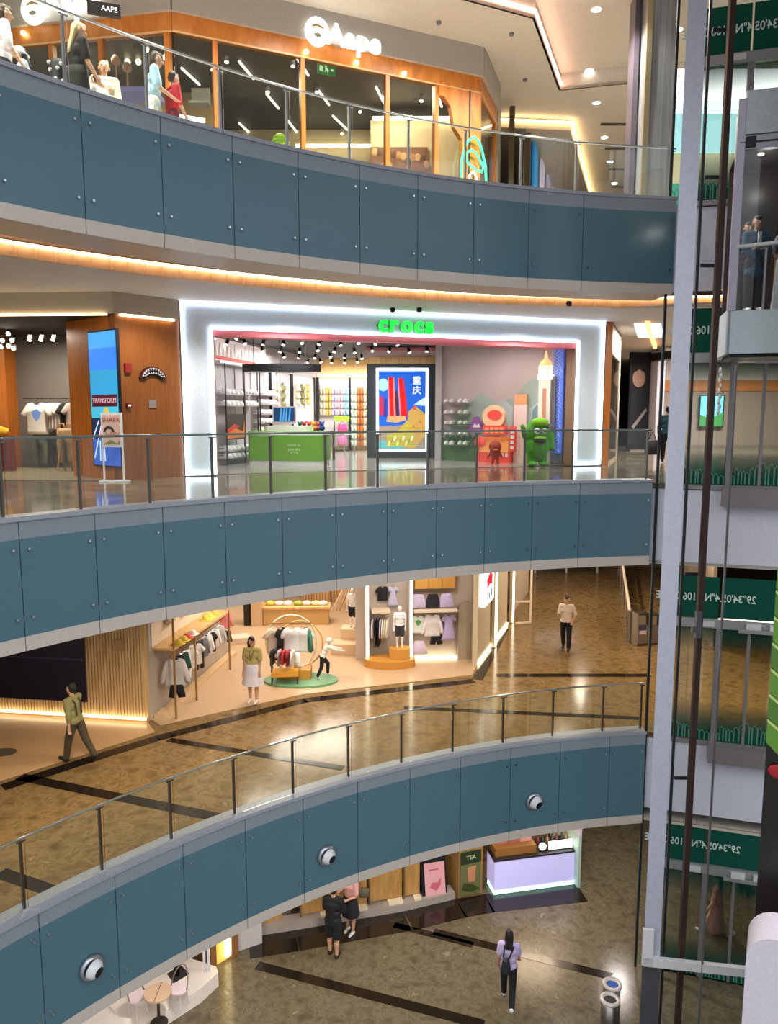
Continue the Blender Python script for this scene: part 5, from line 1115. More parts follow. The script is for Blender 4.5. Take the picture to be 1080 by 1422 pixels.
# display wall
DW = Frame((-.92, 20.55), (2.46, 20.85), Z2)
struct(MB().bx(0, DW.L, .5, .6, 0, 3.86), 'wall_display', mat('#c4b4a4', .6), loc=DW.o, rz=DW.a)
for i, x_ in enumerate((510, 571)):
    u = DW.px(x_, 860, .0)[0]; t = thing('lit_fin', 'upright white light strip fin on the display wall, %s' % ('by the step plinth' if not i else 'between the two bays'), 'lamp', DW.w(u, 0), DW.a, 'light strip fins')
    MB().bx(-.04, .04, 0.01, .48, 0, 3.8).build('fin_panel', WHITE, t); MB().bx(-.03, .03, -.03, .005, .05, 3.75).build('light_strip', em('#fff1d4', 7), t)
def dshelf(x0, x1, y, label):
    a, z = DW.px(x0, y, .2); b_ = DW.px(x1, y, .2)[0]; o = MB().bx(0, b_-a, -.2, .28, -.06, 0).build('wall_shelf', mat('#ead7bd', .5)); o.location = DW.w(a, .2, z); o.rotation_euler.z = DW.a; tag(o, label, 'shelf'); return a, b_, z
a, b_, zs = dshelf(516, 541, 847, 'short pale shelf over the rail of black and lilac clothes')
o = MB().cyl((0, 0, 0), (b_-a, 0, 0), .015, n=8).build('rail_bar', GOLD); o.location = DW.w(a, .2, zs-.12); o.rotation_euler.z = DW.a; tag(o, 'gilt rail under the short pale shelf', 'clothes rail')
for i, (x_, h) in enumerate(((518, '#d6cbd8'), (522, '#1a1a1f'), (526, '#17181d'), (529, '#c9bedd'), (532, '#e9e2d6'), (535, '#dccf9c'), (538, '#efe8dc'))):
    garment('dress' if i in (1, 2) else 'long', h, '%s garment on the gilt rail of the bright bay, %s along' % ('black' if i in (1, 2) else 'pale', ORD[i]), DW.w(DW.px(x_, 860, .2)[0], .2, zs-.26), DW.a+rad(74), .85, 'clothes on the gilt rail', t=.022)
for i, (x_, h, k) in enumerate(((531, '#20222b', 'tee'), (545, '#c3c2de', 'dress'))):
    u, z = DW.px(x_, 814, .45); garment(k, h, '%s outfit pinned high in the bright bay' % ('black' if not i else 'lilac'), DW.w(u, .43, z), DW.a, .62)
x, Y = onz(541, 925, Z2)
o = MB().prism([(.72*cos(a), .4*sin(a)) for a in [2*PI*k/30 for k in range(30)]], 0, .22).build('round_plinth', mat('#c98d3c', .5)); o.location = (x, Y, Z2+.02); tag(o, 'low golden oval plinth at the foot of the bright bay', 'plinth')
o = MB().prism([(.3*cos(a), .24*sin(a)) for a in [2*PI*k/24 for k in range(24)]], 0, .3).build('round_plinth', mat('#cf9644', .5)); o.location = (x+.28, Y+.02, Z2+.242); tag(o, 'small golden drum standing on the oval plinth', 'plinth')
J = skeleton(1.2, legs=((2, 0), (-2, 0)), arms=((0, 12, 10, 0), (0, 12, 10, 0)))
person('pale child mannequin in a white tee and charcoal shorts on the golden drum', (x+.28, Y+.02, Z2+.545), PI, J, '#f4f2f2', '#34343c', None, None, 0, MANN, legs='short', face=False, cat='mannequin', name='mannequin', voxel=.011)
u0, z0 = DW.px(576, 818, .3); u1, z1 = DW.px(632, 803, .3)
t = thing('wooden_sign', 'golden wooden sign panel at the top of the skirts bay', 'sign', DW.w(u0, .3, z0), DW.a); MB().bx(0, u1-u0, 0, .2, 0, z1-z0+.2).build('sign_panel', mat('#d9a04a', .5), t)
for i in range(2): MB().bx((u1-u0)*(.33+.34*i), (u1-u0)*(.34+.34*i), -.005, 0, .02, z1-z0).build('joint_line', mat('#8a6028', .5), t)
a, b_, zs = dshelf(574, 634, 846, 'wide pale shelf of three skirts in the display wall')
for i, (x_, h) in enumerate(((581, '#cdbfdc'), (601, '#26242c'), (620, '#c5b8dc'))): garment('skirt', h, '%s skirt standing above the wide pale shelf%s' % (('lilac', 'black', 'violet')[i], (' by the light fin', ' in the middle', ' by the arch')[i]), DW.w(DW.px(x_, 830, .2)[0], .2, zs+.43), DW.a, .95, hanger=False)
for i, (x_, y_, k, h, nm, s) in enumerate(((580, 855, 'tee', '#e7efe6', 'white tee with green front', .75), (600, 853, 'long', '#f1eff3', 'white long sleeved top', 1.0), (623, 853, 'dress', '#b9abd6', 'lilac short sleeved dress', .82), (615, 858, 'dress', '#8f7fae', 'violet dress half hidden behind the lilac one', .72), (582, 890, 'skirt', '#d5c6de', 'pale lilac skirt low by the light fin', .95), (606, 880, 'shorts', '#1c1d24', 'black shorts under the white long sleeved top', .8))):
    u, z = DW.px(x_, y_, .2); garment(k, h, nm + ' in the display wall', DW.w(u, .2 + (.1 if i == 3 else .05 if i == 5 else 0), z), DW.a, s, print_h='#4f9a5a' if i == 0 else None)
o = MB().bx(0, DW.px(634, 918, .3)[0]-DW.px(576, 918, .3)[0], -.05, .1, 0, .06).build('floor_strip_lamp', em('#fff0d0', 4)); o.location = DW.w(DW.px(576, 918, .3)[0], .35, .03); o.rotation_euler.z = DW.a; tag(o, 'warm strip lamp at the foot of the skirts bay', 'lamp')
u0 = DW.px(636, 900, .25)[0]; u1 = DW.px(660, 900, .25)[0]; zz = DW.px(650, 838, .25)[1]; r_ = (u1-u0)/2
t = thing('arched_panel', 'grey beige arched panel at the end of the display wall', 'panel', DW.w((u0+u1)/2, .25, .02), DW.a)
MB().plate([(-r_, 0), (-r_, zz-r_)] + [(r_*cos(a), zz-r_+r_*sin(a)) for a in [PI-PI*k/14 for k in range(1, 14)]] + [(r_, zz-r_), (r_, 0)], 0, .2).build('arch_board', mat('#a2937f', .6), t); MB().bx(.1, .115, -.005, 0, .1, zz-.6).build('joint_line', mat('#7d705f', .6), t)
WS2 = Frame((2.5, 20.6), (5.5, 29.0), Z2)
struct(MB().bx(0, 4.4, 0, .15, 0, 3.86), 'wall_children_end', mat('#cdb999', .5), loc=WS2.o, rz=WS2.a)
struct(MB().bx(0, 4.4, -.04, 0, .03, .1), 'trim_21', em('#fff0cc', 6), loc=WS2.o, rz=WS2.a)
a, z1 = WS2.px(673, 800, -.15); b_, z0 = WS2.px(685, 830, -.15)
t = thing('logo_lightbox', 'white wall lightbox with a red mark over grey strokes', 'sign', WS2.w(a, -.16, z0), WS2.a); w = b_-a; h = z1-z0
MB().bx(0, w, 0, .14, 0, h+.1).build('lightbox_case', em('#fbf7f4', 2.2), t); MB().plate([(w*.25, h*.5), (w*.2, h*.8), (w*.5, h*.98), (w*.8, h*.85), (w*.75, h*.55), (w*.5, h*.62)], -.01, 0).build('red_mark', em('#d5203c', 1), t)
b = MB()
for k in range(3): b.bx(w*(.25+.2*k), w*(.35+.2*k), -.01, 0, h*.15, h*(.4-.06*(k % 2)))
b.build('grey_strokes', mat('#7d8a98', .5), t)
for i, (x_, y_) in enumerate(((687, 876), (711, 862))):
    u = WS2.px(x_, y_-30, -.1)[0]; t = thing('lit_door_post', 'tall post of warm white light %s' % ('at the end of the beige wall' if not i else 'beyond the dark doorway'), 'lamp', WS2.w(u, -.13, .02), WS2.a, 'lit door posts')
    MB().bx(-.12, .12, 0, .1, 0, 3.8).build('post_case', mat('#c9b08a', .5), t); MB().bx(-.1, .1, -.03, 0, .02, 3.78).build('light_face', em('#fff0d2', 5), t)
struct(MB().bx(4.4, 4.75, .1, .25, 0, 3.86, 0).bx(4.75, 6.1, .5, .6, 0, 3.86, 1).bx(6.1, 6.35, .1, .25, 0, 3.86, 0).bx(6.5, 9.5, .1, .3, 0, 3.86, 2), 'wall_passage_shops', [mat('#2b2118', .5), mat('#bfa27c', .5), mat('#d4bea6', .5)], loc=WS2.o, rz=WS2.a)
u = WS2.px(735, 840, -.1)[0]
t = thing('steel_gate', 'low white framed barrier beside the passage wall', 'barrier', onz(716, 868, Z2)+(Z2+.02,), rad(10))
MB().bx(0, .55, 0, .05, .0, .06).bx(0, .55, 0, .05, .75, .8).build('rail', mat('#e6d2b8', .4), t); MB().bx(.5, .56, 0, .05, 0, 2.1).build('post', mat('#e6d2b8', .4), t)
# ramp balustrade, bins, far doors
A = onz(872, 893, Z2); B = (A[0]+3.0, A[1]+11)
RB = Frame(A, B, Z2)
t = thing('passage_balustrade', 'glass passage balustrade with pale handrail beside the steel bin', 'railing', RB.o, RB.a)
MB().tube([(0, 0, 1.05), (3, 0, 1.15), (7, 0, 1.3), (11, 0, 1.5)], .05, 8).build('handrail', mat('#d8c8b2', .35), t, True)
for k in range(5): MB().bx(2.6*k, 2.6*k+.06, -.03, .03, 0, 1.0+.06*k).build('post', mat('#9c8f80', .4, .4), t)
for k in range(4): MB().bx(2.6*k+.1, 2.6*k+2.5, -.008, .008, .05, 1.0+.06*k).build('glass_pane', GLASS, t)
struct(MB().bx(0.3, 11, -2.5, -2.4, 0, 3.86), 'wall_passage_side', mat('#b3a48f', .5), loc=RB.o, rz=RB.a)
def bin_(x, y, label, h=1.0, w=.42):
    X, Y = onz(x, y, Z2); t = thing('litter_bin', label, 'bin', (X, Y, Z2+.01), rad(12))
    for s in (-1, 1): MB().bx(s*w/2-.03, s*w/2+.03, -.18, .18, 0, h).build('side_frame', mat('#b0a798', .3, .6), t)
    MB().bx(-w/2, w/2, -.15, .15, .03, h*.62).build('body', mat('#8a7668', .35, .5), t); MB().bx(-w/2, w/2, -.15, .17, h*.94, h).build('lid', mat('#4a3f36', .4, .4), t); MB().bx(-w*.3, w*.3, -.1, .1, h*.62, h*.94).build('inner_drum', mat('#a89a80', .3, .6), t)
    return t, w, h
t, w, h = bin_(888, 894, 'steel litter bin with a blue and white label by the passage balustrade')
MB().bx(-w*.3, w*.25, -.165, -.15, h*.46, h*.62).build('blue_label', mat('#3f3f66', .5), t); MB().bx(-w*.3, w*.25, -.165, -.15, h*.34, h*.46).build('white_label', mat('#d9c9cc', .5), t)
t, w, h = bin_(904, 893, 'slimmer steel litter bin beside the labelled one', .95, .34)
t = thing('glass_doors', 'distant glass double doors with white light bar at the end of the passage', 'door', (6.6, 33.2, Z2+.01))
for k in range(2): MB().bx(1.4*k, 1.4*k+1.3, 0, .03, .05, 3.2).build('door_leaf', GLASSD, t)
for k in range(3): MB().bx(1.4*k-.08, 1.4*k, -.03, .06, 0, 3.3).build('door_post', mat('#d8d2c8', .4), t)
MB().bx(0, 2.0, -.05, 0, 3.0, 3.1).build('light_bar', em('#ffffff', 4), t)
struct(MB().bx(4, 14, 34.5, 34.6, Z2, -1.7), 'wall_passage_end_lower', mat('#8f7e68', .5))
for i, (x, y, z_) in enumerate(((235, 1010, 0),)): pass
# arrow sticker on the forecourt
o = MB().prism([(.28*cos(a), .2*sin(a)) for a in [2*PI*k/24 for k in range(24)]], 0, .004).build('floor_sticker', mat('#5d5345', .5)); X, Y = onz(4, 1046, Z2); o.location = (X, Y, Z2+.02); tag(o, 'grey oval floor sticker on the tan forecourt', 'sticker')
# ================================================================ GROUND FLOOR
def inl(name, px0, px1, w): return inlay(name, [onz(*px0, Z1), onz(*px1, Z1)], w, Z1)
inl('floor_inlay_7', (353, 1346), (670, 1430), .26); inl('floor_inlay_8', (600, 1298), (850, 1362), .24); inl('floor_inlay_9', (545, 1288), (655, 1316), .2); inl('floor_inlay_10', (808, 1150), (770, 1230), -.9)
front = [(-6.2, 13.4), (-4.4, 15.35), onz(345, 1302, Z1), onz(410, 1292, Z1), onz(490, 1278, Z1), onz(560, 1266, Z1), onz(632, 1249, Z1), onz(672, 1242, Z1)]
inlay('floor_inlay_11', front[2:] + [onz(800, 1228, Z1)], -.75, Z1)
b = MB()
for p, q in zip(front[2:-2], front[3:-1]): b.wall(p, q, Z1, Z1+.2, .35)
struct(b, 'trim_22', mat('#a89c92', .5))
b = MB()
for p, q in zip(front[:-1], front[1:]): b.wall((p[0], p[1]+1.2), (q[0], q[1]+1.2), Z1, -7.7, .1)
struct(b, 'wall_ground_shops', mat('#b7a28a', .6))
# plywood hoarding panels
hp = [(417, 1291), (470, 1281), (513, 1273), (562, 1264), (587, 1259)]
for i, (p, q) in enumerate(zip(hp[:-1], hp[1:])):
    F = Frame(onz(*p, Z1), onz(*q, Z1), Z1)
    t = thing('hoarding_panel', 'brown plywood hoarding panel behind the couple, %s from the menu board' % ORD[3-i], 'panel', F.w(0, .2, .2), F.a, 'plywood hoarding panels')
    MB().bx(.02, F.L-.02, 0, .04, .05, 2.6).build('board', PLY, t); MB().bx(.02, .06, -.03, -.0, 0, 2.6).build('joint_strip', mat('#6f5330', .5), t)
    MB().bx(F.L*.55, F.L-.04, -.2, -.02, 0, .06).build('foot_brace', mat('#e6d8b8', .5), t)
F = Frame(onz(352, 1312, Z1), onz(417, 1291, Z1), Z1)
struct(MB().bx(-.5, .2, -.05, .6, 0, 3.5), 'column_ground', mat('#cdc4c0', .5), loc=F.o, rz=F.a)
struct(MB().bx(.2, F.L, .7, .8, 0, 3.5), 'wall_recess', mat('#9a8272', .5), loc=F.o, rz=F.a)
t = thing('storage_box', 'brown cardboard coloured box set in the pale recess', 'box', F.w(.35, .35, .02), F.a); MB().bx(0, .5, 0, .3, 0, .8).build('box_body', PLY, t)
# A-frame menu board
F = Frame(onz(587, 1256, Z1), onz(621, 1250, Z1), Z1)
t = thing('menu_board', 'black A-frame stand holding a pink menu poster', 'sign', F.o, F.a); W = F.L
M = Matrix.Rotation(rad(-12), 4, 'X')
b = MB().bx(0, W, -.02, .02, .02, 1.25); b.v = [tuple(M @ Vector(v)) for v in b.v]; b.build('front_board', BLACK, t)
b = MB().bx(.08, W-.04, -.03, -.02, .06, 1.02); b.v = [tuple(M @ Vector(v)) for v in b.v]; b.build('poster_sheet', mat('#e0a3a8', .5), t)
b = MB().plate([(W*.3, .4), (W*.42, .52), (W*.62, .5), (W*.78, .62), (W*.74, .42), (W*.55, .3)], -.036, -.03); b.v = [tuple(M @ Vector(v)) for v in b.v]; b.build('poster_print', mat('#c4616c', .5), t); b = MB().bx(W*.3, W*.7, -.036, -.03, .82, .86); b.v = [tuple(M @ Vector(v)) for v in b.v]; b.build('title_stroke', mat('#c4616c', .5), t)
b = MB().bx(0, W, -.02, .02, .02, 1.22); M2 = Matrix.Translation((0, .5, 0)) @ Matrix.Rotation(rad(12), 4, 'X'); b.v = [tuple(M2 @ Vector(v)) for v in b.v]; b.build('rear_board', BLACK, t)
# grey pier and poster housing
P = onz(628, 1250, Z1); struct(MB().bx(-.22, -.02, .62, 1.0, 0, 3.5), 'column_pier', mat('#b9b0b0', .5), loc=(P[0], P[1], Z1), rz=.25)
F = Frame(onz(639, 1249, Z1), onz(668, 1242, Z1), Z1)
t = thing('poster_stand', 'green drink poster in a tan cabinet beside the counter', 'poster', F.o, F.a); W = F.L
MB().bx(-.03, W+.05, .05, .9, 0.01, 1.5).build('cabinet', PLY, t); MB().bx(0, W-.02, .0, .05, .08, 1.3).build('poster_sheet', mat('#6d7048', .5), t); MB().bx(0, W-.02, -.006, 0, .95, 1.3).build('dark_header', mat('#24351f', .5), t)
MB().plate([(W*.35, .45), (W*.32, .85), (W*.72, .88), (W*.68, .42)], -.012, -.006).build('cup_print', mat('#c98a66', .5), t); MB().plate([(W*.05, .25), (W*.15, .45), (W*.6, .35), (W*.9, .2), (W*.5, .14)], -.012, -.006).build('leaf_print', mat('#3f4a22', .5), t)
text_mesh('TEA', .16, mat('#c9d6a5', .5), 'poster_lettering', t, (W*.48, -.01, 1.12), .004)
# tea counter
F = Frame(onz(686, 1243, Z1), onz(796, 1228, Z1), Z1); W = F.L
t = thing('bar_counter', 'lavender lit bar counter with a mint light strip at its foot', 'counter', F.o, F.a)
MB().bx(0, W, 0, .6, .12, .95).build('front_panel', mat('#b9b2e0', .35, emit=.55, eh='#c3bdf0'), t); MB().bx(-.02, W, -.02, .5, .02, .12).build('foot_strip', em('#b8efe6', 1.8), t); MB().bx(-.03, W, -.03, .75, .95, 1.0).build('worktop', mat('#2b2624', .4), t)
t = thing('end_panel', 'white upright end panel of the tea stall with a mint lower half', 'panel', F.w(W), F.a); MB().bx(.02, .1, -.2, 1.6, .02, 1.5, 0).build('mint_face', mat('#c3dccd', .45), t); MB().bx(.02, .1, -.2, 1.6, 1.5, 3.4).build('white_face', mat('#e2dbe8', .4), t)
struct(MB().bx(-.06, 0, .95, 2, 0, 3.5, 0).bx(-.03, W+.1, 1.9, 2.0, 0, 3.5, 1), 'wall_stall', [PLY, mat('#6f5538', .5)], loc=F.o, rz=F.a)
t = thing('wood_ledge', 'wooden serving ledge on the dark worktop', 'ledge', F.w(.05, .1, 1.005), F.a); MB().bx(0, 1.15, 0, .4, 0, .22).build('ledge_block', mat('#9a6a34', .5), t)
for i, (x, h) in enumerate(((.1, '#c9756c'), (.45, '#b56a5f'), (.78, '#e0a39a'))):
    o = MB().bx(0, .3, 0, .03, 0, .36).build('menu_card', mat(h, .5)); o.location = F.w(.05+x, .3, 1.23); o.rotation_euler.z = F.a; tag(o, 'pink menu card standing on the wooden ledge, %s from its tan side' % ORD[i], 'card', 'menu cards')
t = thing('lit_sign', 'small white illuminated sign with a round dot on the worktop', 'sign', F.w(1.28, .05, 1.005), F.a)
MB().cyl((.1, .02, .15), (.1, .06, .15), .1, n=16).build('round_dot', em('#ffffff', 3), t); MB().bx(.28, .95, .02, .06, .04, .26).build('sign_bar', em('#ffffff', 3), t); MB().bx(0, .98, .06, .1, 0, .04).build('stand', BLACK, t)
b = MB()
for k in range(4): b.bx(.33+.15*k, .35+.15*k, .01, .02, .08, .22)
b.build('stroke_marks', mat('#8a86a8', .5), t)
bt = MB().lathe((0, 0, 0), [(.04, 0), (.045, .02), (.045, .16), (.02, .2), (.02, .26), (0, .26)], 10)
for i in range(8):
    o = bt.build('bottle', mat(('#3a2418', '#6b2a20', '#22201d', '#8c6a4a')[i % 4], .3), None, True); o.location = F.w(1.25+.14*i, .45, 1.005); tag(o, 'small dark bottle behind the illuminated sign, %s along' % ORD[i], 'bottle', 'bottles')
X = F.w(1.75, .75, 0)
t = thing('pendant_lamp', 'copper dome pendant lamp over the tea counter', 'lamp', (X[0], X[1], Z1+2.0)); MB().lathe((0, 0, 0), [(.3, -.1), (.27, .02), (.15, .12), (.03, .16), (.0, .16)], 18).build('shade', mat('#b5642c', .35, .5, 0), t, True); MB().ball((0, 0, -.05), .1, 12).build('bulb', em('#ffb060', 7), t, True); MB().cyl((0, 0, .15), (0, 0, 1.5), .01, n=6).build('cord', BLACK, t)
# round steel bins
for i, (x, y, inn, nm) in enumerate(((850, 1366, '#1d4fa8', 'round steel bin with a blue liner, behind the other bin'), (847, 1387, '#17100f', 'round steel bin with a dark open top, in front of the blue lined one'))):
    X, Y = onz(x, y, Z1+.86); t = thing('round_bin', nm, 'bin', (X, Y, Z1+.005))
    MB().lathe((0, 0, 0), [(.17, 0), (.175, .8), (.16, .8)], 24).build('drum', mat('#8c8680', .25, .85), t, True)
    MB().lathe((0, 0, .8), [(.175, 0), (.2, .02), (.2, .06), (.13, .065), (.125, .02)], 28).build('rim_ring', mat('#dccdc6', .35, .2), t, True)
    MB().cyl((0, 0, .8), (0, 0, .825), .13, n=24).build('liner', mat(inn, .4), t)
# booth on a white platform
zt_ = Z1+.35
poly = [onz(x, y, zt_) for x, y in ((60, 1500), (196, 1425), (278, 1373), (303, 1350), (300, 1342), (262, 1330), (225, 1310), (120, 1350), (20, 1440))]
b = MB().prism(poly, Z1+.01, zt_); o = b.build('booth_platform', mat('#ece0d6', .4)); tag(o, 'white raised booth platform beneath the lowest balcony front', 'platform')
x, Y = onz(219, 1378, zt_+.7)
t = thing('round_table', 'round pale wooden table on the white booth platform', 'table', (x, Y, zt_+.005)); MB().cyl((0, 0, .66), (0, 0, .7), .27, n=28).build('table_top', mat('#c9a98c', .5), t); MB().cyl((0, 0, 0), (0, 0, .66), .03, n=10).build('pedestal', DSTEEL, t); MB().cyl((0, 0, 0), (0, 0, .02), .18, n=20).build('foot_plate', DSTEEL, t); MB().bx(-.008, .008, -.27, .27, .7, .704).build('joint_line', mat('#5a4030', .5), t)
def chair(x, Y, rz, label):
    t = thing('wire_chair', label, 'chair', (x, Y, zt_+.005), rz, 'white wire chairs')
    MB().prism([(.19*cos(a), .19*sin(a)) for a in [2*PI*k/20 for k in range(20)]], .42, .45).build('seat', mat('#e9d4d8', .5), t)
    MB().tube([(.19*cos(a), .19*sin(a), .45+.4*max(0, sin(a))) for a in [PI*k/12 for k in range(13)]], .014, 6).build('backrest', mat('#8d7a76', .4, .3), t, True)
    for q in range(4): a = PI/4+PI/2*q; MB().cyl((.15*cos(a), .15*sin(a), .42), (.2*cos(a), .2*sin(a), 0), .013, n=6).build('leg', mat('#d8c9c8', .4), t)
chair(x+.3, Y+.42, rad(-20), 'white wire chair behind the round booth table'); chair(x-.5, Y+.2, rad(60), 'white wire chair beside the round booth table, half under the balcony')
x, Y = onz(247, 1354, zt_)
o = MB().prism([onz(a, b_, zt_) for a, b_ in ((241, 1366), (263, 1353), (251, 1341), (232, 1353))], zt_+.004, zt_+.02).build('dark_mat', mat('#34302e', .6)); tag(o, 'dark square mat on the white booth platform', 'mat')
o = MB().lathe((0, 0, 0), [(.06, 0), (.06, .5), (.045, .52), (.045, .62), (0, .62)], 14).build('black_canister', BLACK, None, True); o.location = (x-.02, Y-.02, zt_+.025); tag(o, 'tall black canister standing on the dark mat', 'canister')
x, Y = onz(276, 1345, zt_)
t = thing('booth_cabinet', 'tan and black booth cabinet by the white posts', 'cabinet', (x-.6, Y+.3, zt_+.005), .5); MB().bx(-.35, .1, 0, .4, 0, 1.3).build('tan_side', PLY, t); MB().bx(.1, .42, 0, .4, 0, 1.3).build('black_side', BLACK, t)
for i, px_ in enumerate((284, 290)):
    x, Y = onz(px_, 1350, zt_); o = MB().bx(-.025, .025, -.025, .025, 0, 3.2).build('booth_post', WHITE); o.location = (x, Y, zt_+.005); tag(o, 'slim white booth post, %s of the two from the tan cabinet' % ORD[i], 'post', 'white booth posts')
F = Frame(onz(303, 1347, Z1), onz(324, 1334, Z1), Z1)
t = thing('lit_cabinet', 'gold lit glass cabinet at the end of the booth', 'cabinet', F.w(0, .05, .01), F.a); W = F.L
MB().bx(0, W, .1, .6, 0, 2.6).build('lit_back', mat('#d9a84a', .5, emit=.8, eh='#e8bc62'), t); MB().bx(W-.14, W-.02, .02, .1, .1, 2.5).build('light_tube', em('#fff0b0', 6), t)
MB().bx(-.16, 0, 0, .6, 0, 2.6).bx(W, W+.18, 0, .6, 0, 2.6).build('timber_frame', mat('#8c5f38', .5), t)
# ================================================================ LIFT SHAFT
FILM = glass('green_film_glass', (.88, .93, .91), .1, film=('#1c5546', [(0, .93), (.07, .9), (.27, .0), (.58, .0), (.74, .75), (.8, .97)], 0, 3.62))
PANELW = mat('#d9d9e6', .35); FRM = mat('#9a9698', .35, .5); TXT = mat('#d8efe6', .5); SKY = mat('#63a08c', .6)
FL = {'ground': Z1, 'lower': Z2, 'middle': Z3, 'upper': Z4}
for nm, zf in FL.items():
    F = Frame(land(0), land(11), zf)
    if nm != 'ground':
        struct(MB().bx(-.18, 11, 0, .2, -1.74, -.12), 'wall_landing', PANELW, loc=F.o, rz=F.a)
    t = thing('landing_screen', {'ground': 'glass lift landing screen with green bands on the marble ground floor', 'lower': 'glass lift landing screen with green bands beside the steel bin',
              'middle': 'glass lift landing screen with green bands below the passenger cabin', 'upper': 'glass lift landing screen with green band at the top of the shaft'}[nm],
              'glass screen', F.o, F.a, 'lift landing screens')
    t.location.z = zf-.1
    MB().bx(.2, 1.36, .02, .04, .1, 3.72).build('film_pane', FILM, t, loc=(0, 0, 0)).location = (0, 0, 0)
    # doors
    for a, b in ((1.46, 1.95), (2.01, 2.5), (2.56, 3.05)):
        MB().bx(a, b, .0, .02, .1, 2.6).build('door_leaf', FILM, t)
    MB().bx(1.4, 6.0, .02, .04, 2.84, 3.72).build('film_pane', FILM, t); MB().bx(3.1, 6.0, .02, .04, .1, 2.6).build('film_pane', FILM, t)
    b = MB().bx(1.33, 1.45, -.03, .09, 0, 2.62).build('door_frame', FRM, t)
    for x in (1.95, 2.5, 3.05): MB().bx(x, x+.06, -.02, .06, .05, 2.62).build('mullion', FRM, t)
    b = MB().bx(.3, 6.0, -.05, .1, 2.62, 2.82, 0); 
    for x in (1.0, 1.9, 2.35): b.bx(x, x+.28, -.1, -.05, 2.66, 2.78, 1)
    b.bx(1.75, 2.6, -.12, -.1, 2.58, 2.66, 0)
    b.build('door_header', [mat('#a9aaac', .35, .4), mat('#d6d6d6', .4)], t)
    MB().bx(.2, 6, -.04, .08, 0, .1).build('sill_rail', FRM, t)
    if nm != 'ground': MB().bx(1.28, 6, -.22, -.01, -.32, .06).build('sill_box', mat('#8f8788', .4, .3), t)
    o = text_mesh('29°34\'05.4"N / 106°34\'8"E', .31, TXT, 'coordinate_lettering', t, mirror=True, bold=.004)
    xs = [v.co.x for v in o.data.vertices]; wd = max(xs)-min(xs); k = 1.98/wd
    for v in o.data.vertices: v.co.x = (v.co.x-(max(xs)+min(xs))/2)*k; v.co.z *= .74
    o.location = (1.08, 0, 3.27)
    rnd = random.Random(3); b = MB(); x = 0.02; pts = []
    while x < 3.0:
        h = .12 + .36*rnd.random()*(.6+.4*sin(x*4)); w_ = .03+.06*rnd.random()
        pts += [(x, -.012, .12), (x, -.012, .12+h), (x+w_*.5, -.012, .12+h+.04), (x+w_, -.012, .12+h*.9), (x+w_, -.012, .14)]; x += w_+.015
    for p, q in zip(pts[:-1], pts[1:]): b.cyl(p, q, .007, n=4)
    b.build('skyline_drawing', SKY, t)
# steel pillar in front of the shaft, with its base frame
def azp(az, Y): return (az*Y, Y)
PIL = mat('#c3c5d6', .4, .1)
struct(MB().bx(-.15, .15, -.12, .12, -9.1, 16), 'column_shaft', PIL, loc=(.3805*13.5, 13.5, 0), rz=rad(-20.8))
struct(MB().bx(-.165, .165, -.13, .13, Z1, -9.1), 'column_shaft_base', mat('#4a4d52', .5), loc=(.3805*13.5, 13.5, 0), rz=rad(-20.8))
t = thing('shaft_base_frame', 'white steel beam across the foot of the lift shaft', 'beam', (.368*13.4, 13.35, -9.1))
MB().bx(0, 2.35, -.05, .05, -.02, .15).build('cross_beam', WHITE, t); MB().bx(-.04, .16, -.05, .02, .0, .75).build('short_upright', WHITE, t)
t.rotation_euler.z = rad(-9)
def post(name, az, Y, w, z0, z1, m, label, cat='guide rail'):
    o = MB().bx(-w/2, w/2, -w/2, w/2, z0, z1).build(name, m); o.location = (az*Y, Y, 0); return tag(o, label, cat)
RUST = mat('#4b3a34', .45, .4)
post('guide_rail', .4235, 13.5, .1, Z1, 16, RUST, 'brown steel guide rail standing just beside the lift cabin')
post('guide_rail', .397, 13.9, .045, Z1, 16, mat('#3c3e44', .4, .5), 'thin dark guide rail tied to the brown rail by short bars')
post('hoist_cable', .4545, 13.15, .032, Z1, 2.3, mat('#8f9094', .35, .6), 'pale vertical cable under the lift cabin', 'cable')
post('edge_post', .3575, 15.93, .05, Z1, 16, mat('#26302f', .4, .4), 'slim dark post at the outer edge of the glass shaft', 'post')
for i, y in enumerate((48, 250, 371, 795, 1075)):
    x, Y, z = atY(975, y, 13.9)
    o = MB().bx(-.13, .15, -.02, .02, -.03, .03).build('tie_bar', mat('#2b3136', .4, .4)); o.location = (.410*13.75, 13.75, z)
    tag(o, '%s dark tie bar down between the thin rail and the brown rail' % ORD[i], 'bar', 'tie bars')
b = MB()
for k in range(9): b.ball((.02*(k % 2), -.03, .09*k), (.03, .03, .055), 8)
o = b.build('cable_chain', mat('#c9c6c0', .4, .2)); o.location = (.4325*13.3, 13.3, 1.5); tag(o, 'pale hanging chain beside the cabin underside', 'chain')
b = MB().bx(-.05, .05, -.05, .05, 0, .5).bx(-.12, .02, -.04, .02, .1, .2)
o = b.build('rail_bracket', mat('#6b6c70', .4, .5)); o.location = (.4215*13.4, 13.38, -2.6); tag(o, 'grey bracket on the brown rail under the middle floor', 'bracket')
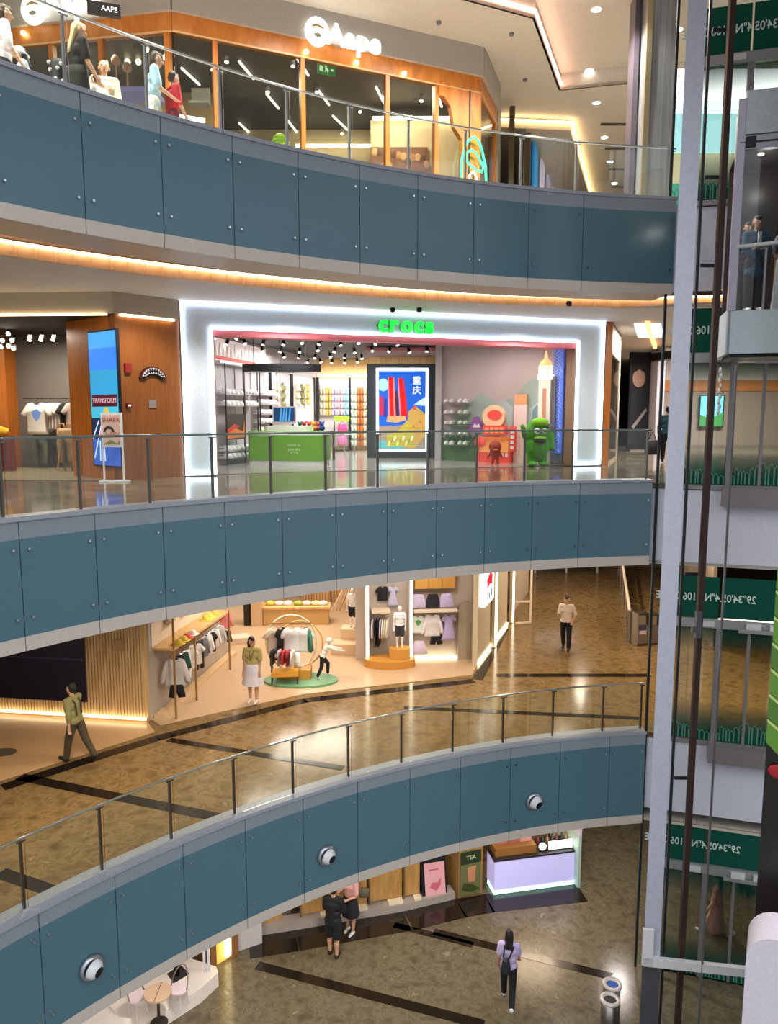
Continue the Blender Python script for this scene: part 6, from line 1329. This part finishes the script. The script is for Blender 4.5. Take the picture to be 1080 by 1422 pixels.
# cabin
t = thing('lift_cabin', 'glass lift cabin with white skirt carrying passengers', 'elevator', (.4385*13.55, 13.55, 2.46), rad(-16.7))
PW = mat('#cfd9df', .35)
MB().bx(.02, 2.2, 0, .06, .06, .8).bx(-.0, .06, .0, 1.25, .06, .82).build('skirt_panel', PW, t)
MB().bx(.1, 2.2, .1, 1.25, .0, .08).build('undercarriage', BLACK, t)
MB().bx(.02, 2.2, .06, 1.25, .74, .81).build('cabin_floor', mat('#8d8a86', .4), t)
MB().bx(.12, 2.2, -.02, .1, 3.72, 4.42).bx(.12, .2, 0, 1.2, 3.72, 4.42).build('roof_fairing', PW, t)
b = MB().bx(.05, 2.2, .0, .12, 3.48, 3.7); b.bx(.05, 2.2, -.02, 0, 3.58, 3.6, 1); b.bx(.14, .3, -.03, 0, 3.5, 3.68, 1)
b.build('lintel_rail', [mat('#bcbfc6', .4, .2), BLACK], t)
MB().bx(.0, .13, -.02, .14, .8, 4.3).build('corner_post', mat('#b3aebc', .35, .3), t)
MB().bx(.55, .585, .02, .05, .82, 1.9).build('rail_upright', STEEL, t)
MB().tube([(.1, -.02, 1.87), (1.2, -.06, 1.93), (2.2, -.06, 1.95)], .035, 8).build('handrail', WHITE, t, True)
MB().bx(.13, 2.2, .05, .065, .82, 3.5).build('glass_pane', glass('cabin_glass', (.93, .95, .95), .08), t)
MB().bx(.05, 2.2, 1.2, 1.25, .8, 3.5).bx(2.15, 2.2, .06, 1.25, .8, 3.5).build('back_wall', mat('#423937', .35), t)
MB().bx(.05, 2.2, .06, 1.25, 3.5, 3.54).build('cabin_ceiling', mat('#40383a', .4), t)
MB().bx(.9, 1.35, .9, 1.2, .8, 1.9).build('control_panel', mat('#9a7f66', .4), t)
MB().cyl((.45, .4, 3.49), (.45, .4, 3.5), .05, n=14).build('ceiling_spot', em('#fff2dc', 12), t)
# daylight window beyond the upper landing
b = MB()
for i, (z0, z1) in enumerate(((0, .6), (.6, 1.3), (1.3, 2.2), (2.2, 2.5), (2.5, 3.2))): b.bx(0, 2.6, 0, .05, z0, z1-.02, i)
x, Y, z = atY(928, 290, 19)
struct(b, 'window_1', [em('#4fae92', .5), em('#c9c8a0', .6), em('#a9e2e6', .9), em('#e8fbff', 1.3), em('#ffffff', 1.4)], loc=(x, Y, z))
# leaf-printed pillar and the white rounded pylon, this side of the shaft
x, Y = azp(.5265, 11.5)
struct(MB().bx(0, 1.3, 0, 1.0, Z1, 16), 'pillar_leaf', mat('#1d1916', .35), loc=(x, Y, 0), rz=rad(-28))
t = thing('leaf_banner', 'tall banner of big green leaves wrapped on the dark pillar', 'banner', (x-.008, Y-.016, -4.3), rad(-28))
b = MB().bx(0, 1.3, -.004, .006, .5, 3.3); b.build('dark_ground', mat('#2c3a1f', .5), t)
for k in range(7):
    z = .55+.42*k; b = MB().plate([(-.01, z), (.5, z-.5), (.9, z-.62), (.75, z-.3), (.3, z+.12), (-.01, z+.36)], -.008, 0); b.build('leaf_blade', mat('#4f7a2c' if k % 2 else '#5f8f35', .5), t)
    b = MB().plate([(-.01, z+.34), (.3, z+.1), (.76, z-.32), (.76, z-.28), (.3, z+.15), (-.01, z+.39)], -.012, -.008); b.build('leaf_rib', mat('#b9cf7a', .5), t)
MB().ball((.2, -.02, .1), (.16, .02, .12), 12).build('red_flower', mat('#a3202b', .5), t)
b = MB(); pts = []
X0, X1, zt = 0, 1.6, -6.25-Z1
for k in range(9):
    a = PI - PI/2*k/8; pts.append((.42+.42*cos(a), zt-.42+.42*sin(a)))
pts += [(X1, zt+.12), (X1, 0), (0, 0)]
x, Y = azp(.5175, 10.4)
o = b.plate(pts, 0, .7).build('display_pylon', mat('#dcd3e0', .35)); o.location = (x, Y, Z1); o.rotation_euler.z = rad(-28); tag(o, 'tall white pylon with a rounded top corner in front of the dark pillar', 'pylon')
# ================================================================ PEOPLE
def face_cam(x, y): return math.atan2(-x, -y) * -1      # yaw that turns +y towards the camera
def at(px_, py_, z): X, Y = onz(px_, py_, z); return (X, Y, z+.008)
# --- ground floor
x, Y, z = at(705, 1391, Z1)
J = skeleton(1.68, 2, ((14, 3), (-22, 24)), ((-6, 10, 25, 0), (10, 10, 30, 0)), head=8)
P = person('woman in a lilac shirt and black trousers walking away with a dark rucksack', (x, Y, z), rad(-12), J, '#cdb8dd', '#141417', '#ece8ec', '#17110f', .14, sleeve=.7, top_len=.02)
b = blob([(J['chest']+Vector((-.05, -.215, -.12)), .085, J['chest']+Vector((-.05, -.22, -.3)), .11)], .015, 'rucksack', mat('#26242b', .7))
t = bpy.data.objects.new('rucksack', b); C.objects.link(t); t.location = (x, Y, z); t.rotation_euler.z = rad(-12); tag(t, 'dark rucksack hanging on the back of the woman in lilac', 'bag')
for s in (-1, 1):
    q = J['sh0' if s < 0 else 'sh1']; MB().tube([q+Vector((-.02*s, .09, -.02)), q+Vector((-.05*s, .0, .065)), q+Vector((-.07*s, -.1, .0)), J['chest']+Vector((-.05+.06*s, -.15, -.1))], .016, 6).build('strap', mat('#222027', .7), t)
x, Y, z = at(463, 1328, Z1)
J = skeleton(1.78, 2, ((3, 0), (-3, 0)), ((10, 8, 60, 25), (12, 10, 55, 25)), head=14, sh=1.08, wide=1.12)
person('man in a black T-shirt and black shorts standing with his back turned', (x, Y, z), rad(-18), J, '#0e0e10', '#0d0d10', '#17130f', '#14100e', 0, legs='short', top_len=.05, sleeve=.9)
x, Y, z = at(474, 1311, Z1)
J = skeleton(1.64, 0, ((3, 0), (-3, 0)), ((15, 10, 70, 30), (35, 15, 75, 20)), head=10)
person('woman in a pink top and dark skirt half hidden behind the man in black', (x+.2, Y+.42, z), rad(150), J, '#d59a96', None, '#e9e4e4', '#19110f', .16, skirt=('#1b1a1e', .5, .6), sleeve=.8)
o = MB(); pillow(o, [(-.12, -.14), (-.13, .1), (.13, .1), (.12, -.14)], .05); o = o.build('handbag', mat('#5d5442', .7), None, True); o.location = (x+.54, Y+.36, z+1.1); tag(o, 'olive handbag held up beside the woman in pink', 'bag')
x, Y = (9.5, 18.7)
J = skeleton(1.66, 4, ((4, 0), (-4, 0)), ((20, 10, 50, 10), (20, 10, 50, 10)))
person('person in a yellow jacket and yellow cap behind the ground floor lift screen', (x, Y, Z1+.008), rad(150), J, '#d99a17', '#2a2a2e', '#222222', '#17110f', 0, sleeve=1.9, hat='#e0a31c')
x, Y = (8.0, 17.0)
J = skeleton(1.62, 0, ((25, 10), (-20, 20)), ((10, 10, 20, 0), (-10, 10, 20, 0)))
person('person in a patterned pink dress walking behind the ground floor lift doors', (x, Y, Z1+.008), rad(60), J, '#a5706a', None, '#e8e4e4', '#17110f', .12, skirt=('#9a6a66', .75, .8), sleeve=.8)
# --- lower floor
x, Y, z = at(108, 1057, Z2)
J = skeleton(1.68, 6, ((17, 6), (-20, 12)), ((-12, 8, 12, 0), (18, 8, 20, 0)), head=6)
P = person('man in an olive shirt and dark brown overalls striding past the slatted wall', (x, Y, z), rad(72), J, '#8a8452', '#4a3f2a', '#1b1714', '#14100e', 0, sleeve=1.5)
for s in (-1, 1): MB().tube([J['waist']+Vector((.07*s, -.12, 0)), J['chest']+Vector((.075*s, -.12, .06)), J['neck']+Vector((.085*s, 0, .035)), J['chest']+Vector((.08*s, .12, .02))], .02, 6).build('brace', mat('#3f3423', .8), P)
x, Y, z = at(352, 976, Z2)
J = skeleton(1.66, 0, ((3, 0), (-3, 0)), ((4, 8, 12, 0), (4, 8, 12, 0)), head=4, turn=-50)
P = person('woman in a yellow top and white skirt standing in the shop with a lanyard', (x, Y, z+.015), rad(172), J, '#b5a566', None, '#e9dfcf', '#120d0c', .17, skirt=('#ddd5da', .52, .95), sleeve=.8)
MB().tube([J['neck']+Vector((-.07, .03, .02)), J['chest']+Vector((-.03, .135, .0)), J['waist']+Vector((0, .135, .06)), J['chest']+Vector((.03, .135, .0)), J['neck']+Vector((.07, .03, .02))], .008, 5).build('lanyard', mat('#2d2a26', .6), P)
x, Y, z = at(785, 902, Z2)
J = skeleton(1.68, 2, ((8, 4), (-10, 14)), ((-20, 16, 70, 10), (10, 10, 95, 5)), head=6)
person('woman in a cream blouse and black trousers walking along the marble passage', (x, Y, z), rad(160), J, '#ecd9c4', '#0f0f12', '#17130f', '#241a15', 0, sleeve=1.1)
J = skeleton(1.15, 30, ((38, 40), (-5, 20)), ((60, 8, 20, 0), (65, 8, 15, 0)), head=0)
X, Y = onz(452, 942, Z2)
person('child mannequin in a white cap and black trousers bending forward on the green platform', (PX+.55, PY+.12, ZP), rad(-75), J, '#ece4d8', '#16161a', '#cfc9c0', None, 0, MANN, face=False, cat='mannequin', name='mannequin', hat='#efe6d6', sleeve=1.6, voxel=.011)
# --- middle floor
x, Y, z = at(912, 641, 0)
J = skeleton(1.74, 3, ((16, 4), (-14, 16)), ((4, 14, 8, 0), (-8, 8, 20, 0)), head=6)
person('person in a teal jacket walking down the passage with a black bag', (x, Y-.8, .03), rad(-14), J, '#1d4350', '#15171b', '#191919', '#100d0c', 0, sleeve=1.9)
b = MB(); pillow(b, [(-.2, -.36), (-.23, -.1), (-.12, .1), (.12, .1), (.23, -.1), (.2, -.36)], .1); b.tube([(-.1, 0, .08), (-.05, 0, .26), (.05, 0, .26), (.1, 0, .08)], .015, 6); o = b.build('shoulder_bag', mat('#131315', .6), None, True); o.location = (x-.47, Y-.85, .62); tag(o, 'large black bag carried beside the person in teal', 'bag')
# --- lift passengers
cz = 2.46+.81
J = skeleton(1.67, 0, ((2, 0), (-2, 0)), ((8, 6, 85, 60), (8, 6, 80, 55)), head=2, sh=1.05)
P = person('woman in a blue denim jacket, black trousers and white boots in the lift cabin', (6.53, 13.87, cz+.01), rad(175), J, '#2f5470', '#15171c', '#e6e6e6', '#191413', 0, sleeve=1.9, top_len=.12, hair_cap=True)
for i in (0, 1): 
    o = bpy.data.objects.new('boot_shaft', blob([(J['an%d' % i], .055, J['an%d' % i]+Vector((0, 0, .14)), .06)], .012, 'boot_shaft', mat('#e4e4e4', .6))); C.objects.link(o); o.parent = P
MB().box((0, .14, J['chest'].z+.03), (.06, .03, .22)).build('white_collar', WHITE, P)
J = skeleton(1.6, 0, ((2, 0), (-2, 0)), ((0, 8, 10, 0), (20, 30, 35, 0)), head=2)
person('person in a long white skirt beside the denim jacket in the lift cabin', (7.12, 13.9, cz+.01), rad(170), J, '#8d8f96', None, '#e0e0e0', '#130f0e', 0, skirt=('#cfd6d9', .92, .8), sleeve=1.4)
J = skeleton(1.66, 0, ((2, 0), (-2, 0)), ((0, 8, 10, 0), (0, 8, 10, 0)), head=2)
person('person in dark clothes standing behind the denim jacket in the lift cabin', (6.56, 14.25, cz+.01), rad(170), J, '#3d2226', '#1d1e24', '#222222', '#100d0c', 0, sleeve=1.4)
# --- upper floor
def atU(px_, py_, Y): return atY(px_, py_, Y)
def stand(px_, py_, Y, H, J, head_top=True):
    p = atY(px_, py_, Y); return (p[0], Y, Z4+.025)
Y = 12.2
J = skeleton(1.7, 4, ((2, 0), (-2, 0)), ((5, 10, 20, 0), (5, 12, 30, 0)), head=8)
x = atY(3, 60, 11.9)[0]
person('woman in a white and pink top leaning by the upper glass rail', (x, 11.9, Z4+.008), rad(-60), J, '#e9dfe6', '#2b2a30', '#222222', '#4d3a2c', .12, sleeve=1.2)
x = atY(98, 80, 13.6)[0]
J = skeleton(1.72, 3, ((4, 0), (-4, 0)), ((10, 10, 25, 0), (6, 10, 30, 0)), head=12, turn=30)
P = person('woman with long blond hair in a black dress beside the upper glass rail', (atY(106, 80, 12.4)[0], 12.4, Z4+.008), rad(-40), J, '#15120f', None, '#1b1b1b', '#d9c08a', .2, skirt=('#15120f', .75, .7), sleeve=.8)
x2 = atY(80, 85, 12.6)[0]
o = bpy.data.objects.new('patterned_bag', blob([((0, 0, -.14), .15, (0, 0, .14), .13)], .015, 'patterned_bag', mat('#1c2023', .7))); C.objects.link(o); o.location = (x2, 12.6, Z4+1.0)
b = MB(); rnd = random.Random(4)
for k in range(16): a = rad(180+180*rnd.random()); zz = -.2+.4*rnd.random(); MB().ball((.135*cos(a), .135*sin(a), zz), (.035, .035, .03), 6).build('white_spot', mat('#d5dcd6', .7), o)
tag(o, 'black bag with white pattern carried beside the blond woman', 'bag')
x = atY(40, 85, 14.6)[0]
J = skeleton(1.5, 6, ((0, 0), (0, 0)), ((30, 8, 60, 10), (30, 8, 60, 10)), head=15)
person('girl in a white sun hat and pale blue top by the upper glass rail', (atY(38, 90, 12.9)[0], 12.9, Z4+.008), rad(110), skeleton(1.55, 6, ((0, 0), (0, 0)), ((30, 8, 60, 10), (30, 8, 60, 10)), head=15), '#b5cfe0', '#3a3a42', '#dddddd', '#1f1713', .12, hat='#e8eff2', sleeve=.9)
person('child in a white tee with black hair standing below the blond woman', (atY(138, 110, 13.15)[0], 13.15, Z4+.008), rad(70), skeleton(1.26, 4, ((0, 0), (0, 0)), ((30, 8, 60, 10), (30, 8, 60, 10)), head=20), '#e2e2df', '#2c2c34', '#dddddd', '#14100e', 0, sleeve=.9)
person('bald person in a pale top standing beyond the child in white', (atY(144, 90, 13.7)[0], 13.7, Z4+.008), rad(200), skeleton(1.72, 0, ((2, 0), (-2, 0)), ((5, 8, 20, 0), (5, 8, 20, 0))), '#d8c8b2', '#6d6256', '#222222', None, 0, sleeve=1.4)
x = atY(212, 110, 13.4)[0]
person('tall person in a light blue tee and white trousers by the upper glass rail', (x, 13.4, Z4+.008), rad(-75), skeleton(1.72, 4, ((3, 0), (-3, 0)), ((-8, 8, 35, 0), (10, 8, 50, 10)), head=12), '#a9cfe0', '#e6e2da', '#dddddd', '#3a2a20', 0, sleeve=.9, top_len=.05)
person('child in a bright red shirt next to the light blue tee', (atY(238, 125, 13.6)[0], 13.6, Z4+.008), rad(-50), skeleton(1.5, 3, ((3, 0), (-3, 0)), ((5, 8, 20, 0), (5, 8, 25, 0)), head=10), '#b5202e', '#7d2330', '#dddddd', '#3d3128', 0, sleeve=1.0, top_len=.1)
# ================================================================ CAMERA, LIGHT, WORLD
cam = bpy.data.cameras.new('camera'); co = bpy.data.objects.new('camera', cam); C.objects.link(co)
co.location = (0, 0, EYE); co.rotation_euler = (PI/2-PITCH, 0, 0)
cam.sensor_fit = 'VERTICAL'; cam.sensor_height = 24; cam.lens = FPX*24/1422; cam.clip_end = 200
bpy.context.scene.camera = co
def area(name, loc, size, power, color=(1, 1, 1), rot=(0, 0, 0), sy=None):
    l = bpy.data.lights.new(name, 'AREA'); l.energy = power; l.color = color; l.size = size
    if sy: l.shape = 'RECTANGLE'; l.size_y = sy
    o = bpy.data.objects.new(name, l); C.objects.link(o); o.location = loc; o.rotation_euler = rot; return o
def spot(name, loc, power, color, ang=90, blend=.6, rot=(0, 0, 0), r=.06):
    l = bpy.data.lights.new(name, 'SPOT'); l.energy = power; l.color = color; l.spot_size = rad(ang); l.spot_blend = blend; l.shadow_soft_size = r
    o = bpy.data.objects.new(name, l); C.objects.link(o); o.location = loc; o.rotation_euler = rot; return o
def point(name, loc, power, color, r=.1):
    l = bpy.data.lights.new(name, 'POINT'); l.energy = power; l.color = color; l.shadow_soft_size = r
    o = bpy.data.objects.new(name, l); C.objects.link(o); o.location = loc; return o
WARM = (1, .78, .55); NEUT = (1, .93, .85); COOL = (.9, .95, 1)
# ground floor walkway lamps (in the soffit above)
for a in (101, 111, 121, 131, 141):
    spot('lamp_ground', (*ring(a, 17.2), -7.7), 260, NEUT, 140)
spot('lamp_ground', (6.5, 19.5, -7.7), 260, NEUT, 140); area('lamp_stall', (4.2, 20, -8.0), 1.2, 60, WARM)
for a in (104, 115, 126, 137, 147):
    spot('lamp_lower', (*ring(a, 17.8), -1.78), 330, (1, .86, .7), 140)
spot('lamp_lower_passage', (5.6, 23, -1.8), 380, (1, .84, .68), 150); spot('lamp_lower_passage', (7.4, 28, -1.8), 480, (1, .84, .68), 150); spot('lamp_lower_passage', (9.5, 23, -1.8), 300, (1, .84, .68), 150); area('lamp_lower_landing', (9, 18, -1.8), 1.6, 200, WARM)
spot('lamp_hoop_rack', (-2.2, 18.2, -1.8), 260, (1, .95, .88), 26, .5, (rad(14), 0, 0)); area('lamp_children_shop', (-3.2, 19.3, -1.8), 1.5, 130, (1, .88, .76)); area('lamp_children_shop', (-2.5, 24, -1.8), 2.5, 260, (1, .88, .76)); area('lamp_children_shop', (.8, 19.3, -1.8), 1.2, 75, (1, .92, .84)); area('lamp_children_shop', (-7, 26, -1.8), 2.5, 200, (1, .88, .76))
for a in (101, 110, 119, 128, 137, 146):
    spot('lamp_middle', (*ring(a, 20.2), 4.03), 330, NEUT, 140)
area('lamp_middle_passage', (8.4, 24, 4.0), 1.5, 420, NEUT); area('lamp_middle_far', (14, 30, 4.0), 3, 1000, NEUT); area('lamp_middle_landing', (9, 19, 4.0), 1.5, 220, NEUT)
area('lamp_shoe_shop', (-2.6, 20.9, 3.5), 2.0, 115, (1, .97, .95)); area('lamp_shoe_shop', (-2.6, 24.5, 3.5), 2.5, 230, (1, .97, .95)); area('lamp_shoe_shop', (-.8, 28.5, 3.5), 2.5, 360, (1, .97, .95)); area('lamp_mural', (3.0, 21.4, 3.5), 1.4, 75, (1, .95, .92))
area('lamp_clothes_shop', (-8.6, 19.0, 3.45), 1.6, 190, (1, .87, .7)); area('lamp_clothes_shop', (-12, 20, 3.45), 1.6, 90, (1, .8, .55))
for a in (101, 110, 119, 128, 137, 146):
    spot('lamp_upper', (*ring(a, 17.6), 10.5), 1250, NEUT, 140)
area('lamp_streetwear', (0, 20.3, 9.6), 1.2, 170, WARM); area('lamp_streetwear', (-3.2, 19.8, 9.6), 1.6, 120, WARM); area('lamp_streetwear', (-6.8, 18.6, 9.6), 1.2, 130, WARM)
area('lamp_upper_passage', (7.5, 24, 10.2), 1.4, 180, WARM)
point('lamp_cabin', (6.7, 13.95, 5.6), 5, (1, .95, .88), .08)
sc = bpy.context.scene
w = bpy.data.worlds.new('world'); sc.world = w; w.use_nodes = True
nt = w.node_tree; bg = nt.nodes['Background']      # roof daylight over the void, dim surroundings lower down
tc = nt.nodes.new('ShaderNodeTexCoord'); sp_ = nt.nodes.new('ShaderNodeSeparateXYZ'); cr = nt.nodes.new('ShaderNodeValToRGB')
nt.links.new(tc.outputs['Generated'], sp_.inputs[0]); nt.links.new(sp_.outputs[2], cr.inputs[0]); nt.links.new(cr.outputs[0], bg.inputs[0])
cr.color_ramp.elements[0].position = .12; cr.color_ramp.elements[0].color = (.2, .205, .215, 1)
cr.color_ramp.elements[1].position = .75; cr.color_ramp.elements[1].color = (.86, .94, 1, 1)
bg.inputs[1].default_value = 2.6
sc.view_settings.view_transform = 'Standard'; sc.view_settings.look = 'None'; sc.view_settings.gamma = 1; sc.view_settings.exposure = 0
sc.cycles.use_denoising = True; sc.cycles.max_bounces = 8; sc.cycles.transparent_max_bounces = 16; sc.cycles.diffuse_bounces = 3
sc.cycles.caustics_reflective = False; sc.cycles.caustics_refractive = False; sc.cycles.sample_clamp_indirect = 4

# ================================================================ sub-parts: pieces fixed to one part of a thing
import re
SUB = {'display_screen': [('bezel', 'picture blue_beams')], 'poster_easel': [('board_frame', 'poster_sheet poster_lettering arch_print green_print')], 'service_counter': [('green_body', 'counter_lettering')],
 'menu_board': [('front_board', 'poster_sheet poster_print title_stroke')], 'poster_stand': [('poster_sheet', 'dark_header cup_print leaf_print poster_lettering')],
 'lightbox_poster': [('sky_sheet', 'moon haze water cloud hill town violet_tower magenta_tower red_tower tower_edge tower_shadow podium town_detail hill_detail temple_roof lettering')],
 'wall_poster': [('poster_sheet', 'orange_wave red_wave')], 'wall_picture': [('picture_panel', 'figures_print red_stripe'), ('picture_sheet', 'pattern_print')],
 'advert_screen': [('screen_case', 'picture_band name_plate plate_lettering light_streaks red_flare gold_burst')], 'landing_screen': [('film_pane', 'coordinate_lettering skyline_drawing')],
 'wall_emblem': [('outer_lip', 'gum throat teeth')], 'shop_sign': [('emblem_disc', 'emblem_brow emblem_muzzle')], 'lit_sign': [('sign_bar', 'stroke_marks')], 'logo_lightbox': [('lightbox_case', 'red_mark grey_strokes')],
 'litter_bin': [('body', 'blue_label white_label')], 'exit_sign': [('sign_box', 'figure')], 'projecting_sign': [('sign_board', 'lettering')], 'food_stall_cutout': [('drum', 'drum_swirl'), ('name_board', 'board_marks'), ('side_sign', 'side_sign_marks')],
 'fascia_panel': [('blue_pane', 'bolt')], 'air_nozzle': [('nozzle_ball', 'nozzle_bore')], 'portrait_poster': [('dark_sheet', 'face_print hair_print coat_print pale_stroke')], 'person': [('top', 'white_collar brace lanyard'), ('shoe', '')],
 'lift_cabin': [('cabin_ceiling', 'ceiling_spot')], 'downlight': [('trim_ring', 'lens')], 'ceiling_spotlight': [('spot_body', 'spot_lens'), ('lamp_body', 'lens')], 'tee_shirt': [('cloth', 'chest_print')], 'pegboard': [('board', 'white_card white_header')],
 'blue_banner': [('blue_sheet', 'wavy_strokes')], 'wooden_sign': [('sign_panel', 'joint_line')], 'arched_panel': [('arch_board', 'joint_line')], 'wall_screen': [('screen_face', 'joint_line'), ('screen_frame', 'picture green_field')], 'hanging_banner': [('lamp_arm', 'lamp_head')],
 'tower_cutout': [('tower_shaft', 'red_panel'), ('lantern', 'spire')], 'purple_tent_cutout': [('tent', 'white_mark')], 'round_table': [('table_top', 'joint_line')], 'clothes_rail': [('rail_bar', 'wall_bracket')]}
base = lambda n: re.sub(r'\.\d+$', '', n)
for o in list(C.objects):
    if o.parent or base(o.name) not in SUB: continue
    for host, kids in SUB[base(o.name)]:
        h = next((c for c in o.children if base(c.name) == host), None)
        if not h: continue
        for c in list(o.children):
            if base(c.name) in kids.split(): c.location = Vector(c.location) - Vector(h.location); c.parent = h
for o in list(C.objects):       # pupils belong to their eye, ribs to their leaf
    if not o.parent and base(o.name) in ('green_figure', 'leaf_banner'):
        a, b = ('eye', 'pupil') if base(o.name) == 'green_figure' else ('leaf_blade', 'leaf_rib')
        hs = [c for c in o.children if base(c.name) == a]; ks = [c for c in o.children if base(c.name) == b]
        for h, k in zip(sorted(hs, key=lambda q: q.name), sorted(ks, key=lambda q: q.name)): k.parent = h
